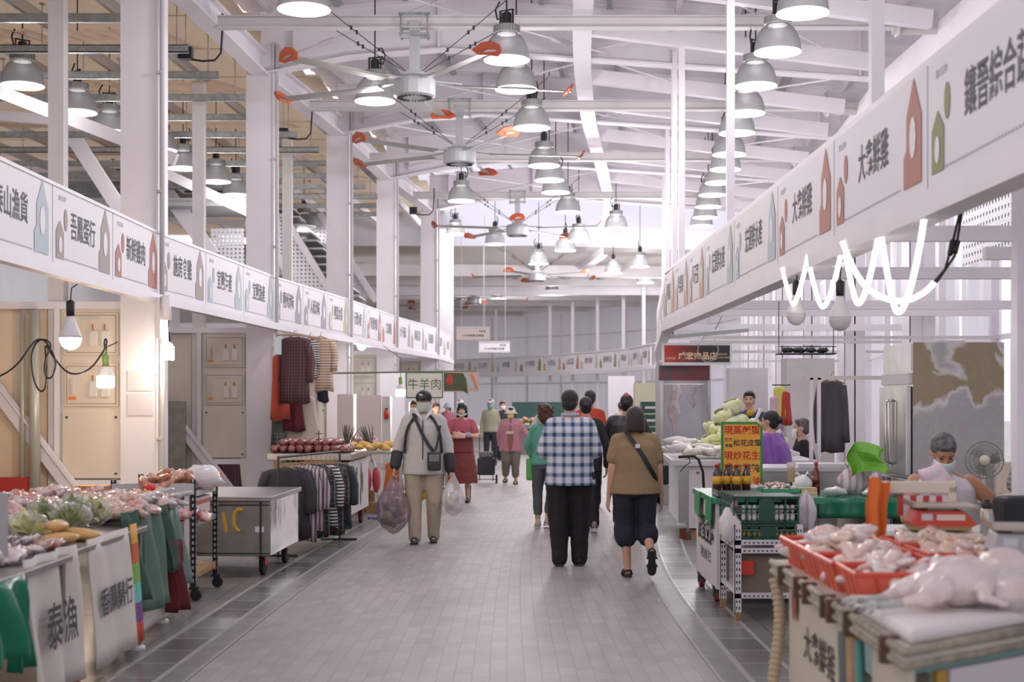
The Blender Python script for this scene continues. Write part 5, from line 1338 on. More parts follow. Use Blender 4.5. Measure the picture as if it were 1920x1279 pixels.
vpanel(Vector((1.41, 4.60, 0)), Vector((3.2, 5.93, 0)), .02, .75, panw, 'front_panel')
vpanel(Vector((1.29, 4.51, 0)), Vector((1.325, 4.535, 0)), .02, .75, mat('dark_gap_shade', (.10, .085, .06), .7), 'gap_shade_strip')  # shade of the gap beside the striped board, painted as a dark strip
st_ = stripe_mat('counter_stripes', [(.05, .14, .08), (.20, .04, .06), (.20, .04, .06), (.50, .28, .06)], 'Z', .1, .78)
vpanel(Vector((1.355, 4.56, 0)), Vector((1.395, 4.59, 0)), .02, .75, st_, 'striped_board')
for k, (y, m, r, l) in enumerate(((5.26, mat('slate_pipe', (.10, .11, .12), .5), .035, ''), (5.15, wood, .03, ''), (5.07, mat('teal_pole', (.08, .25, .22), .5), .018, ''))):
    x = 1.24; MB().tube([Vector((x, y, .05)) - o_, Vector((x + .01, y, .4)) - o_, Vector((x, y + .01, .76)) - o_], r, 10).build('post', m, E, smooth=True)
mb = MB(); n = 46
pts = [(1.24 + .02 * math.sin(k * .12), 6.72 - .002 * k, .78 - k * .0135) for k in range(n)]
mb.tube([Vector(p) for p in pts], [.030 if k % 2 else .024 for k in range(n)], 10)
tag(mb.build('corrugated_hose', mat('beige_hose', (.50, .40, .26), .5), smooth=False), 'beige corrugated hose hanging from the left corner of the chicken counter', 'hose')
E2 = empty('floor_broom', (1.24, 6.68, 0), 0, 'red and cream plastic dustpan standing under the corrugated hose', 'dustpan'); MB().lathe([(.10, 0), (.10, .1), (.06, .14), (.02, .17)], n=16).build('pan', mat('cream_plastic', (.70, .62, .50), .5), E2, smooth=True); MB().lathe([(.105, .085), (.09, .13), (.05, .15)], n=16).build('red_edge', redp, E2)
# white foam slab at the front
def rounded(mb_poly, z0, z1, m, name, label, cat):
    o = slab(mb_poly, z0, z1, Vector((mb_poly[0][0], mb_poly[0][1], 0))).build(name, m, loc=(mb_poly[0][0], mb_poly[0][1], 0), bevel=.02); return tag(o, label, cat)
foam = mat('white_foam_sheet', (.82, .77, .76), .6)
rounded([(1.25, 4.47), (1.72, 4.86), (2.9, 5.72), (2.9, 6.0), (1.72, 5.32), (1.25, 5.30)], .846, .895, foam, 'foam_slab', 'thick white foam slab at the front of the chicken counter', 'slab')
# coral baskets
def basket(x, y, w, d, h, label, rz=0):
    E = empty('plastic_basket', (x, y, .846), rz, label, 'basket', 'coral red baskets on the chicken counter')
    t = .006; k = .82
    def wall(p0, p1, q0, q1):
        a, b, c, d_ = Vector(p0), Vector(p1), Vector(q1), Vector(q0); n = (b - a).cross(d_ - a).normalized() * t
        mb = MB(); mb.add([a, b, c, d_, a + n, b + n, c + n, d_ + n], [(0,3,2,1),(4,5,6,7),(0,1,5,4),(1,2,6,5),(2,3,7,6),(3,0,4,7)]); return mb
    X, Y, x_, y_ = w/2, d/2, w/2*k, d/2*k
    mb = MB(); mb.b2((-x_, -y_, 0), (x_, y_, .008))
    for q in (wall((-x_,-y_,0),(x_,-y_,0),(-X,-Y,h),(X,-Y,h)), wall((x_,y_,0),(-x_,y_,0),(X,Y,h),(-X,Y,h)), wall((-x_,y_,0),(-x_,-y_,0),(-X,Y,h),(-X,-Y,h)), wall((x_,-y_,0),(x_,y_,0),(X,-Y,h),(X,Y,h))): mb.ext(q)
    mb.build('shell', basketm, E)
    mb = MB(); mb.tube([(-X,-Y,h), (X,-Y,h), (X,Y,h), (-X,Y,h)], .012, 8, close=True); mb.build('rim', mat('deeper_coral', (.70, .08, .04), .35), E)
    for s in (-.66, 0, .66):
        MB().bar((s*x_, -y_ - .004, 0), (s*X, -Y - .004, h), .012, .012).build('rib', MATS['deeper_coral'], E); MB().bar((-x_ - .004, s*y_, 0), (-X - .004, s*Y, h), .012, .012).build('rib', MATS['deeper_coral'], E)
    return E
bk_ = [(1.50, 6.62, 'farthest coral basket at the left corner of the counter'), (1.50, 6.25, 'second coral basket along the street edge of the counter'), (1.50, 5.88, 'third coral basket along the street edge of the counter'), (1.51, 5.51, 'nearest coral basket beside the foam slab'),
       (1.98, 6.62, 'coral basket in front of the red scale box'), (1.98, 6.2, 'coral basket of skins in the middle of the counter'), (2.0, 5.80, 'coral basket behind the plucked fowl'), (2.48, 6.45, 'coral basket at the far right of the counter')]
for k, (x, y, l) in enumerate(bk_): basket(x, y, .43, .345, .115, l, rnd.uniform(-.04, .04))
ck = lambda n, c, c2: mat(n, c, .25, col2=c2, noise_scale=16, coat=.4, bump=.35, bump_scale=22)
ch1, ch2, ch3, ch4 = ck('raw_chicken_pale', (.86, .74, .68), (.82, .56, .50)), ck('raw_chicken_white', (.84, .80, .79), (.78, .62, .58)), ck('raw_chicken_skin', (.84, .66, .52), (.80, .58, .46)), ck('raw_giblets', (.66, .30, .22), (.80, .55, .48))
CP = [proto('chicken_piece', (.055, .035, .022), ch1, 41, 'chicken piece', .35, 2.5), proto('chicken_piece', (.07, .03, .02), ch2, 42, 'chicken piece', .4, 2.8), proto('chicken_piece', (.06, .05, .018), ch3, 43, 'chicken piece', .4, 2.5), proto('chicken_piece', (.035, .028, .018), ch4, 44, 'giblet', .4, 2.5)]
def drum(seed):
    mb = MB(); mb.tube([(-.07, 0, 0), (-.055, 0, 0), (-.02, .003, 0), (.02, .0, 0), (.05, 0, 0), (.07, 0, 0)], [.012, .014, .013, .028, .034, .014], 12); return mb
dr = drum(1).build('drumstick', ch1, smooth=True); dr['category'] = 'drumstick'; CP.append(dr)
mixes = [(1, 1, 0), (0, 2, 1, 0), (1, 0, 4), (1, 1, 4, 3), (2, 0, 2), (0, 2, 2, 0), (3, 1, 3, 0), (1, 0, 2)]
desc = ['pale chicken skin piece', 'chicken skin piece', 'chicken wing piece', 'small chicken piece', 'fatty chicken skin piece', 'chicken skin piece', 'giblet and neck piece', 'wrapped chicken piece']
for k, (x, y, l) in enumerate(bk_):
    scatter([CP[q] for q in mixes[k]], heap_pts(30, x - .18, x + .18, y - .14, y + .14, .895, .115 if k != 1 else .16, 60 + k, .35), '%s in the %s' % (desc[k], l.replace('coral basket', 'basket')), 'chicken pieces in the %s' % l.replace('coral ', ''), .8, 1.25, .8)
scatter([CP[q] for q in (1, 0, 1)], heap_pts(18, 1.75, 2.3, 5.45, 5.75, .89, .06, 71), 'small raw chicken piece spilled behind the foam slab', 'chicken pieces behind the foam slab', .7, 1.1, .6)
scatter([CP[3]], heap_pts(22, 1.72, 1.95, 5.5, 5.75, .92, .09, 72), 'dark red giblet in the heap right of the fowl', 'giblets right of the fowl', .8, 1.2, .8)
# ---- metaball-like body maker used for fowl and people
def blob(name, mb, m, parent=None, voxel=.01, smooth=4, disp=0.0, dscale=.1, loc=None, decimate=0):
    o = mb.build(name, m, parent, smooth=True, loc=loc)
    r = o.modifiers.new('remesh', 'REMESH'); r.mode = 'VOXEL'; r.voxel_size = voxel; r.use_smooth_shade = True
    if smooth: s = o.modifiers.new('smooth', 'SMOOTH'); s.iterations = smooth; s.factor = .5
    if disp:
        t = bpy.data.textures.get('folds_%g' % dscale) or bpy.data.textures.new('folds_%g' % dscale, 'CLOUDS'); t.noise_scale = dscale
        d = o.modifiers.new('folds', 'DISPLACE'); d.texture = t; d.strength = disp; d.mid_level = .5
    return o
def cap(mb, a, b, ra, rb, n=12):
    """tapered capsule"""
    a, b = Vector(a), Vector(b); d = b - a; L = max(d.length, 1e-6); q = d.to_track_quat('Z', 'Y').to_matrix()
    prof = [(max(ra * math.sin(t), .0008), -ra * math.cos(t)) for t in [i * math.pi / 8 for i in range(5)]] + [(max(rb * math.cos(t), .0008), L + rb * math.sin(t)) for t in [i * math.pi / 8 for i in range(5)]]
    return mb.lathe(prof, a, n, q)
def fowl(loc, rz, label, feet=True):
    E = empty('plucked_chicken', loc, rz, label, 'chicken', 'whole plucked chickens on the foam slab'); E.scale = (1.08, 1.08, 1.08)
    mb = MB(); mb.ell((.02, 0, .085), (.12, .095, .085), 14); mb.ell((.10, 0, .075), (.06, .075, .055), 12); mb.ell((-.09, 0, .07), (.06, .06, .05), 12)
    for s in (-1, 1):
        cap(mb, (-.08, s * .05, .07), (-.15, s * .085, .045), .048, .032); cap(mb, (-.15, s * .085, .045), (-.22, s * .06, .03), .026, .015)
        cap(mb, (.07, s * .08, .08), (.02, s * .13, .05), .028, .02); cap(mb, (.02, s * .13, .05), (.09, s * .15, .025), .018, .010)
    cap(mb, (.14, 0, .09), (.22, .03, .04), .032, .02)
    blob('body', mb, ck('plucked_skin', (.82, .72, .69), (.74, .60, .57)), E, .007, 3, .006, .03)
    if feet:
        grey = mat('chicken_foot_skin', (.48, .48, .46), .5); nail = mat('chicken_claw', (.10, .07, .08), .5)
        for s in (-1, 1):
            f = MB(); b = Vector((-.22, s * .06, .03)); e = b + Vector((-.075, s * .005, -.008)); cap(f, b, e, .014, .011); cap(f, e, e + Vector((-.01, 0, 0)), .013, .012)
            tips = []
            for a in (-35, -8, 20, 50):
                d = Vector((-math.cos(R(a)), math.sin(R(a)), 0)); p1_ = e + d * .032 + Vector((0, 0, .010)); p2_ = e + d * .066 + Vector((0, 0, -.008)); cap(f, e, p1_, .009, .0075); cap(f, p1_, p2_, .0075, .005); tips.append((p2_, d))
            F_ = blob('foot', f, grey, E, .004, 2)
            for p_, d in tips: MB().tube([p_, p_ + d * .012 + Vector((0, 0, -.003)), p_ + d * .022 + Vector((0, 0, -.009))], [.004, .003, .001], 6).build('claw', nail, F_)
    return E
fowl((1.55, 4.98, .895), R(14), 'whole plucked chicken with grey clawed feet pointing to the street')
fowl((1.80, 5.22, .895), R(60), 'whole plucked chicken lying just behind the clawed one', False)
fowl((2.35, 5.55, .895), R(-150), 'whole plucked chicken at the right of the foam slab', False)
fo = lump(9, (.17, .12, .07), .3, 20, 2.6).build('wrapped_chicken', ck('wrapped_chicken_skin', (.84, .74, .72), (.78, .58, .52)), smooth=True, loc=(1.78, 4.98, .95)); tag(fo, 'plastic wrapped chicken at the front right of the foam slab', 'chicken'); f2 = lump(9, (.18, .13, .08), .3, 20, 2.6).build('wrap', clearf, fo, smooth=True)
# ---- scales and foam boxes
creamp = mat('ivory_plastic', (.74, .66, .56), .45)
def foam_box(loc, rz, w, d, h, label):
    E = empty('foam_box', loc, rz, label, 'box', 'ivory foam boxes on the chicken counter')
    MB().b2((-w/2, -d/2, 0), (w/2, d/2, h)).build('box_body', creamp, E, bevel=.012); MB().b2((-w/2 - .008, -d/2 - .008, h), (w/2 + .008, d/2 + .008, h + .03)).build('box_lid', creamp, E, bevel=.01); return E
foam_box((2.03, 6.78, .846), R(-6), .34, .3, .12, 'ivory box carrying the red scale')
foam_box((2.08, 5.72, .846), R(-8), .36, .28, .10, 'ivory box carrying the grey scale at the picture edge')
def scale(loc, rz, body, label, s=1.0):
    E = empty('market_scale', loc, rz, label, 'scale', 'market scales on the chicken counter'); E.scale = (s, s, s)
    P = [(-.13, .02), (.13, .02), (.16, .035), (.10, .10), (-.12, .10), (-.14, .035)]
    mb = MB(); mb.prism(P, .2, Matrix.Translation((0, -.1, 0))); mb.build('housing', body, E, bevel=.006)
    mb = MB(); mb.b2((-.14, -.10, .008), (.13, .10, .025)); 
    for x in (-.1, .1):
        for y in (-.08, .08): mb.lathe([(.014, 0), (.014, .012)], c=(x, y, 0), n=10)
    mb.build('base', mat('ochre_base', (.33, .25, .12), .6), E)
    MB().b2((-.10, -.104, .055), (-.05, -.1, .085)).build('display', mat('lcd_pale', (.6, .62, .65), .3), E); MB().b2((-.03, -.104, .055), (.10, -.1, .082)).build('display', mat('cream_label', (.75, .65, .55), .5), E)
    mb = MB(); mb.b2((-.14, -.12, .115), (.16, .12, .125)); mb.b2((-.14, -.12, .125), (-.13, .12, .14)); mb.b2((-.06, -.05, .10), (.06, .05, .115)); mb.build('weighing_pan', mat('aged_tin', (.42, .36, .30), .4, .6), E)
    return E
scale((2.03, 6.77, 1.0), R(-4), mat('scale_red', (.58, .07, .045), .4), 'red market scale with a tin pan on the ivory box')
scale((2.07, 5.71, .98), R(-10), mat('scale_grey', (.42, .43, .46), .4), 'grey market scale at the picture edge', 1.1)
E = empty('ivory_frame', (2.02, 7.0, .78), R(-4), 'ivory plastic frame standing upright behind the red scale', 'frame')
mb = MB(); mb.b2((-.23, -.02, 0), (-.19, .02, .40)); mb.b2((.12, -.02, .12), (.16, .02, .42)); mb.b2((-.23, -.02, .38), (.16, .02, .44)); mb.build('upright_frame', creamp, E, bevel=.006)
MB().b2((-.12, -.012, .27), (.12, .0, .37)).build('striped_card', check_mat('red_white_card', (.75, .70, .68), (.55, .06, .07), None, 16, 0, .5), E)
tw = MB(); tw.grid(lambda u, v: ((u - .5) * .10 - .02 * (1 - v) + .004 * math.sin(v * 9), .018 * math.sin(u * 9 + v), -.27 * (1 - v) + .015 * math.sin(u * 6)), 14, 8, .008, (0, -1, 0)); tag(tw.build('orange_towel', mat('orange_towel', (.75, .19, .04), .85), loc=(1.79, 6.93, 1.23)), 'orange towel hanging over the corner of the ivory frame', 'towel')
def flask(loc, h, r, label):
    E = empty('steel_flask', loc, 0, label, 'flask', 'flasks beside the grey scale'); MB().lathe([(r*.9, 0), (r, .005), (r, h*.72), (r*.8, h*.8)], n=18).build('bottle_body', mat('brushed_bronze', (.48, .40, .36), .3, .8), E, smooth=True); MB().lathe([(r*.82, h*.79), (r*.85, h*.9), (r*.5, h*.94), (r*.5, h), (.001, h)], n=16).build('lid', black, E, smooth=True); return E
flask((2.72, 8.15, .80), .25, .037, 'tall steel flask with a black lid beside the kneeling tray'.replace('kneeling tray', 'grey scale'))
flask((2.82, 8.33, .80), .19, .03, 'shorter steel flask just behind the tall one')
tag(MB().b2((-.13, -.08, 0), (.13, .08, .26)).build('black_bag', mat('black_fabric', (.015, .015, .018), .6), loc=(2.95, 8.3, .80), rz=.3, bevel=.03), 'black fabric bag standing at the picture edge behind the grey scale', 'bag')
# teal bench behind
E = empty('teal_bench', (2.95, 8.2, 0), R(-4), 'pale teal counter with a white cloth top before the man in the white vest', 'counter')
teal = mat('pale_teal', (.38, .62, .60), .5)
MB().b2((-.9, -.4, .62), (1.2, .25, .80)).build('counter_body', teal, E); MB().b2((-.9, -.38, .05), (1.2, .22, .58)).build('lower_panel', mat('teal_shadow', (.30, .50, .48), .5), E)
MB().b2((-.95, -.48, .575), (1.25, .3, .62)).build('shelf_rail', wood, E); MB().b2((-.95, .0, .80), (1.25, .45, .86)).build('cloth_top', mat('lace_cloth', (.72, .70, .68), .7, noise_amt=.25, noise_scale=40), E, bevel=.01)
tag(MB().b2((-.35, 0, -.72), (.35, .03, .0)).build('dark_red_crate', mat('dark_red_plastic', (.12, .02, .03), .5), loc=(2.2, 9.4, .72)), 'dark red crate in the shade below the green table', 'crate')
# ---- white slotted rack with green crates
E = empty('slotted_rack', (1.86, 10.75, 0), 0, 'white slotted angle rack carrying two green crates', 'rack')
for x in (-.21, .24):
    for y in (-.36, .36):
        mb = MB(); mb.b2((x-.025, y-.003, .06), (x+.025, y+.003, .71)); mb.b2((x-.025, y-.003, .06), (x-.019, y+.045, .71)); L_ = mb.build('upright', white, E)
        mb = MB()
        for k in range(13):
            for q in (-.013, .007): mb.b2((x+q, y-.005, .09+k*.047), (x+q+.008, y-.002, .11+k*.047))
        mb.build('slot', black, L_); MB().b2((x-.02, y-.02, 0), (x+.02, y+.04, .07)).build('wood_block', wood, L_)
for z in (.17, .50, .56):
    mb = MB()
    for y in (-.36, .36): mb.b2((-.23, y-.003, z), (.26, y+.003, z+.035))
    mb.b2((-.23, -.36, z+.03), (.26, .36, z+.036)); S_ = mb.build('shelf', white, E)
    mb = MB()
    for k in range(14): mb.b2((-.20+k*.033, -.366, z+.012), (-.186+k*.033, -.362, z+.022))
    mb.build('slot', black, S_)
MB().b2((-.18, -.3, .21), (.22, .25, .47)).build('clear_box', film('brown_clear_box', (.30, .24, .19), .75), E); MB().b2((-.19, -.34, .34), (-.09, -.31, .44)).build('red_card', redp, E)
gcr = mat('dark_green_crate', (.02, .085, .055), .45)
def crate(loc, w, d, h, fill, label, lines=mat('crate_edge', (.20, .34, .30), .5)):
    E = empty('egg_crate', loc, 0, label, 'crate', 'green crates on the white rack')
    mb = MB(); mb.b2((-w/2, -d/2, 0), (w/2, d/2, .012)); 
    for y in (-d/2, d/2): 
        for z in (.012, h*.5, h-.02): mb.b2((-w/2, y-.005, z), (w/2, y+.005, z+.012))
        for k in range(6): x = -w/2 + k*w/5; mb.b2((x-.006, y-.005, 0), (x+.006, y+.005, h))
    for x in (-w/2, w/2):
        mb.b2((x-.004, -d/2, 0), (x+.004, d/2, h))
    mb.b2((-.055, -d/2-.01, .02), (.055, -d/2, h*.85)); mb.b2((-w/2-.012, -d/2-.012, h-.012), (w/2+.012, d/2+.012, h))
    mb.build('crate_shell', gcr, E)
    mb = MB()
    for z in (.07, .13, .19): mb.b2((-w/2, -d/2-.008, z), (w/2, -d/2-.005, z+.004)); mb.b2((-w/2-.008, -d/2, z), (-w/2-.005, d/2, z+.004))
    mb.build('edge_line', lines, E)
    return E
crate((1.875, 10.72, .595), .395, .6, .115, 0, 'lower green plastic crate with brown eggs on the white rack')
crate((1.86, 10.72, .715), .47, .62, .20, 0, 'upper green plastic crate with white egg tops on the white rack')
eg = proto('white_egg', (.018, .018, .03), mat('white_shell', (.82, .80, .80), .4), 1, 'egg', .02); ebr = proto('brown_jar', (.018, .018, .03), mat('ochre_glass', (.35, .27, .08), .3), 1, 'jar', .02)
for o_e, z0, nm, rws in ((eg, .76, 'white egg standing in the upper green crate', 2), (ebr, .64, 'ochre jar in the lower green crate', 1)):
    pts = [(x, 10.44, z0 + .062 * r) for r in range(rws) for x in (1.70, 1.74, 1.78, 1.82, 1.94, 1.98, 2.02, 2.06)]
    scatter([o_e], pts, nm, nm.split(' in the')[0].split(' standing')[0] + 's in the green crate', 1, 1.02, .02)
wbag = lump(12, (.075, .07, .13), .35, 18, 2.0)
o = wbag.build('white_plastic_bag', film('white_bag_dense', (.86, .82, .85), .85), smooth=True, loc=(1.60, 10.45, .70)); tag(o, 'white plastic bag hanging from the street side of the rack', 'plastic bag'); MB().tube([(.03, 0, .12), (.05, 0, .22)], [.03, .012], 8).build('pink_knot', mat('pink_bag_knot', (.62, .30, .30), .5), o, smooth=True)
o = lump(14, (.09, .06, .16), .35, 18, 2.0).build('striped_plastic_bag', check_mat('faint_striped_bag', (.72, .69, .73), (.62, .45, .50), None, 11, 0, .25), smooth=True, loc=(2.24, 10.9, .74)); tag(o, 'pale pink striped bag hanging beside the green crates', 'plastic bag')
# ---- white lettered cart with soy bottles and the yellow menu
E = empty('food_cart', (1.62, 11.25, 0), 0, 'white cart with dark lettering on its side, soy bottles and a yellow menu on top', 'cart')
cs = MB().b2((0, 0, .12), (.02, 1.25, .80)).build('side_panel', mat('cart_white', (.74, .71, .72), .45), E)
MB().b2((.02, .02, .12), (.75, 1.23, .78)).build('cart_body', mat('cart_steel_dull', (.45, .43, .41), .4, .6), E)
F_ = face_m((-.004, .62, .53), (0, -1, 0), (0, 0, 1)); text('皮蛋豆腐', .24, ink, cs, F_, bold=.02); text('現包水餃 手工', .10, ink, cs, F_ @ Matrix.Translation((0, -.20, 0)), bold=.01)
MB().b2((-.03, -.03, .80), (.85, 1.28, .845)).build('top_sheet', mat('green_plastic_top', (.06, .30, .16), .25), E)
for y in (.05, .75): 
    mb = MB(); mb.add([(-.035, y, .845), (-.035, y + .35, .845), (-.04, y + .33, .66), (-.04, y + .05, .62)], [(0, 1, 2, 3)]); o = mb.build('hanging_flap', mat('bright_green_plastic', (.03, .36, .12), .3), E); so = o.modifiers.new('s', 'SOLIDIFY'); so.thickness = .004
for x, y in ((.02, .15), (.02, 1.05), (.7, .15), (.7, 1.05)):
    w_, f_ = MB(), MB(); caster(w_, f_, x, y, .055); F2 = f_.build('castor_fork', darkst, E); w_.build('castor_wheel', mat('castor_dark_red', (.22, .03, .04), .4), F2)
b0 = sauce_bottle('soy_bottle', .235, .036, soy, redp, mat('yellow_label', (.78, .44, .04), .5))
for k, (x, y) in enumerate(((1.665, 11.55), (1.75, 11.6), (1.825, 11.55), (1.91, 11.6), (1.70, 11.72), (1.79, 11.74))):
    place(b0 if k == 0 else copy_tree(b0), (x, y, .865), k, 1, ['first soy sauce bottle from the street in the front row', 'second soy sauce bottle from the street in the front row', 'third soy sauce bottle from the street, right in front of the menu', 'fourth soy sauce bottle, overlapping the yellow menu', 'soy sauce bottle in the back row nearest the street', 'soy sauce bottle in the back row behind the third'][k], 'soy bottles on the lettered cart')
def tray(loc, w, d, h, m, label):
    E = empty('food_tray', loc, 0, label, 'tray'); mb = MB(); mb.b2((-w/2, -d/2, 0), (w/2, d/2, .006)); mb.b2((-w/2, -d/2, 0), (-w/2+.006, d/2, h)); mb.b2((w/2-.006, -d/2, 0), (w/2, d/2, h)); mb.b2((-w/2, -d/2, 0), (w/2, -d/2+.006, h)); mb.b2((-w/2, d/2-.006, 0), (w/2, d/2, h)); mb.build('tray_shell', m, E); return E
tray((1.88, 11.42, .848), .50, .36, .055, steel, 'steel tray under the soy bottles')
tray((2.06, 10.98, .905), .30, .22, .035, mat('green_tray', (.06, .36, .20), .35), 'green plastic tray on the corner of the cart')
tag(MB().b2((-.14, -.1, 0), (.14, .1, .055)).build('support_box', steel, loc=(2.06, 11.0, .85)), 'low steel box holding up the green tray', 'box')
scatter([proto('dried_shrimp', (.03, .015, .012), meatm('dried_shrimp', (.75, .60, .56), (.6, .4, .35)), 5, 'dried shrimp')], heap_pts(26, 1.95, 2.2, 10.92, 11.4, .925, .04, 80), 'small pale dried shrimp heaped on the trays', 'dried shrimp on the trays', .8, 1.3)
E = empty('menu_board', at(1391, 924, 12.15), R(0), 'yellow menu board with green border and red and black characters', 'menu board')
w, h = 78 * 12.15 / FPX, 133 * 12.15 / FPX
mb = MB(); P = [(-w/2, 0), (w/2, 0), (w/2, h - .05), (w/2 - .05, h), (-w/2, h)]; mb.prism(P, .012); mb.build('green_border', mat('menu_green', (.04, .27, .06), .5), E)
mb = MB(); P = [(-w/2+.022, .012), (w/2-.022, .012), (w/2-.022, h - .05), (w/2-.05, h-.022), (-w/2+.022, h-.022)]; mb.prism(P, .006, Matrix.Translation((0, -.006, 0))); mb.build('yellow_face', mat('menu_yellow', (.86, .40, .05), .5), E)
rm = mat('menu_red', (.55, .02, .015), .6); km = mat('menu_black', (.03, .025, .05), .6)
F0 = face_m((0, -.009, 0), (1, 0, 0), (0, 0, 1)); cw = w / 4.6
for row, (t, m_, s_, x_) in enumerate((('現蒸鹹蛋', rm, cw, 0), ('松花皮蛋', km, cw * .78, .045), ('現炒花生', rm, cw, 0), ('現包餛飩', km, cw * .98, 0), ('蔴　油', rm, cw, .05))):
    text(t, s_, m_, E, F0 @ Matrix.Translation((x_, h - .075 - row * (h - .09) / 4.75, 0)), bold=.014)
text('陳茶', cw * .42, km, E, F0 @ Matrix.Translation((-w/2 + .065, h - .075 - .75 * (h - .09) / 4.75, 0)), bold=.02); text('年葉', cw * .42, km, E, F0 @ Matrix.Translation((-w/2 + .065, h - .075 - 1.2 * (h - .09) / 4.75, 0)), bold=.02)
MB().b2((-w/2, .012, -.02), (w/2, .03, .03)).build('foot_rail', darkst, E)
# ---- green covered table
E = empty('green_table', (2.25, 12.0, 0), R(-2), 'table draped with glossy green plastic behind the crates', 'table')
gp = mat('glossy_green_plastic', (.012, .19, .09), .25, coat=.3)
MB().b2((.24, -.45, .80), (.88, .6, .825)).build('table_top', gp, E)
mb = MB(); mb.grid(lambda u, v: (lerp(.24, .90, u), -.46 - .015 * math.sin(u * 20) * (1 - v), lerp(.66 if u < .9 else .66, .825, v)), 30, 4, .005, (0, -1, 0)); mb.grid(lambda u, v: (.885 + .05 * (1 - v), lerp(-.46, .6, u), lerp(.66, .825, v)), 8, 3, .005, (1, 0, 0)); mb.build('draped_edge', gp, E, smooth=True)
for x in (.28, .82):
    for y in (-.4, .52): MB().b2((x-.02, y-.02, 0), (x+.02, y+.02, .80)).build('leg', steel, E)
E = empty('green_table', (3.1, 12.5, 0), 0, 'second stretch of green covered table behind the ivory frame', 'table'); MB().b2((-.2, -.5, .72), (.12, .5, .80)).build('table_top', gp, E); MB().b2((-.15, -.4, 0), (.08, .4, .72)).build('table_body', mat('pale_board', (.55, .50, .45), .6), E)
# items on it
def pbag(loc, r, m, label, seed, handles=True):
    o = lump(seed, r, .22, 18, 1.8).build('plastic_bag', m, smooth=True, loc=loc); tag(o, label, 'plastic bag')
    if handles:
        for s in (-1, 1): MB().tube([(s * r[0] * .2, 0, r[2] * .8), (s * r[0] * .6, 0, r[2] * 1.35), (s * r[0] * .75, 0, r[2] * 1.05)], .009, 6).build('handle', m, o, smooth=True)
    return o
pbag((2.45, 12.0, .91), (.08, .06, .075), film('white_takeaway_bag', (.88, .85, .86), .85), 'small tied white takeaway bag on the green table', 31)
pbag((2.88, 12.0, .93), (.125, .09, .12), check_mat('pink_striped_bag', (.80, .72, .76), (.62, .40, .50), None, 17, 0, .4), 'pink and white striped carrier bag on the green table', 33)
pbag((3.14, 12.25, .91), (.07, .07, .08), check_mat('pink_striped_bag', (.80, .72, .76), (.62, .40, .50), None, 17, 0, .4), 'smaller striped carrier bag tucked behind the large striped one', 35)
E = empty('food_container', (2.42, 11.68, .826), 0, 'clear plastic lunch box with orange and green food on the green table', 'container'); MB().b2((-.08, -.05, 0), (.08, .05, .04)).build('tub', mat('amber_tub', (.66, .50, .38), .3), E, bevel=.008); MB().b2((-.075, -.045, .04), (.0, .045, .075)).build('greens', mat('pale_olive_food', (.50, .52, .30), .5), E); MB().b2((.0, -.045, .04), (.075, .045, .075)).build('orange_food', mat('pale_orange_food', (.75, .42, .22), .5), E)
b1 = sauce_bottle('sauce_bottle', .27, .034, mat('chilli_red_glass', (.14, .01, .008), .15, coat=.5), redp, mat('chilli_red_glass', (.14, .01, .008), .15)); place(b1, (2.57, 12.02, .826), 0, 1, 'dark red chilli sauce bottle standing on the green table'); b1['category'] = 'bottle'
E = empty('plastic_cup', (2.28, 11.62, .95), 0, 'plastic cup wrapped in brown paper on a thin stand beside the crates', 'cup'); MB().lathe([(.026, 0), (.036, .16), (.034, .16), (.024, .004)], n=16).build('cup_wall', film('clear_cup', (.8, .75, .7), .4), E); MB().lathe([(.028, .0), (.033, .12), (.001, .12)], n=14).build('brown_wrap', mat('kraft_paper', (.42, .32, .18), .7), E); MB().tube([(0, 0, 0), (0, 0, -.12)], .01, 6).build('stand', black, E)
scatter([proto('crumpled_bag', (.11, .08, .045), film('white_bag_film', (.9, .88, .9), .72), 51, 'plastic bag', .5, 2.6)], [(2.2, 11.8, .86), (2.66, 11.72, .86), (2.05, 12.0, .86), (3.0, 11.7, .86)], lambda k: ['crumpled white bag on the green table beside the lunch box', 'crumpled clear bag in front of the striped bag', 'crumpled white bag near the menu board', 'crumpled white bag at the end of the green table'][k], 'crumpled bags on the green table', .9, 1.1, .2)
# steel sink counter behind
E = empty('steel_counter', (2.9, 14.0, 0), 0, 'long stainless steel counter behind the green table', 'counter'); MB().b2((-.7, -.3, .0), (1.25, .4, .93)).build('counter_body', steel, E); MB().b2((-.75, -.35, .93), (1.3, .45, .97)).build('worktop', mat('pale_worktop', (.62, .60, .62), .35), E, bevel=.006)
tag(MB().b2((-.45, -.2, 0), (.1, .2, .035)).build('white_tray', white, loc=(3.2, 13.85, .97)), 'flat white chopping board on the stainless counter', 'board')
tp = MB(); tp.grid(lambda u, v: ((u - .5) * .24 + .03 * math.sin(v * 7) - .12 * max(0, .45 - u) * (1 - v), .10 * math.sin(u * 5) + .12 * v, -.26 * (1 - v) * (.75 + .35 * (1 - u)) + .07 * math.sin(u * 2.4 + .6)), 12, 6, .006, (0, -1, 0))
o = tp.build('green_tarp', mat('lime_green_tarp', (.16, .42, .04), .4, bump=.3, bump_scale=6), smooth=False, loc=(2.95, 11.75, 1.20), rz=.1); tag(o, 'bright lime green plastic sheet draped beside the steel refrigerator', 'plastic sheet')
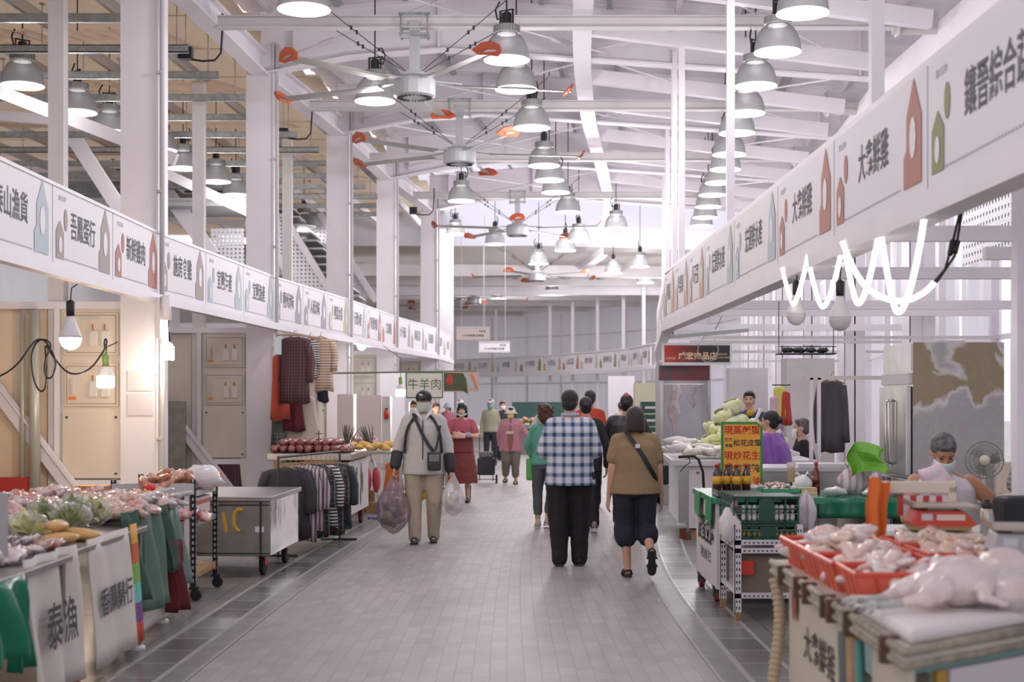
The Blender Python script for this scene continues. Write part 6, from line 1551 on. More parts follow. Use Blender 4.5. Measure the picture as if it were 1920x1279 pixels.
# ---- peeling refrigerator
E = empty('refrigerator', (3.27, 11.6, 0), 0, 'tall stainless refrigerator with a badly peeling side panel', 'refrigerator')
def peel_mat():
    m = bpy.data.materials.new('peeling_panel'); m.use_nodes = True; nt = m.node_tree; b = nt.nodes['Principled BSDF']; b.inputs['Roughness'].default_value = .55
    tc = nt.nodes.new('ShaderNodeTexCoord'); n = nt.nodes.new('ShaderNodeTexNoise'); n.inputs['Scale'].default_value = 2.3; n.inputs['Detail'].default_value = 4; n.inputs['Distortion'].default_value = .5
    sp = nt.nodes.new('ShaderNodeSeparateXYZ'); mr = nt.nodes.new('ShaderNodeMapRange'); mr.inputs[1].default_value = 1.35; mr.inputs[2].default_value = 1.75; mr.inputs[3].default_value = -.28; mr.inputs[4].default_value = .10
    ad = nt.nodes.new('ShaderNodeMath'); ad.operation = 'ADD'
    r = nt.nodes.new('ShaderNodeValToRGB'); r.color_ramp.elements[0].position = .44; r.color_ramp.elements[0].color = (.47, .46, .47, 1); e = r.color_ramp.elements.new(.50); e.color = (.74, .70, .70, 1); e2 = r.color_ramp.elements.new(.54); e2.color = (.36, .29, .19, 1); r.color_ramp.elements[-1].position = .9; r.color_ramp.elements[-1].color = (.40, .33, .21, 1)
    n2 = nt.nodes.new('ShaderNodeTexNoise'); n2.inputs['Scale'].default_value = 30; mx = nt.nodes.new('ShaderNodeMix'); mx.data_type = 'RGBA'; mx.blend_type = 'MULTIPLY'; mx.inputs[0].default_value = .3
    nt.links.new(tc.outputs['Object'], n.inputs[0]); nt.links.new(tc.outputs['Object'], n2.inputs[0]); nt.links.new(tc.outputs['Object'], sp.inputs[0]); nt.links.new(sp.outputs['Z'], mr.inputs[0]); nt.links.new(n.outputs['Fac'], ad.inputs[0]); nt.links.new(mr.outputs[0], ad.inputs[1]); nt.links.new(ad.outputs[0], r.inputs[0]); nt.links.new(r.outputs[0], mx.inputs[6]); nt.links.new(n2.outputs['Color'], mx.inputs[7]); nt.links.new(mx.outputs[2], b.inputs['Base Color']); return m
MB().b2((0, 0, .1), (.74, .9, 2.09)).build('cabinet_body', steel, E)
MB().b2((.0, -.012, .1), (.74, 0, 2.09)).build('side_panel', peel_mat(), E)
MB().b2((-.01, .02, 1.86), (0.0, .88, 2.08)).build('top_grille', steel, E)
MB().b2((-.03, .02, 1.75), (.0, .88, 1.84)).build('hinge_strip', mat('pale_strip', (.70, .67, .70), .4), E)
MB().b2((-.05, .03, 1.0), (-.005, .44, 1.73)).build('door', steel, E, bevel=.006); MB().b2((-.05, .46, 1.0), (-.005, .87, 1.73)).build('door', steel, E, bevel=.006); MB().b2((-.05, .03, .2), (-.005, .44, .97)).build('door', steel, E, bevel=.006); MB().b2((-.05, .46, .2), (-.005, .87, .97)).build('door', steel, E, bevel=.006)
for y in (.40, .50): MB().tube([(-.055, y, 1.08), (-.09, y, 1.1), (-.09, y, 1.6), (-.055, y, 1.62)], .011, 8).build('handle', steel, E, smooth=True)
for x in (.05, .69):
    for y in (.06, .84): MB().lathe([(.02, 0), (.02, .1)], c=(x, y, 0), n=10).build('foot', darkst, E)
# fans
def deskfan(loc, rz, label, r=.135):
    E = empty('electric_fan', loc, rz, label, 'fan', 'wire guard fans beside the refrigerator')
    mb = MB()
    for q in (.3, .55, .8, 1.0): mb.tube([(r*q*math.cos(a*.2618), -.03 - .02*(1-q), r*q*math.sin(a*.2618)) for a in range(24)], .003 if q < 1 else .005, 5, close=True)
    for k in range(30): a = k*math.pi/15; mb.tube([(r*.2*math.cos(a), -.055, r*.2*math.sin(a)), (r*math.cos(a), -.03, r*math.sin(a))], .0015, 4)
    mb.build('guard', mat('fan_wire', (.25, .25, .22), .4, .5), E)
    MB().lathe([(.001, -.06), (.04, -.055), (.045, .0), (.04, .06), (.02, .09), (.001, .09)], n=14, M=Matrix.Rotation(R(-90), 3, 'X')).build('motor', creamp, E, smooth=True)
    mb = MB()
    for k in range(3):
        T = Matrix.Rotation(k*2.094, 4, 'Y'); mb.add([T @ Vector(p) for p in ((.02, -.02, .02), (.06, -.03, .05), (.10, -.01, .07), (.115, 0, .0), (.09, .01, -.03), (.03, -.01, -.02))], [(0,1,2,3,4,5)])
    o = mb.build('blade', mat('fan_blade_grey', (.35, .36, .32), .4), E); s_ = o.modifiers.new('s', 'SOLIDIFY'); s_.thickness = .002
    MB().tube([(0, .05, 0), (0, .08, -.14), (0, .06, -.26)], .014, 8).build('neck', creamp, E, smooth=True); MB().lathe([(.001, .02), (.09, .015), (.1, 0)], c=(0, .06, -.28), n=18).build('base', creamp, E, smooth=True); return E
deskfan((3.62, 10.9, 1.16), R(-15), 'desk fan with a wire guard behind the man in the white vest', .14)
deskfan((4.0, 10.9, 1.13), R(20), 'second desk fan cut by the picture edge', .16)
E = empty('side_table', (3.8, 11.0, 0), 0, 'small cream side table under the two desk fans', 'table'); MB().b2((-.35, -.15, .84), (.45, .25, .875)).build('table_top', creamp, E)
for x in (-.3, .4):
    for y in (-.1, .2): MB().b2((x-.02, y-.02, 0), (x+.02, y+.02, .84)).build('leg', creamp, E)
tag(MB().b2((-.2, 0, 0), (.35, .05, .25)).build('cream_carton', mat('cream_carton', (.70, .62, .52), .6), loc=(4.05, 11.3, .875)), 'cream ribbed carton behind the second fan', 'box')
# big white square post at the picture edge and rails
struct(MB().b2((3.02, 8.5, 0), (3.12, 8.6, 3.0)), 'column_70', white)
struct(MB().b2((3.4, 10.2, 2.63), (6.0, 10.28, 2.72)), 'beam_%d' % bi, white); bi += 1
for k, y in enumerate((9.5, 12.4, 16.5, 17.8, 21.6, 27)):
    mb = MB(); x = rbx(y); mb.b2((x + .1, y - .2, 2.66), (x + 3.7, y - .13, 2.76)); struct(mb, 'beam_%d' % bi, white); bi += 1
    if y < 16: continue
    mb = MB(); mb.b2((x + .1, y + .8, 2.36), (x + 3.7, y + .84, 2.40)); struct(mb, 'beam_%d' % bi, white2); bi += 1
# ---- rope light garland
mb = MB(); ropem = glow('rope_light_glow', (1.0, .88, .80), 1.7)
Yr = [12.0, 10.9, 10.2, 9.0, 7.95]
hooks = [at(1467, 503, 11.6), at(1514, 480, 10.7), at(1580, 452, 9.7), at(1648, 424, 8.7), at(1732, 396, 7.8)]
pts = []
for k, (a, b, s) in enumerate(zip(hooks, hooks[1:], (.36, .46, .50, .60))):
    c = catenary(a, b, s * .95, 16)
    for i_, q_ in enumerate(c): q_.z += 4 * s * .95 * (i_ / 16) * (1 - i_ / 16) - s * .9 * (1 - abs(i_ / 8 - 1) ** 2.6)
    pts += c if k == 0 else c[1:]
for k, p in enumerate(pts): p.x += .02 * math.sin(k * .4)
tag(MB().tube(pts, .018, 9).build('rope_light', ropem, smooth=True), 'glowing rope light looped in four swags under the right band', 'rope light')
q = [at(1580, 455, 9.5), at(1600, 505, 9.3), at(1628, 545, 9.2), at(1665, 563, 9.1), at(1700, 566, 9.0), at(1735, 548, 8.9), at(1752, 530, 8.85)]
tag(MB().tube(smooth_pts(q), .019, 9).build('rope_light', ropem, smooth=True), 'single sagging end of the rope light reaching towards the curtains', 'rope light')
mb = MB(); mb.tube([at(1752, 528, 8.85), at(1772, 505, 8.8), at(1785, 460, 8.7), at(1808, 365, 8.6)], .008, 6); mb.tube([at(1756, 530, 8.85), at(1790, 480, 8.75), at(1800, 420, 8.65), at(1810, 365, 8.6)], .008, 6); mb.tube([at(1781, 478, 8.75), at(1787, 450, 8.7)], .018, 8); mb.tube([at(1790, 474, 8.75), at(1796, 452, 8.7)], .018, 8)
tag(mb.build('power_cable', black, smooth=True), 'pair of black power cords with plugs feeding the rope light', 'cord')
for k, p in enumerate((hooks[1], hooks[3])):
    d = bpy.data.lights.new('rope_glow', 'POINT'); d.energy = 4; d.color = (1, .92, .88); d.shadow_soft_size = .15; o = bpy.data.objects.new('rope_glow', d); o.location = p + Vector((.1, 0, -.6)); COL.objects.link(o)
g = 'unlit bulbs under the right band'
p = at(1493, 592, 11.3); bulb(p, .078, 'unlit opal bulb below the far end of the rope light', False, group=g, cable=2.68 - p.z - .3)
p = at(1575, 600, 9.85); bulb(p, .078, 'unlit opal bulb with a black socket, larger of the two under the rope light', False, group=g, cable=2.68 - p.z - .3)
# ---- vegetable counter
E = empty('vegetable_counter', (1.92, 16.4, 0), R(-3), 'white vegetable counter with grey steel ends standing on wooden blocks', 'counter')
MB().b2((0.12, 0, .14), (1.5, 1.9, .86)).build('counter_body', mat('counter_white', (.76, .73, .75), .5), E); MB().b2((.0, .02, .2), (.12, 1.9, .86)).build('end_panel', steel, E); MB().b2((-.08, -.06, .86), (1.58, 2.0, .93)).build('counter_top', mat('counter_rim', (.72, .70, .72), .4), E, bevel=.008)
MB().lathe([(.001, 0), (.016, 0), (.016, .01), (.001, .01)], n=12, M=Matrix.Rotation(R(90), 3, 'X'), c=(.22, 0, .78)).build('knob', mat('rust_knob', (.35, .15, .10), .5), E)
MB().b2((.15, .05, 0), (.32, .4, .06)).build('wood_block', wood, E); MB().b2((.14, .05, .06), (.33, .4, .12)).build('wood_block', wood, E); MB().b2((0.02, .1, 0), (.1, .2, .12)).build('castor_block', mat('dark_red_iron', (.22, .04, .03), .5), E)
def cabbage(seed, m, name='cabbage'):
    o = lump(seed, (.12, .12, .10), .18, 16, 2.4).build(name, m, smooth=True); o['category'] = 'cabbage'
    rr = random.Random(seed)
    for k in range(6):
        a = k * 1.05 + rr.random(); lf_ = MB()
        def fn(u, v, a=a):
            th = a + (u - .5) * 1.3; r_ = .125 + .035 * v ** 2 + .006 * math.sin(u * 25) * v; ph = -1.0 + 1.9 * v; return (r_ * math.cos(th) * math.cos(ph), r_ * math.sin(th) * math.cos(ph), .11 * math.sin(ph) + .02)
        lf_.grid(fn, 8, 6); q = lf_.build('outer_leaf', m, o, smooth=True); s_ = q.modifiers.new('s', 'SOLIDIFY'); s_.thickness = .003
    return o
cabm = mat('cabbage_green', (.58, .62, .22), .5, col2=(.78, .78, .55), noise_scale=9); nap = mat('napa_white', (.78, .76, .60), .5, col2=(.60, .64, .28), noise_scale=7)
scatter([cabbage(3, nap), cabbage(4, cabm)], [(2.72, 17.6, 1.30), (2.55, 17.5, 1.2), (2.9, 17.5, 1.2), (3.1, 17.6, 1.17), (2.75, 17.3, 1.14), (3.0, 17.35, 1.1), (2.7, 17.9, 1.2), (3.15, 17.3, 1.08), (2.62, 17.65, 1.40), (2.45, 17.35, 1.10), (2.85, 17.7, 1.34), (2.6, 17.3, 1.08), (2.85, 17.25, 1.05), (3.25, 17.5, 1.1), (2.5, 17.8, 1.28), (3.0, 17.75, 1.27), (2.75, 17.75, 1.52)], 'pale cabbage in the high heap of the vegetable counter', 'cabbages on the vegetable counter', .75, 1.05, .5)
cuc = banana_like('bitter_gourd', .24, .035, mat('lime_green_gourd', (.46, .50, .14), .4, col2=(.62, .64, .32), noise_scale=20), 'gourd', .1)
scatter([cuc], heap_pts(40, 2.05, 3.25, 16.95, 17.4, .98, .14, 91, .2), 'pale green gourd in the row below the cabbages', 'green gourds on the vegetable counter', .8, 1.1, .15)
scatter([banana_like('dark_aubergine', .13, .022, mat('aubergine_dark', (.03, .018, .03), .25), 'aubergine', .1)], heap_pts(45, 2.35, 3.1, 16.75, 16.95, .97, .10, 92, .15), 'small dark aubergine heaped in front of the gourds', 'dark aubergines on the vegetable counter', .7, 1.1, .2)
scatter([banana_like('white_radish', .36, .045, mat('radish_white', (.82, .79, .76), .4), 'radish', .04)], heap_pts(22, 1.95, 2.35, 16.6, 18.1, .97, .16, 93, .2) + heap_pts(18, 2.1, 3.25, 16.45, 16.75, .96, .10, 94, .2), 'white radish lying on the vegetable counter', 'white radishes on the vegetable counter', .7, 1.05, .15)
scatter([lump(61, (.15, .09, .06), .3, 14, 2.2).build('bagged_cabbage', meatm('bagged_pale_cabbage', (.80, .76, .72), (.66, .62, .48)), smooth=True)], heap_pts(24, 1.95, 3.3, 16.42, 16.8, .98, .06, 95, .2), 'clear bag of pale vegetables along the front of the vegetable counter', 'bagged pale vegetables on the counter', .7, 1.0, .2)
for o in list(COL.objects):
    if o.name.startswith('bagged_cabbage'): o['category'] = 'vegetable'
tag(MB().bar((2.73, 16.9, 1.02), (2.96, 16.9, 1.52), .06, .03).build('white_sign_pole', white), 'white plastic stick leaning out of the vegetable heap', 'stick')
# hand trolley handle seen over the cart
E = empty('hand_trolley', at(1310, 900, 14.6), 0, 'black handlebar of a trolley parked before the vegetable counter', 'trolley'); c_ = E.location
mb = MB(); mb.tube([at(1272, 857, 14.6) - c_, at(1300, 855, 14.6) - c_, at(1310, 862, 14.6) - c_, at(1318, 885, 14.6) - c_, at(1322, 960, 14.6) - c_, at(1330, 1035, 14.6) - c_], .014, 8); mb.build('handlebar', black, E, smooth=True)
mb = MB(); mb.tube([at(1292, 858, 14.6) - c_, at(1294, 868, 14.6) - c_, at(1285, 873, 14.6) - c_, at(1275, 885, 14.6) - c_], .006, 6); mb.build('brake_lever', darkst, E, smooth=True)
w_ = MB(); w_.lathe([(.001, -.02), (.08, -.02), (.08, .02), (.001, .02)], c=at(1330, 1030, 14.6) - c_, n=20, M=Matrix.Rotation(R(90), 3, 'X')); w_.build('wheel', rubber, E)
# ---- butcher kiosk
E = empty('butcher_cabinet', (2.28, 21.9, 0), 0, 'tall glazed display cabinet with meat hanging inside and a dark red header', 'cabinet')
kw = .78
MB().b2((0, 0, 0), (.05, .7, 2.15)).build('frame_post', steel, E); MB().b2((kw - .05, 0, 0), (kw, .7, 2.15)).build('frame_post', steel, E); MB().b2((0, .68, 0), (kw, .72, 2.15)).build('back_panel', mat('frosted_white', (.84, .80, .86), .35), E); MB().b2((0, 0, 0), (kw, .7, .78)).build('plinth', steel, E)
MB().b2((-.02, -.03, 1.92), (kw - .02, -.01, 2.15)).build('header', mat('wine_header', (.20, .03, .04), .4, col2=(.09, .07, .07), noise_scale=3), E)
MB().b2((.05, .01, .78), (kw - .05, .02, 1.92)).build('glass', film('cabinet_glass', (.9, .88, .95), .18), E)
mb = MB(); mb.tube([(.05, .3, 1.86), (kw - .05, .3, 1.86)], .012, 6); mb.build('hanging_bar', steel, E)
for k, (x, l, m, lab) in enumerate(((.22, .78, meatm('hung_meat', (.45, .16, .12), (.70, .48, .44)), 'long red cut of meat hanging in the butcher cabinet'), (.52, .36, meatm('hung_offal', (.30, .18, .22), (.5, .4, .42)), 'small dark cut hanging in the butcher cabinet'), (.30, .5, mwhite, 'pale fat strip hanging beside the red cut'))):
    mb = MB(); n = 7; mb.tube([(2.28 + x + .03 * math.sin(i * 1.3), 22.15, 1.85 - l * i / n) for i in range(n + 1)], [.02, .05, .06, .045, .055, .05, .035, .012], 10); mb.tube([(2.28 + x, 22.15, 1.83), (2.28 + x, 22.17, 1.87)], .006, 5); tag(mb.build('hanging_meat', m, smooth=True), lab, 'meat', 'meat hanging in the butcher cabinet')
E = empty('butcher_sign', (2.30, 21.75, 2.16), 0, 'dark red and black light box sign with gold brush lettering', 'sign')
MB().b2((0, 0, 0), (1.06, .12, .33)).build('light_box', alu, E)
def grad_mat():
    m = bpy.data.materials.new('red_black_print'); m.use_nodes = True; nt = m.node_tree; b = nt.nodes['Principled BSDF']; tc = nt.nodes.new('ShaderNodeTexCoord'); sp = nt.nodes.new('ShaderNodeSeparateXYZ'); n = nt.nodes.new('ShaderNodeTexNoise'); n.inputs['Scale'].default_value = 4
    r = nt.nodes.new('ShaderNodeValToRGB'); r.color_ramp.elements[0].color = (.45, .04, .025, 1); r.color_ramp.elements[1].color = (.035, .028, .03, 1); r.color_ramp.elements[0].position = .1; r.color_ramp.elements[1].position = .62
    nt.links.new(tc.outputs['Object'], sp.inputs[0]); nt.links.new(sp.outputs['X'], r.inputs[0]); nt.links.new(r.outputs[0], b.inputs['Base Color']); b.inputs['Roughness'].default_value = .35; return m
MB().b2((.03, -.006, .035), (1.03, 0, .295)).build('printed_face', grad_mat(), E)
F_ = face_m((.54, -.010, .125), (1, 0, 0), (0, 0, 1)); gold = mat('gold_lettering', (.80, .58, .38), .5); text('威宏肉品店', .12, gold, E, F_, bold=.03); text('新鮮好肉', .04, gold, E, F_ @ Matrix.Translation((.37, .03, 0))); text('每日現宰溫體豬', .032, gold, E, F_ @ Matrix.Translation((.38, -.02, 0))); text('自產自銷', .04, gold, E, F_ @ Matrix.Translation((-.42, -.03, 0)))
E = empty('fluorescent_fixture', (2.9, 21.2, 2.56), 0, 'dusty grey fluorescent trough slung above the butcher sign', 'lamp')
mb = MB(); mb.bar((-.55, 0, 0), (.62, 0, .10), .12, .05); mb.build('trough', mat('dusty_grey_metal', (.36, .36, .34), .5, .3), E); MB().bar((.0, -.04, .08), (.65, -.04, .13), .03, .03).build('tube', mat('unlit_tube', (.78, .80, .86), .3), E)
mb = MB(); mb.tube([(0, 0, .05), (-.12, 0, -.12), (-.14, 0, -.28), (.0, 0, -.38), (.14, 0, -.33), (.18, 0, -.18), (.12, 0, -.04)], .008, 6); mb.build('hanging_cable', mat('grey_cable', (.4, .38, .36), .5), E, smooth=True); mb = MB(); mb.tube([(-.5, 0, .02), (-.5, 0, .12)], .01, 6); mb.tube([(.1, 0, .05), (.25, 0, .35)], .005, 5); mb.build('hook', darkst, E)
# white closets, coat, frame on the right
g = 'pale cabinets in the right stalls'
for k, (px0, px1, py0, Y, m, l) in enumerate(((1475, 1565, 672, 19.0, white2, 'tall pale cabinet behind the seated woman in purple'), (1368, 1440, 690, 23.5, white2, 'pale door panel behind the man in the dark blue jacket'), (1190, 1232, 718, 46, mat('khaki_board', (.42, .40, .28), .6), 'khaki board left of the butcher cabinet'), (1140, 1190, 705, 48, white, 'white panel farther left of the butcher cabinet'))):
    a, b = at(px0, py0, Y), at(px1, py0, Y); tag(MB().b2((0, 0, 0), (b.x - a.x, .4, a.z)).build('tall_cabinet', m, loc=(a.x, Y, 0)), l, 'cabinet', g)
E = empty('metal_rack', at(1510, 665, 15.6), 0, 'dark wire shelf loaded with clutter above the white frame', 'shelf'); c_ = E.location
mb = MB(); mb.b2((-.3, -.1, 0), (.32, .15, .015)); mb.b2((-.3, -.1, .08), (.32, -.09, .09))
for k in range(9): mb.tube([(-.28 + k*.07, -.1, .0), (-.28 + k*.07, -.1, .09)], .004, 5)
mb.build('wire_shelf', darkst, E)
for k in range(4): lump(k+3, (.07, .05, .03), .5, 10).build('clutter', darkst, E, smooth=True).location = (-.2 + k*.13, 0, .05)
mb = MB()
for x in (-.29, .31): mb.tube([(x, 0, 0), (x, 0, 2.70 - c_.z)], .005, 5)
mb.build('hanger_wire', darkst, E)
E = empty('garment_stand', (3.1, 14.8, 0), 0, 'white square tube frame with a coat hanging from it', 'frame')
for x in (0, .08, .78): MB().b2((x, 0, 0.0), (x + .035, .04, 1.85)).build('upright', white, E)
MB().b2((-.05, 0, 1.83), (1.25, .04, 1.87)).build('crossbar', mat('beige_bar', (.70, .64, .60), .5), E)
garment('hanging_coat', .28, .74, mat('dark_grey_coat', (.075, .065, .07), .7), (3.36, 14.95, 1.82), R(20), 'dark grey coat hanging from the white frame', None, 'coat', .6, 5, 1.1)
for k, (px, m, l) in enumerate(((1462, mat('lemon_cloth', (.70, .68, .15), .7), 'lime yellow cloth hanging behind the purple jacket'), (1470, mat('scarlet_cloth', (.50, .06, .04), .7), 'scarlet cloth hanging behind the purple jacket'), (1455, mat('rose_cloth', (.66, .45, .52), .7), 'rose pink cloth hanging behind the purple jacket'))):
    garment('hanging_cloth', .14, .38, m, at(px, 725 + 9 * k, 16.4), 0, l, 'coloured cloths hanging in the right stall', 'cloth', 0, k, 1.2, hook=False)
tag(MB().tube([at(1448, 722, 16.45), at(1482, 722, 16.45)], .008, 6).build('cloth_rail', darkst), 'thin rail holding the coloured cloths in the right stall', 'rail')
E = empty('paper_bag', (3.36, 13.0, .80), 0, 'white paper carrier bag standing beside the steel refrigerator', 'bag'); MB().b2((-.06, -.04, 0), (.06, .04, .18)).build('bag_body', signw, E); MB().tube([(-.03, -.04, .18), (0, -.04, .24), (.03, -.04, .18)], .004, 5).build('handle', signw, E)
tag(MB().b2((-.2, -.2, 0), (.2, .2, .80)).build('stool_box', white2, loc=(3.36, 13.0, 0)), 'pale box under the white paper bag', 'box')
# coral mesh crate and orange things at far green crates
g='green crates stacked far beside the butcher cabinet'
for k in range(3):
    E = empty('green_crate', (2.42, 24.5, .95 + .22 * k), 0, ['bottom green crate beside the butcher cabinet', 'middle green crate beside the butcher cabinet', 'top green crate beside the butcher cabinet'][k], 'crate', g); MB().b2((-.2, -.2, 0), (.2, .2, .2)).build('crate_shell', gcr, E); MB().b2((-.15, -.21, .08), (.1, -.2, .12)).build('pale_strip', white2, E)
tag(MB().b2((-.25, -.25, 0), (.25, .25, .95)).build('crate_stand', white2, loc=(2.42, 24.5, 0)), 'pale stand carrying the three green crates', 'stand')
# ============================================================ PEOPLE
skinm = mat('skin', (.62, .36, .25), .5, noise_amt=.06, noise_scale=6)
skinl = mat('skin_light', (.70, .45, .34), .5)
skind = mat('skin_tanned', (.50, .25, .14), .45, noise_amt=.08, noise_scale=6)
hairb = mat('black_hair', (.012, .011, .012), .45, bump=.5, bump_scale=90)
hairg = mat('grey_hair', (.16, .16, .165), .6, col2=(.05, .05, .055), noise_scale=30, bump=.6, bump_scale=60)
hairbr = mat('brown_hair', (.07, .028, .018), .5, bump=.5, bump_scale=80)
maskw = mat('white_face_mask', (.80, .78, .80), .7)
eyem = mat('eye_dark', (.03, .02, .02), .3); lipm = mat('lips', (.45, .15, .12), .5)
def hand(mb, Wp, D, N, curl=.35, s=1.0, fr=.0085, side=1):
    """palm with five unequal bent fingers; D along the hand, N palm normal (curl direction)"""
    D = Vector(D).normalized(); N = Vector(N); N = (N - D * N.dot(D)).normalized(); S = D.cross(N) * side
    for o in (-.026, -.009, .009, .026): cap(mb, Wp + S * o * .7 * s, Wp + D * .085 * s + S * o * s, .015 * s, .013 * s, 10)
    for o, L in ((-.030, .058), (-.010, .074), (.010, .080), (.030, .072)):
        b = Wp + D * .088 * s + S * o * s; c1 = curl; d1 = (D * math.cos(c1) + N * math.sin(c1)); c2 = curl * 2.3; d2 = (D * math.cos(c2) + N * math.sin(c2)); c3 = curl * 3.1; d3 = (D * math.cos(c3) + N * math.sin(c3))
        p = b + d1 * L * .46 * s; q = p + d2 * L * .30 * s; r = q + d3 * L * .24 * s
        cap(mb, b, p, fr * s, fr * .95 * s, 8); cap(mb, p, q, fr * .95 * s, fr * .85 * s, 8); cap(mb, q, r, fr * .85 * s, fr * .72 * s, 8)
    b = Wp + D * .028 * s + S * .030 * s; p = b + (D * .6 + S * .75 + N * .2).normalized() * .038 * s; q = p + (D * .85 + S * .25 + N * .45 * (1 + curl)).normalized() * .034 * s
    cap(mb, b - S * .012 * s, p, .0135 * s, .010 * s, 8); cap(mb, p, q, .010 * s, .008 * s, 8)

def person(loc, rz, label, H=1.70, girth=1.0, arms=None, legs=None, lean=(0, 0), head=(0, 0), skin=skinm, top=None, sleeve='long', sleeve_m=None, slw=1.0, bottom=None, bot='long', botw=1.0, top_len=.86, topw=1.0,
           hair='short', hairm=hairb, mask=None, hat=None, shoe=None, shoe_m=None, voxel=.008, cut=None, fingers=True, folds=.012, smiles=False, ears=True, name='person', top_name='shirt', bot_name='trousers', group=None):
    E = empty(name, loc, rz, label, 'person', group); S_ = H / 1.70; E.scale = (S_ * (1 + (girth - 1) * .0), S_, S_)
    g = girth; lx, ly = lean
    def T(p, k=1.0):   # lean the upper body about the hips
        p = Vector(p)
        if p.z > .92: t = (p.z - .92); p = p + Vector((lx * t, ly * t, -.35 * (lx * lx + ly * ly) * t))
        return p
    sh = {s: T((s * .158 * (1 + (g - 1) * .6), -.012, 1.352)) for s in (-1, 1)}
    A = {}
    for s in (-1, 1):
        e, w_ = (arms or {}).get(s, ((s * .215, -.03, 1.09), (s * .235, .04, .84)))
        A[s] = (T(e), T(w_))
    Lg = {}
    for s in (-1, 1):
        Lg[s] = tuple(Vector(p) for p in (legs or {}).get(s, ((s * .10, .01, .49), (s * .10, -.02, .085))))
    hip = {s: Vector((s * .09 * g, 0, .88)) for s in (-1, 1)}
    # ---- body (one continuous skin surface)
    b = MB()
    b.loft([(T((0, 0, z)), rx * g * .88, ry * g * .85) for z, rx, ry in ((.84, .15, .10), (.95, .165, .115), (1.05, .145, .10), (1.2, .16, .11), (1.33, .175, .105), (1.40, .13, .08), (1.45, .06, .06))], 18)
    hc = T((0, .01, 1.565)); nk = T((0, -.015, 1.42)); yaw, pit = head
    HM = Matrix.Translation(T((0, -.005, 1.47))) @ Matrix.Rotation(yaw, 4, 'Z') @ Matrix.Rotation(pit, 4, 'X')
    def hp(x, y, z): return HM @ Vector((x, y, z - 1.47))
    cap(b, nk, hp(0, -.005, 1.50), .058 * (1 + (g-1)*.5), .052, 14)
    hd = MB(); hd.ell((0, -.012, .118), (.076, .092, .100), 18); hd.ell((0, .018, .062), (.060, .068, .070), 16); cap(hd, (0, .085, .09), (0, .098, .066), .010, .015, 10)
    hd.ell((0, .055, .006), (.030, .028, .022), 10); hd.ell((0, .078, .040), (.024, .014, .012), 10)
    for s in (-1, 1):
        hd.ell((s * .038, .060, .070), (.024, .022, .022), 10); hd.ell((s * .030, .078, .118), (.022, .010, .008), 8)
        if ears: hd.ell((s * .077, -.008, .092), (.009, .020, .031), 10)
    b.ext(hd, HM)
    for s in (-1, 1):
        e, w_ = A[s]; cap(b, sh[s], e, .050 * g, .040 * g); cap(b, e, w_, .040 * g, .026)
        d = (w_ - e).normalized()
        if (arms or {}).get(('d', s)): d = Vector(arms[('d', s)]).normalized()
        n = (arms or {}).get(('n', s), (-s, .25, 0)); c = (arms or {}).get(('c', s), .35)
        if fingers: hand(b, w_ + d * .01, d, n, c, 1.0, max(.0085, voxel * 1.05), side=(arms or {}).get(('t', s), s))
        else: cap(b, w_, w_ + d * .13, .03, .022)
        k, a = Lg[s]; cap(b, hip[s], k, .085 * g, .056 * g); cap(b, k, a, .055 * (1 + (g-1)*.6), .036); cap(b, k.lerp(a, .12) + Vector((0, -.012, 0)), k.lerp(a, .55) + Vector((0, -.012, 0)), .05 * (1 + (g-1)*.6), .042)
        ft = (legs or {}).get(('f', s), (0, 1, -.08)); fd = Vector(ft).normalized()
        cap(b, a - fd * .03 + Vector((0, 0, -.03)), a + fd * .13 + Vector((0, 0, -.035)), .032, .026)
    bodyo = blob('body', b, skin, E, voxel, 3)
    # face details
    if not cut:
        for s in (-1, 1):
            eo = MB(); eo.ell(hp(s * .029, .077, 1.572), (.013, .006, .0055), 8); eo.build('eye', eyem, E, smooth=True)
            bo = MB(); bo.tube([hp(s * .014, .084, 1.592), hp(s * .030, .083, 1.597), hp(s * .046, .072, 1.592)], .0035, 5); bo.build('eyebrow', hairm, E)
        if not mask: MB().ell(hp(0, .090, 1.508), (.021, .006, .006), 8).build('mouth', lipm, E, smooth=True)
    if mask:
        m_ = MB()
        def fn(u, v):
            th = lerp(-1.25, 1.25, u); z = lerp(1.445, 1.553, v); r = .066 + .006 * math.sin(math.pi * v); yb = .034 + (.022 * math.cos(th) ** 3) + .010 * math.sin(math.pi * v)
            return hp(r * math.sin(th) * (1.06 if v > .3 else .92), yb + r * math.cos(th) * .78, z - (.006 * abs(math.sin(th)) * (1 - v)))
        m_.grid(fn, 14, 8); mo = m_.build('face_mask', mask, E, smooth=True); so = mo.modifiers.new('s', 'SOLIDIFY'); so.thickness = .003
        l_ = MB()
        for s in (-1, 1): l_.tube([hp(s * .064, .045, 1.54), hp(s * .082, .0, 1.575), hp(s * .080, -.02, 1.55), hp(s * .066, .04, 1.47)], .0018, 4)
        l_.build('ear_loop', maskw, E)
    # hair
    h = MB(); hm = MB()
    if hair in ('short', 'crop', 'grey'):
        hm.ell((0, -.022, .135), (.084, .096, .090), 18); hm.ell((0, -.045, .085), (.076, .068, .075), 16); hm.ell((0, .03, .178), (.062, .055, .035), 14)
    elif hair == 'bob':
        hm.ell((0, -.015, .130), (.092, .102, .098), 20); hm.loft([((0, -.022, .13), .093, .098), ((0, -.026, .06), .098, .094), ((0, -.03, .0), .102, .088), ((0, -.034, -.035), .092, .074)], 20); hm.ell((0, .035, .175), (.07, .05, .03), 12)
    elif hair == 'bun':
        hm.ell((0, -.022, .133), (.084, .098, .090), 18); hm.ell((0, -.05, .075), (.074, .062, .07), 14); hm.ell((0, -.125, .11), (.042, .038, .042), 12)
    elif hair == 'long':
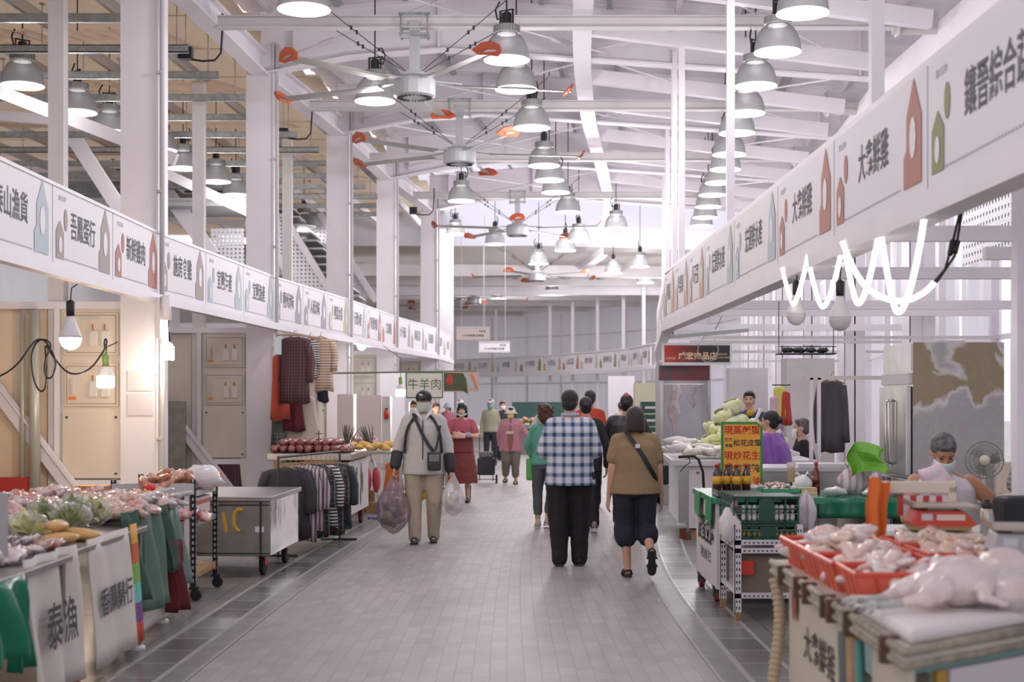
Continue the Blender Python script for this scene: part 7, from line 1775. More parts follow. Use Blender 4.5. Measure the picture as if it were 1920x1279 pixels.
        hm.ell((0, -.018, .133), (.088, .100, .094), 18); hm.loft([((0, -.035, .12), .088, .085), ((0, -.06, .0), .085, .062), ((0, -.085, -.14), .07, .045), ((0, -.10, -.24), .045, .028)], 16)
    elif hair == 'pony':
        hm.ell((0, -.02, .133), (.085, .098, .09), 18); hm.ell((0, -.05, .07), (.07, .06, .07), 14); cap(hm, (0, -.11, .12), (0, -.15, -.05), .032, .022); 
    elif hair == 'curly':
        hm.ell((0, -.03, .13), (.10, .11, .105), 18); hm.ell((0, -.06, .04), (.10, .08, .10), 16)
        for q in range(26): a = q * 2.4; hm.ell((.09 * math.cos(a), -.05 + .07 * math.sin(a), .02 + .007 * q), (.028, .028, .028), 8)
    if hair:
        h.ext(hm, HM)
        if hair in ('bob', 'long', 'curly'):
            pass
        ho = blob('hair', h, hairm, E, .009, 2, .006, .02)
        # keep the face clear: shave hair in front of the brow with a boolean-free clip by shrinking toward the skull
    if hat: hat(E, HM)
    # ---- clothes
    if top:
        t = MB(); w = topw
        zs = [(top_len, .196, .150), (top_len + .06, .190, .145), (1.05, .172, .128), (1.2, .182, .130), (1.31, .180, .118), (1.37, .145, .095), (1.415, .080, .074), (1.438, .058, .060)]
        zs = [q for q in zs if q[0] >= top_len]
        t.loft([(T((0, 0, z)), rx * g * (w if z < 1.36 else 1), ry * g * (w if z < 1.36 else 1)) for z, rx, ry in zs], 22)
        for s in (-1, 1):
            e, w_ = A[s]
            if sleeve == 'none': cap(t, T((s * .09, -.01, 1.36)), T((s * .125, -.01, 1.35)), .05, .045); continue
            cap(t, T((s * .10, -.01, 1.365)), sh[s], .062 * g, .056 * g * slw)
            if sleeve == 'long': cap(t, sh[s], e, .057 * g * slw, .051 * g * slw); cap(t, e, e.lerp(w_, .93), .051 * g * slw, .042 * slw)
            elif sleeve == 'short': cap(t, sh[s], sh[s].lerp(e, .62), .058 * g * slw, .062 * g * slw)
            elif sleeve == 'elbow': cap(t, sh[s], e, .058 * g * slw, .062 * g * slw); cap(t, e, e.lerp(w_, .25), .062 * g * slw, .056 * g * slw)
            elif sleeve == 'rolled': cap(t, sh[s], e, .068 * g * slw, .062 * g * slw); cap(t, e, e.lerp(w_, .45), .062 * g * slw, .052 * slw)
        blob(top_name, t, top, E, max(voxel, .011), 5, folds, .13)
    if bottom:
        t = MB(); w = botw
        if bot == 'skirt':
            t.loft([((0, 0, 1.0), .165 * g, .12 * g), ((0, 0, .88), .185 * g, .14 * g), ((0, .0, .6), .20 * g * w, .16 * g * w), ((0, .0, .34), .215 * g * w, .18 * g * w)], 24)
        else:
            t.loft([((0, 0, 1.0), .160 * g, .115 * g), ((0, 0, .90), .176 * g, .130 * g), ((0, 0, .80), .165 * g, .125 * g)], 20)
            for s in (-1, 1):
                k, a = Lg[s]; cap(t, hip[s] + Vector((0, 0, -.02)), k, .098 * g * w, .074 * g * w)
                if bot == 'long': cap(t, k, a + Vector((0, 0, .02)), .073 * g * w, .060 * w); cap(t, k.lerp(a, .6), a + Vector((0, -.005, -.01)), .062 * w, .062 * w)
                elif bot == 'cropped': cap(t, k, k.lerp(a, .68), .072 * g * w, .062 * w)
                elif bot == 'knee': cap(t, k, k.lerp(a, .22), .086 * g * w, .088 * g * w)
                elif bot == 'shorts': pass
        blob(bot_name, t, bottom, E, max(voxel, .011), 4, folds * 1.7, .12)
    if shoe:
        for s in (-1, 1):
            k, a = Lg[s]; fd = Vector((legs or {}).get(('f', s), (0, 1, -.08))).normalized(); up = Vector((0, 0, 1)); sd = fd.cross(up).normalized(); up = sd.cross(fd).normalized()
            M_ = Matrix(((sd.x, fd.x, up.x, a.x), (sd.y, fd.y, up.y, a.y), (sd.z, fd.z, up.z, a.z), (0, 0, 0, 1)))
            c = MB(); zf = -.062
            sole = [(.030, -.075), (.038, -.03), (.034, .03), (.046, .10), (.040, .155), (.018, .182)]
            poly = [(x, y) for x, y in sole] + [(-x, y) for x, y in reversed(sole)]
            n = len(poly); q = MB(); q.add([M_ @ Vector((x, y, zf - .022)) for x, y in poly] + [M_ @ Vector((x, y, zf)) for x, y in poly], [tuple(range(n - 1, -1, -1)), tuple(range(n, 2*n))] + [(i, (i+1) % n, n + (i+1) % n, n + i) for i in range(n)])
            so = q.build('shoe_sole' if shoe != 'boot' else 'boot_sole', shoe_m if shoe != 'sneaker' else mat('pale_sole', (.62, .60, .58), .6), E, bevel=.004)
            u = MB()
            if shoe in ('sneaker', 'loafer', 'clog', 'boot'):
                cap(u, (0, -.04, zf + .030), (0, .10, zf + .022), .042, .040, 14); cap(u, (0, .08, zf + .02), (0, .135, zf + .015), .041, .034, 14)
                if shoe == 'sneaker': cap(u, (0, -.045, zf + .03), (0, -.035, zf + .065), .037, .038)
                if shoe == 'boot': cap(u, (0, -.045, zf + .03), (0, -.03, zf + .25), .045, .056)
                v_ = MB(); v_.ext(u, M_); blob('shoe_upper', v_, shoe_m, so, .009, 2)
            else:
                for (y, r) in ((.09, .046), (.005, .044)): u.tube([(r, y, zf), (r * .8, y, zf + .04), (0, y + .01, zf + .062), (-r * .8, y, zf + .04), (-r, y, zf)], [.011] * 5, 8)
                u.tube([(.036, -.005, zf + .03), (.030, -.06, zf + .045), (0, -.078, zf + .05), (-.030, -.06, zf + .045), (-.036, -.005, zf + .03)], .009, 8)
                v_ = MB(); v_.ext(u, M_); v_.build('strap', shoe_m, so, smooth=True)
    E['hm'] = 0; del E['hm']
    return E, HM, T
def cap_hat(m, brim=True, logo=None):
    def f(E, HM):
        h = MB(); q = MB(); q.ell((0, -.012, .140), (.092, .106, .082), 20); h.ext(q, HM); o = blob('cap', h, m, E, .008, 2)
        b = MB(); b.add([HM @ Vector((.09 * math.sin(t) * .85, .055 + .105 * math.cos(t), .145 - .03 * (1 - abs(math.sin(t))))) for t in [R(-90 + 15 * i) for i in range(13)]] + [HM @ Vector((.086 * math.sin(t), .045 + .04 * math.cos(t), .150)) for t in [R(90 - 15 * i) for i in range(13)]], [tuple(range(26))])
        bo = b.build('peak', m, o); so = bo.modifiers.new('s', 'SOLIDIFY'); so.thickness = .005
        if logo: 
            l = MB(); l.add([HM @ Vector(p) for p in ((.0, .100, .165), (.035, .093, .178), (.055, .083, .168), (.03, .096, .160), (.045, .092, .152), (.01, .102, .156))], [(0, 1, 2, 3), (0, 3, 4, 5)]); lo = l.build('emblem', logo, o); s_ = lo.modifiers.new('s', 'SOLIDIFY'); s_.thickness = .002
    return f
def bucket_hat(m):
    def f(E, HM):
        h = MB(); q = MB(); q.lathe([(.001, .225), (.06, .215), (.088, .17), (.098, .125), (.150, .07), (.146, .066), (.09, .118), (.001, .12)], c=(0, -.01, 0), n=24); h.ext(q, HM); h.build('sun_hat', m, E, smooth=True)
    return f
def cloth_m(n, c, **k): return mat(n, c, .82, bump=.35, bump_scale=9, **k)

# -- man in plaid shirt, seen from behind
def plaid_mat():
    m = bpy.data.materials.new('blue_plaid'); m.use_nodes = True; nt = m.node_tree; b = nt.nodes['Principled BSDF']; b.inputs['Roughness'].default_value = .85
    tc = nt.nodes.new('ShaderNodeTexCoord'); sp = nt.nodes.new('ShaderNodeSeparateXYZ'); nt.links.new(tc.outputs['Object'], sp.inputs[0]); fac = []
    for ax, s in (('X', 11.5), ('Z', 10.5)):
        mu = nt.nodes.new('ShaderNodeMath'); mu.operation = 'MULTIPLY'; mu.inputs[1].default_value = s * 6.283; sn = nt.nodes.new('ShaderNodeMath'); sn.operation = 'SINE'; mr = nt.nodes.new('ShaderNodeMapRange'); mr.inputs[1].default_value = -.1; mr.inputs[2].default_value = .75
        nt.links.new(sp.outputs[ax], mu.inputs[0]); nt.links.new(mu.outputs[0], sn.inputs[0]); nt.links.new(sn.outputs[0], mr.inputs[0]); fac.append(mr)
    ad = nt.nodes.new('ShaderNodeMath'); ad.operation = 'ADD'; nt.links.new(fac[0].outputs[0], ad.inputs[0]); nt.links.new(fac[1].outputs[0], ad.inputs[1])
    hf = nt.nodes.new('ShaderNodeMath'); hf.operation = 'MULTIPLY'; hf.inputs[1].default_value = .5; nt.links.new(ad.outputs[0], hf.inputs[0])
    r = nt.nodes.new('ShaderNodeValToRGB'); r.color_ramp.elements[0].color = (.70, .70, .76, 1); r.color_ramp.elements[1].color = (.035, .055, .11, 1); e = r.color_ramp.elements.new(.5); e.color = (.26, .33, .48, 1)
    nt.links.new(hf.outputs[0], r.inputs[0]); nt.links.new(r.outputs[0], b.inputs['Base Color']); return m
blackt = cloth_m('black_trousers', (.012, .012, .014))
P1, HM1, T1 = person((.565, 13.85, 0), 0, 'man seen from behind in a blue and white plaid shirt and loose black trousers', H=1.73, girth=1.12, arms={-1: ((-.245, .0, 1.10), (-.16, .20, 1.04)), 1: ((.24, .0, 1.11), (.15, .20, 1.06)), ('c', -1): .5, ('c', 1): .5},
       legs={-1: ((-.11, .02, .50), (-.10, -.02, .085)), 1: ((.10, .04, .50), (.09, .03, .085))}, top=plaid_mat(), sleeve='elbow', slw=1.15, topw=1.13, top_len=.78, bottom=blackt, bot='long', botw=1.28, hair='short', head=(R(-12), R(-4)), shoe='loafer', shoe_m=black, voxel=.009)
cl_ = MB(); cl_.tube([T1((.075 * math.cos(a), -.01 + .068 * math.sin(a), 1.452)) for a in [k * .524 for k in range(12)]], .014, 8, close=True); cl_.build('collar', MATS.get('blue_plaid') or P1.children[-1].data.materials[0] if False else mat('plaid_collar_blue', (.45, .50, .62), .8), P1, smooth=True)
# -- woman in tan t-shirt
tanm = cloth_m('tan_tshirt', (.30, .205, .115)); navyb = cloth_m('navy_breeches', (.018, .020, .038))
P2, HM2, T2 = person((1.12, 12.97, 0), R(3), 'woman seen from behind in a tan t-shirt, navy breeches and dark sandals, mid stride', H=1.57, girth=1.16, arms={-1: ((-.225, -.03, 1.08), (-.255, .02, .80)), 1: ((.235, .0, 1.08), (.27, .06, .80)), ('c', -1): .3, ('c', 1): .25},
       legs={-1: ((-.09, .06, .49), (-.07, .02, .085)), 1: ((.12, .05, .47), (.13, -.26, .25)), ('f', 1): (0.05, .35, -1)}, top=tanm, sleeve='short', slw=1.12, topw=1.12, top_len=.83, bottom=navyb, bot='knee', botw=1.12, hair='bob', hairm=mat('dark_brown_hair', (.03, .018, .014), .4, bump=.4, bump_scale=90), shoe='sandal', shoe_m=mat('sandal_black', (.02, .022, .02), .6), voxel=.009, skin=skinm)
st = MB(); pts = [T2((-.10, -.10, 1.44)), T2((-.04, -.158, 1.35)), T2((.05, -.172, 1.22)), T2((.13, -.165, 1.08)), T2((.19, -.12, .99)), T2((.20, -.05, .93)), T2((.21, .06, .92))]
def ribbon(pts, w, t, name, m, parent, up=(0, 0, 1)):
    mb = MB(); pts = smooth_pts(pts)
    for a, b in zip(pts, pts[1:]):
        d = (b - a).normalized(); mb.bar(a - d * .004, b + d * .004, w, t, up=(0, -1, 0.01))
    return mb.build(name, m, parent)
ribbon(pts, .042, .006, 'bag_strap', black, P2); MB().b2((-.02, -.178, 1.285), (.025, -.165, 1.325)).build('strap_buckle', steel, P2)
tag(MB().b2((-.06, -.04, -.09), (.06, .04, .09)).build('shoulder_bag', black, loc=(1.38, 13.10, .93), bevel=.015), 'small black shoulder bag on the hip of the woman in the tan t-shirt', 'bag')
# -- man in white jacket walking to the camera
jak = cloth_m('off_white_jacket', (.56, .535, .52)); khaki = cloth_m('khaki_trousers', (.44, .37, .28)); dkj = mat('charcoal_piping', (.03, .033, .04), .7)
P3, HM3, T3 = person((-1.0, 16.1, 0), R(180), 'man in cap and mask walking with two plastic bags, off-white jacket, khaki trousers', H=1.74, girth=1.12, arms={-1: ((-.265, .00, 1.09), (-.30, .08, .80)), 1: ((.27, .00, 1.10), (.31, .10, .84)), ('c', -1): 1.0, ('c', 1): 1.0, ('n', -1): (1, 0, 0), ('n', 1): (-1, 0, 0)},
       legs={-1: ((-.12, .05, .49), (-.11, -.03, .085)), 1: ((.10, .06, .49), (.09, .12, .085))}, top=jak, sleeve='long', slw=1.2, topw=1.13, top_len=.76, bottom=khaki, bot='long', botw=1.12, hair='crop', hat=cap_hat(mat('charcoal_cap', (.035, .038, .045), .8), logo=signw), mask=mat('pale_green_mask', (.48, .56, .50), .7), shoe='clog', shoe_m=mat('grey_clog', (.06, .058, .055), .6), head=(0, R(3)), voxel=.009, top_name='jacket')
for s in (-1, 1):
    mb = MB(); mb.tube(smooth_pts([T3((s * .075, .075, 1.415)), T3((s * .13, .115, 1.35)), T3((s * .18, .135, 1.25)), T3((s * .20, .12, 1.10)), T3((s * .205, .10, 1.0))]), [.017 if k < 30 else .012 for k in range(18)][:17] if False else .016, 6); mb.build('dark_piping', dkj, P3, smooth=True)
    e, w_ = (Vector((-.265, .0, 1.09)), Vector((-.30, .08, .80))) if s < 0 else (Vector((.27, .0, 1.10)), Vector((.31, .10, .84)))
    mb = MB(); cap(mb, e.lerp(w_, .45), e.lerp(w_, .90), .068, .060); mb.build('dark_cuff', dkj, P3, smooth=True)
mb = MB(); mb.tube([T3((0, .168, z)) for z in (.79, .95, 1.1, 1.25)] + [T3((0, .14, 1.36))], .006, 6); mb.build('zip', dkj, P3)
mb = MB()
for s in (-1, 1): mb.add([T3(p) for p in ((s * .01, .135, 1.36), (s * .085, .115, 1.43), (s * .10, .06, 1.475), (s * .055, .075, 1.45))], [(0, 1, 2, 3)])
o = mb.build('collar', signw, P3); so = o.modifiers.new('s', 'SOLIDIFY'); so.thickness = .008
ribbon([T3((.11, .07, 1.43)), T3((.06, .150, 1.33)), T3((-.0, .182, 1.2)), T3((-.07, .187, 1.08)), T3((-.12, .185, 1.02))], .036, .006, 'bag_strap', dkj, P3)
ribbon([T3((-.19, .152, 1.3)), T3((-.17, .178, 1.15)), T3((-.14, .186, 1.03))], .022, .006, 'bag_strap', dkj, P3)
mb = MB()
for s in (-1, 1): mb.tube([HM3 @ Vector((s * .030 + .022 * math.cos(a), .098, .098 + .016 * math.sin(a))) for a in [k * .524 for k in range(12)]], .0025, 5, close=True); 
mb.tube([HM3 @ Vector((-.01, .1, .1)), HM3 @ Vector((.01, .1, .1))], .0025, 5); mb.build('glasses', darkst, P3)
E = empty('crossbody_bag', (-.87, 15.87, .93), R(6), 'small black crossbody bag on the front of the man in the white jacket', 'bag'); MB().b2((-.075, -.035, -.10), (.075, .03, .11)).build('bag_body', mat('black_leather', (.02, .02, .022), .3), E, bevel=.02); MB().b2((-.06, -.045, .0), (.06, -.03, .08)).build('clear_pocket', mat('grey_gloss', (.16, .16, .17), .12), E, bevel=.006); MB().b2((-.07, -.05, -.09), (.07, -.03, -.01)).build('front_pocket', mat('black_leather', (.02, .02, .022), .3), E, bevel=.01)
def carrier(loc, r, film_m, fill, label, seed, top_h, n=10, fillr=.08, knot=.02, inner='produce', catf='produce'):
    E = empty('plastic_bag', loc, 0, label, 'bag', 'plastic bags carried by the man in the white jacket')
    mb = MB(); nn = 28; rr = random.Random(seed); ph = rr.uniform(0, 6); prof = [(-1.0, .04), (-.93, .28), (-.75, .62), (-.5, .88), (-.2, 1.0), (.1, .93), (.4, .68), (.65, .40), (.85, .20), (1.0, .10)]
    vs = []; fs = []
    for t, k in prof:
        for q in range(nn):
            a = 6.2832 * q / nn; f = 1 + .07 * math.sin(5 * a + ph + t * 2) + .04 * math.sin(11 * a + t * 5)
            vs.append((r[0] * k * f * math.cos(a), r[1] * k * f * math.sin(a), r[2] * (t if t < 0 else t * top_h)))
    m = len(prof); fs = [(i*nn + q, i*nn + (q+1) % nn, (i+1)*nn + (q+1) % nn, (i+1)*nn + q) for i in range(m-1) for q in range(nn)]
    mb.add(vs, fs); mb.build('bag_film', film_m, E, smooth=True)
    for k in range(n):
        a = rr.uniform(0, 6.28); d = rr.uniform(0, .55); z = rr.uniform(-.62, .15)
        o = lump(seed + k, (fillr, fillr * .8, fillr * .75), .35, 12).build('contents', fill[k % len(fill)], E, smooth=True); o.location = (r[0] * d * math.cos(a) * (1 - abs(z) * .3), r[1] * d * math.sin(a), r[2] * z); o.rotation_euler = (rr.random() * 3, rr.random() * 3, 0)
    return E
carrier((-1.335, 15.98, .44), (.19, .16, .33), film('mauve_bag_film', (.40, .30, .38), .38), [mat('brown_greens', (.13, .12, .06), .5, noise_amt=.5, noise_scale=20), mat('pale_leaf', (.42, .42, .26), .5), mat('brown_pack', (.22, .12, .08), .4), card], 'large mauve translucent bag bulging with vegetables, in the hand of the walking man', 5, 1.0, 40, .06)
carrier((-.66, 15.98, .53), (.13, .11, .22), film('clear_white_bag', (.84, .82, .86), .34), [mat('mauve_onion', (.40, .28, .32), .4), mat('pale_cauliflower', (.70, .68, .55), .5), mat('garlic_white', (.72, .68, .66), .5)], 'smaller clear bag of onions and pale vegetables in the other hand of the walking man', 9, 1.25, 20, .045)
# -- woman in maroon apron, arms folded
rose = cloth_m('rose_shirt', (.42, .10, .13)); mar = cloth_m('maroon_apron', (.20, .045, .04))
P4, HM4, T4 = person((-.79, 22.4, 0), R(172), 'woman with folded arms in a rose shirt and long maroon apron, black boots', H=1.58, girth=1.08, arms={-1: ((-.27, .06, 1.13), (-.04, .22, 1.16)), 1: ((.27, .06, 1.12), (.05, .23, 1.12)), ('d', -1): (1, .1, .1), ('d', 1): (-1, .15, .1), ('n', -1): (0, -1, 0), ('n', 1): (0, -1, 0)},
       top=rose, sleeve='short', slw=1.1, bottom=mar, bot='skirt', botw=1.18, hair='bob', mask=None, shoe='boot', shoe_m=black, skin=skinl, voxel=.011, head=(R(5), R(4)), bot_name='apron_skirt')
mb = MB(); mb.loft([(T4((0, .01, z)), rx, ry) for z, rx, ry in ((.85, .205, .165), (.98, .20, .155), (1.10, .19, .15), (1.22, .12, .14))], 22); blob('apron_bib', mb, mar, P4, .011, 3, .01, .1)
m_ = MB(); m_.tube([HM4 @ Vector((.075 * math.sin(t), .012 + .078 * math.cos(t), -.012 + .045 * abs(math.sin(t)))) for t in [R(-100 + 20 * k) for k in range(11)]], [.004] + [.015] * 9 + [.004], 8); m_.build('lowered_mask', mat('pale_blue_mask', (.45, .60, .62), .7), P4, smooth=True)
MB().tube([T4((-.10, .20, 1.16)), T4((-.16, .16, 1.15))], .045, 12).build('purple_cuff', mat('lilac_cuff', (.45, .40, .60), .7), P4, smooth=True)
# -- woman in pink jacket with hat and trolley
P5, HM5, T5 = person((-.02, 27.3, 0), R(176), 'woman in a dusty pink jacket, cream sun hat and yellow mask pulling a shopping trolley', H=1.50, girth=1.08, arms={-1: ((-.33, .03, 1.12), (-.46, .12, .92)), 1: ((.26, -.02, 1.10), (.25, -.06, .84))}, legs={-1: ((-.10, .08, .50), (-.11, .10, .085)), 1: ((.10, .10, .50), (.12, .03, .13))},
       top=cloth_m('dusty_pink_jacket', (.42, .19, .24)), sleeve='long', slw=1.15, topw=1.2, top_len=.72, bottom=cloth_m('olive_grey_trousers', (.15, .14, .11)), bot='cropped', botw=1.3, hair='bob', hat=bucket_hat(mat('cream_hat', (.66, .58, .52), .8)), mask=mat('yellow_mask', (.62, .56, .20), .7), shoe='sandal', shoe_m=mat('brown_sandal', (.07, .05, .04), .6), voxel=.012, top_name='jacket')
mb = MB(); mb.loft([(T5((0, .045, z)), rx, ry) for z, rx, ry in ((.74, .12, .15), (.95, .115, .15), (1.15, .10, .135), (1.30, .06, .11), (1.40, .04, .06))], 18); blob('brown_blouse', mb, mat('rust_brown_blouse', (.24, .11, .07), .8), P5, .012, 3)
MB().b2((-.07, .185, 1.10), (.09, .20, 1.16)).build('blouse_print', mat('pale_print', (.6, .5, .42), .7), P5)
E = empty('shopping_trolley', (-.50, 27.5, 0), 0, 'black two wheeled shopping trolley pulled by the woman in pink', 'trolley')
MB().b2((-.17, -.13, .17), (.17, .13, .50)).build('trolley_bag', mat('black_nylon', (.025, .025, .03), .6, bump=.4, bump_scale=12), E, bevel=.03); MB().b2((-.12, -.12, .50), (.14, .12, .62)).build('bag_flap', mat('grey_nylon_print', (.16, .16, .17), .6, noise_amt=.6, noise_scale=20), E, bevel=.03)
mb = MB(); mb.tube([(-.13, .14, .05), (-.13, .14, .95), (.13, .14, .95), (.13, .14, .05)], .01, 6); mb.tube([(-.18, .1, .08), (.18, .1, .08)], .008, 6); mb.build('trolley_frame', darkst, E)
for x in (-.20, .20): MB().lathe([(.03, -.015), (.085, -.018), (.085, .018), (.03, .015)], c=(x, .1, .085), n=20, M=Matrix.Rotation(R(90), 3, 'Y')).build('wheel', rubber, E)
# -- woman behind plaid man with green bag (dark cardigan, bun)
person((.90, 17.4, 0), R(2), 'woman in a black cardigan with a hair bun beyond the plaid shirted man', H=1.67, arms={-1: ((-.24, .05, 1.12), (-.1, .2, 1.0)), 1: ((.27, -.02, 1.08), (.27, .06, .82))}, legs={-1: ((-.09, .06, .5), (-.09, .05, .085)), 1: ((.10, .02, .5), (.10, -.10, .12))}, top=cloth_m('black_cardigan', (.022, .022, .024)), slw=1.1, top_len=.76, bottom=blackt, bot='long', botw=1.05, hair='bun', shoe='sneaker', shoe_m=mat('grey_sneaker', (.25, .24, .24), .7), voxel=.012, top_name='cardigan')
person((.42, 18.0, 0), R(5), 'woman with curly brown hair hidden behind the plaid shirted man', H=1.58, arms={-1: ((-.24, .05, 1.12), (-.16, .12, .95))}, top=cloth_m('sea_green_top', (.12, .36, .28)), top_len=.86, bottom=cloth_m('slate_trousers', (.09, .10, .12)), bot='cropped', botw=1.0, legs={-1: ((-.10, .05, .5), (-.10, .0, .085)), 1: ((.09, .02, .5), (.02, -.08, .12))}, hair='curly', hairm=hairbr, shoe='sneaker', shoe_m=mat('cream_sneaker', (.50, .44, .38), .7), voxel=.013, fingers=False)
tag(MB().b2((-.09, -.05, -.14), (.12, .05, .14)).build('green_bag', mat('bright_green_bag', (.10, .44, .11), .5), loc=(.27, 18.05, .74), bevel=.02), 'bright green shopping bag beside the plaid shirted man', 'bag')
person((1.18, 21.5, 0), R(0), 'man with cropped hair in a red jacket beyond the black cardigan', H=1.78, top=cloth_m('red_jacket', (.50, .06, .03)), top_len=.8, bottom=blackt, hair='crop', shoe='sneaker', shoe_m=black, voxel=.014, fingers=False, top_name='jacket')
person((1.42, 17.6, 0), R(-8), 'woman in a black quilted jacket seen from behind before the butcher cabinet', H=1.70, girth=1.12, arms={1: ((.28, .08, 1.12), (.2, .24, 1.0)), -1: ((-.28, .03, 1.12), (-.24, .2, 1.02))}, legs={-1: ((-.09, .02, .5), (-.10, -.2, .16)), 1: ((.10, .05, .5), (.10, .06, .085)), ('f', -1): (0, .8, -.6)}, top=mat('quilted_black', (.03, .03, .034), .45, bump=.9, bump_scale=5), slw=1.25, topw=1.15, top_len=.8, bottom=blackt, bot='long', hair='bun', shoe='sneaker', shoe_m=mat('dark_sneaker', (.07, .06, .055), .7), voxel=.012, top_name='jacket')
tag(lump(2, (.035, .02, .03), .4, 10).build('hair_clip', mat('pink_flower_clip', (.40, .16, .16), .6), smooth=True, loc=(1.40, 17.42, 1.68)), 'small pink flower clip in the hair of the woman in the quilted jacket', 'hair clip')
P8, HM8, T8 = person((2.35, 28.5, 0), R(0), 'person in a white top with a black backpack farther down the street', H=1.60, top=cloth_m('white_top', (.66, .62, .64)), bottom=blackt, hair='short', shoe='sneaker', shoe_m=black, voxel=.016, fingers=False)
tag(MB().b2((-.13, -.08, -.2), (.13, .06, .2)).build('backpack', black, loc=(2.35, 28.3, 1.10), bevel=.04), 'black backpack on the person in the white top', 'backpack')
# -- crowd at the bend
far = [
 ((-1.75, 38.5), 160, 'person in a rose top and grey blue hat beside the far white column', cloth_m('rose_top_far', (.45, .14, .20)), cloth_m('black_skirt', (.02, .02, .02)), 'long', 1.56, hairb, bucket_hat(mat('grey_blue_hat', (.35, .42, .52), .8)), None),
 ((-.52, 34.5), 178, 'person in a pale olive sweater, white cap and green mask facing the camera', cloth_m('pale_olive_sweater', (.36, .36, .26)), cloth_m('blue_black_trousers', (.025, .03, .04)), 'short', 1.66, hairb, cap_hat(mat('white_cap', (.68, .64, .62), .8)), mat('sea_green_mask', (.16, .42, .34), .7)),
 ((-.25, 38.0), 200, 'person with dark hair glimpsed behind the olive sweater', cloth_m('black_jacket_far', (.03, .03, .03)), blackt, 'short', 1.6, hairbr, None, maskw),
 ((.62, 40.5), 250, 'person in a light grey top bending over the far table, nearest the hooded one', cloth_m('light_grey_top', (.42, .40, .41)), blackt, 'short', 1.58, hairb, None, None),
 ((1.30, 39.0), 265, 'person in a grey hoodie and black shorts leaning over the far table', cloth_m('grey_hoodie', (.40, .41, .44)), cloth_m('black_shorts', (.02, .02, .022)), 'short', 1.66, hairb, None, None),
 ((-1.5, 41), 150, 'person in white farthest left in the crowd with a pale cap', cloth_m('white_far', (.60, .58, .58)), blackt, 'short', 1.64, hairb, cap_hat(mat('white_cap', (.68, .64, .62), .8)), None),
 ((2.75, 36.0), 10, 'person with dark hair beyond the white topped backpacker', cloth_m('cream_far', (.55, .50, .46)), blackt, 'short', 1.58, hairb, None, None)]
for k, ((x, y), rz, lab, tm, bm, hr, H, hm_, ht, mk) in enumerate(far):
    ln = (0, .55) if k in (3, 4) else (0, 0)
    ar = {-1: ((-.22, .18, 1.12), (-.15, .38, 1.0)), 1: ((.22, .18, 1.12), (.15, .38, 1.0))} if k in (3, 4) else None
    E_, _, _ = person((x, y, 0), R(rz), lab, H=H, lean=ln, arms=ar, top=tm, bottom=bm, bot='shorts' if k == 4 else 'long', hair=hr if hr != 'long' else 'long', hairm=hm_, hat=ht, mask=mk, shoe='sneaker', shoe_m=black if k != 4 else mat('tan_shoe', (.3, .2, .14), .7), voxel=.017, fingers=False)
# -- stallholders
person((-1.70, 24.5, 0), R(180), 'stallholder in a white mask looking out from behind the cap of the walking man', H=1.62, top=cloth_m('cream_smock', (.60, .50, .42)), bottom=blackt, hair='short', hairm=hairbr, mask=maskw, shoe='sneaker', shoe_m=black, voxel=.015, fingers=False)
person((-1.36, 25.6, 0), R(200), 'stallholder with brown hair between the walking man and the apron woman', H=1.58, top=cloth_m('peach_blouse', (.62, .40, .32)), bottom=blackt, hair='short', hairm=hairbr, shoe='sneaker', shoe_m=black, voxel=.015, fingers=False)
person((3.32, 19.9, 0), R(168), 'man in a dark blue jacket with a yellow collar behind the vegetable heap', H=1.76, girth=1.1, lean=(0, .1), arms={-1: ((-.28, .1, 1.10), (-.2, .3, 1.02)), 1: ((.30, .06, 1.12), (.22, .28, 1.05))}, top=cloth_m('dark_blue_jacket', (.035, .07, .12)), bottom=blackt, hair='short', mask=None, shoe='sneaker', shoe_m=black, voxel=.012, top_name='jacket', head=(R(-4), 0))
E = None
tag(lump(3, (.06, .02, .045), .3, 12).build('neckerchief', mat('mustard_yellow', (.65, .36, .03), .7), smooth=True, loc=(3.30, 19.70, 1.44)), 'mustard yellow scarf at the neck of the man in the dark blue jacket', 'scarf')
def seated(loc, rz, label, H, tm, bm, hm_, hair='short', lean=(0, .1), arms=None, head=(0, 0), girth=1.0, skin=skinm, sleeve='long', mask=None, voxel=.012, top_name='jacket', slw=1.15, topw=1.1, seat=.46, fingers=True, top_len=.86, shoe_m=black):
    dz = seat - .80
    lg = {-1: ((-.13, .44, .86), (-.13, .46, .425)), 1: ((.13, .44, .86), (.13, .46, .425))}
    E_, a, b = person((loc[0], loc[1], dz * H / 1.7), rz, label, H=H, girth=girth, lean=lean, arms=arms, legs=lg, top=tm, bottom=bm, hair=hair, hairm=hm_, mask=mask, head=head, skin=skin, sleeve=sleeve, shoe='sneaker', shoe_m=shoe_m, voxel=voxel, top_name=top_name, slw=slw, topw=topw, fingers=fingers, top_len=top_len)
    s = empty('stool', loc, rz, 'stool under the ' + label.split(' in ')[0] + ' sitting in the right stall' + (' in purple' if 'purple' in label else ' in black' if 'black' in label else ' in white'), 'stool', 'stools in the right stalls'); z = seat * H / 1.7 - .05
    MB().lathe([(.001, z - .03), (.17, z - .03), (.17, z), (.001, z)], n=20).build('seat', redp, s)
    for q in range(4): a_ = q * 1.571 + .785; MB().bar((.15 * math.cos(a_), .15 * math.sin(a_), 0), (.11 * math.cos(a_), .11 * math.sin(a_), z - .03), .03).build('leg', redp, s)
    return E_, a, b
seated((2.92, 15.6, 0), R(60), 'woman in a bright purple quilted jacket seen from behind', 1.66, mat('purple_quilt', (.24, .09, .42), .5, bump=.9, bump_scale=5), blackt, hairb, 'bun', (0, .2), girth=1.2, slw=1.3, topw=1.2, seat=.66, fingers=False)
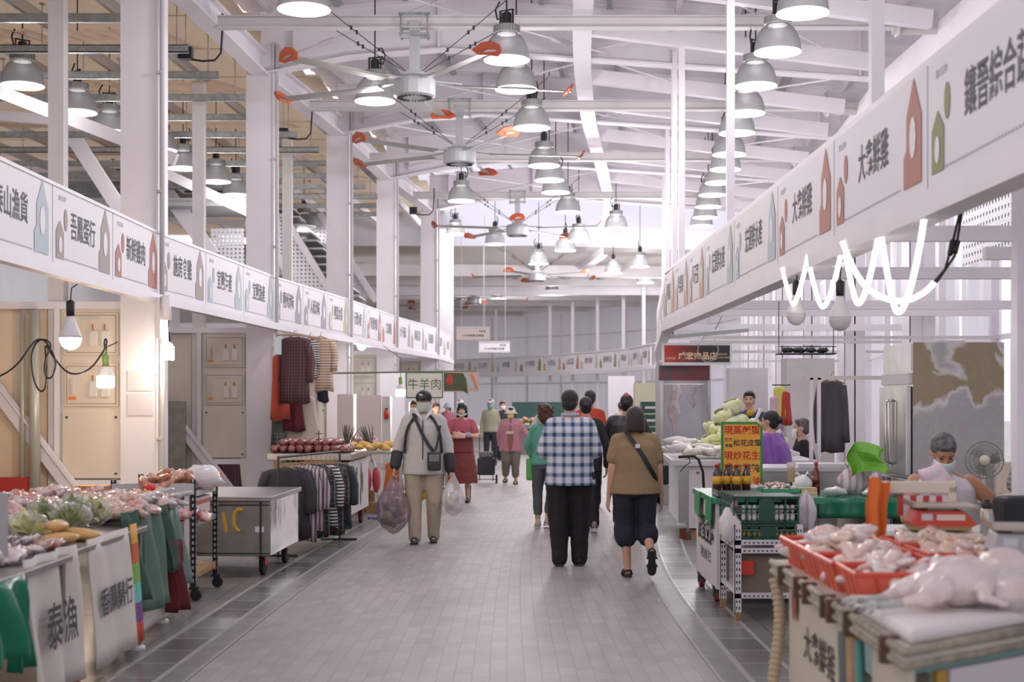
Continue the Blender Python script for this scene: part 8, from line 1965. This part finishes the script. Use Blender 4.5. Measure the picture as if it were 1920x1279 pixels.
seated((3.76, 18.1, 0), R(80), 'older man in black with grey hair and a white mask, seen from the side', 1.70, cloth_m('black_sweater', (.012, .012, .014)), blackt, hairg, 'short', (0, .15), mask=maskw, seat=.50, fingers=False)
# -- man in white vest
P9, HM9, T9 = seated((2.86, 9.3, 0), R(168), 'man in a white sleeveless vest with grey hair bending his head over his work', 1.70, cloth_m('white_vest', (.74, .72, .74)), blackt, hairg, 'grey', (.12, .30), arms={-1: ((-.42, .04, 1.10), (-.30, .28, .98)), 1: ((.26, .20, 1.12), (.10, .36, 1.05))}, head=(R(10), R(-32)), girth=1.12, skin=skind, sleeve='none', mask=mat('pale_blue_mask2', (.62, .68, .70), .7), voxel=.009, top_name='vest', topw=1.0, seat=.55)
o = garment_mesh(.30, .22, .12, 5, 1.2, folds=.02).build('pink_towel', mat('pale_pink_towel', (.72, .58, .64), .85), smooth=True, loc=(2.76, 8.98, 1.15)); o.scale = (.7, .6, .7); o.rotation_euler = (R(20), R(55), 0); tag(o, 'pale pink towel over the shoulder of the man in the white vest', 'towel')
# person at the very right edge: dark striped sleeve
mb = MB(); cap(mb, (3.22, 8.6, 1.25), (3.10, 8.3, 1.03), .06, .045)
E_, _, _ = person((3.38, 8.95, 0), R(190), 'person at the very edge of the picture in a grey striped top', H=1.66, arms={1: ((.30, .10, 1.12), (.22, .34, 1.0))}, top=check_mat('grey_striped_sleeve', (.14, .14, .15), (.30, .30, .31), None, 0, 30, .5), bottom=blackt, hair='short', shoe='sneaker', shoe_m=black, voxel=.014, fingers=False)
# ---- far stall goods and dark green hedge-like tarpaulin at the bend
struct(MB().b2((0.0, 47.2, 1.0), (2.0, 47.5, 1.55)), 'wall_back_green', mat('dark_green_tarp', (.03, .09, .075), .6))
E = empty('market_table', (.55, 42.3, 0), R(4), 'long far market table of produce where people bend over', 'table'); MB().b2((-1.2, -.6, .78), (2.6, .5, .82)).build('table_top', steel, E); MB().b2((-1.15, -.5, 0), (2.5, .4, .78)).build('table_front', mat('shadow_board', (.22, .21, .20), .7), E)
scatter([proto('far_produce', (.12, .10, .07), meatm('far_mixed_produce', (.62, .50, .32), (.70, .30, .15), .5), 77, 'produce'), proto('far_produce', (.12, .10, .07), mgreen, 78, 'produce')], heap_pts(50, -.5, 3.0, 41.8, 42.7, .86, .22, 99), 'produce heaped on the far market table', 'produce on the far market table')
E = empty('green_bin', (-1.0, 30.2, 0), 0, 'sea green plastic tub on a stand filled with yellow leaves, behind the apron woman', 'tub'); MB().lathe([(.14, .6), (.20, .95), (.21, .97), (.19, .97), (.13, .62)], n=16, c=(0, 0, 0)).build('tub', mat('sea_green_plastic', (.08, .42, .30), .45), E); MB().b2((-.16, -.14, 0), (.16, .14, .6)).build('stand', mat('sea_green_plastic', (.08, .42, .30), .45), E)
o = leafy('yellow_leaves', myel, 8, 'vegetable'); o.location = (-1.0, 30.2, 1.0); o.scale = (1.4, 1.4, 1.2); tag(o, 'yellow green leaves in the sea green tub', 'vegetable')
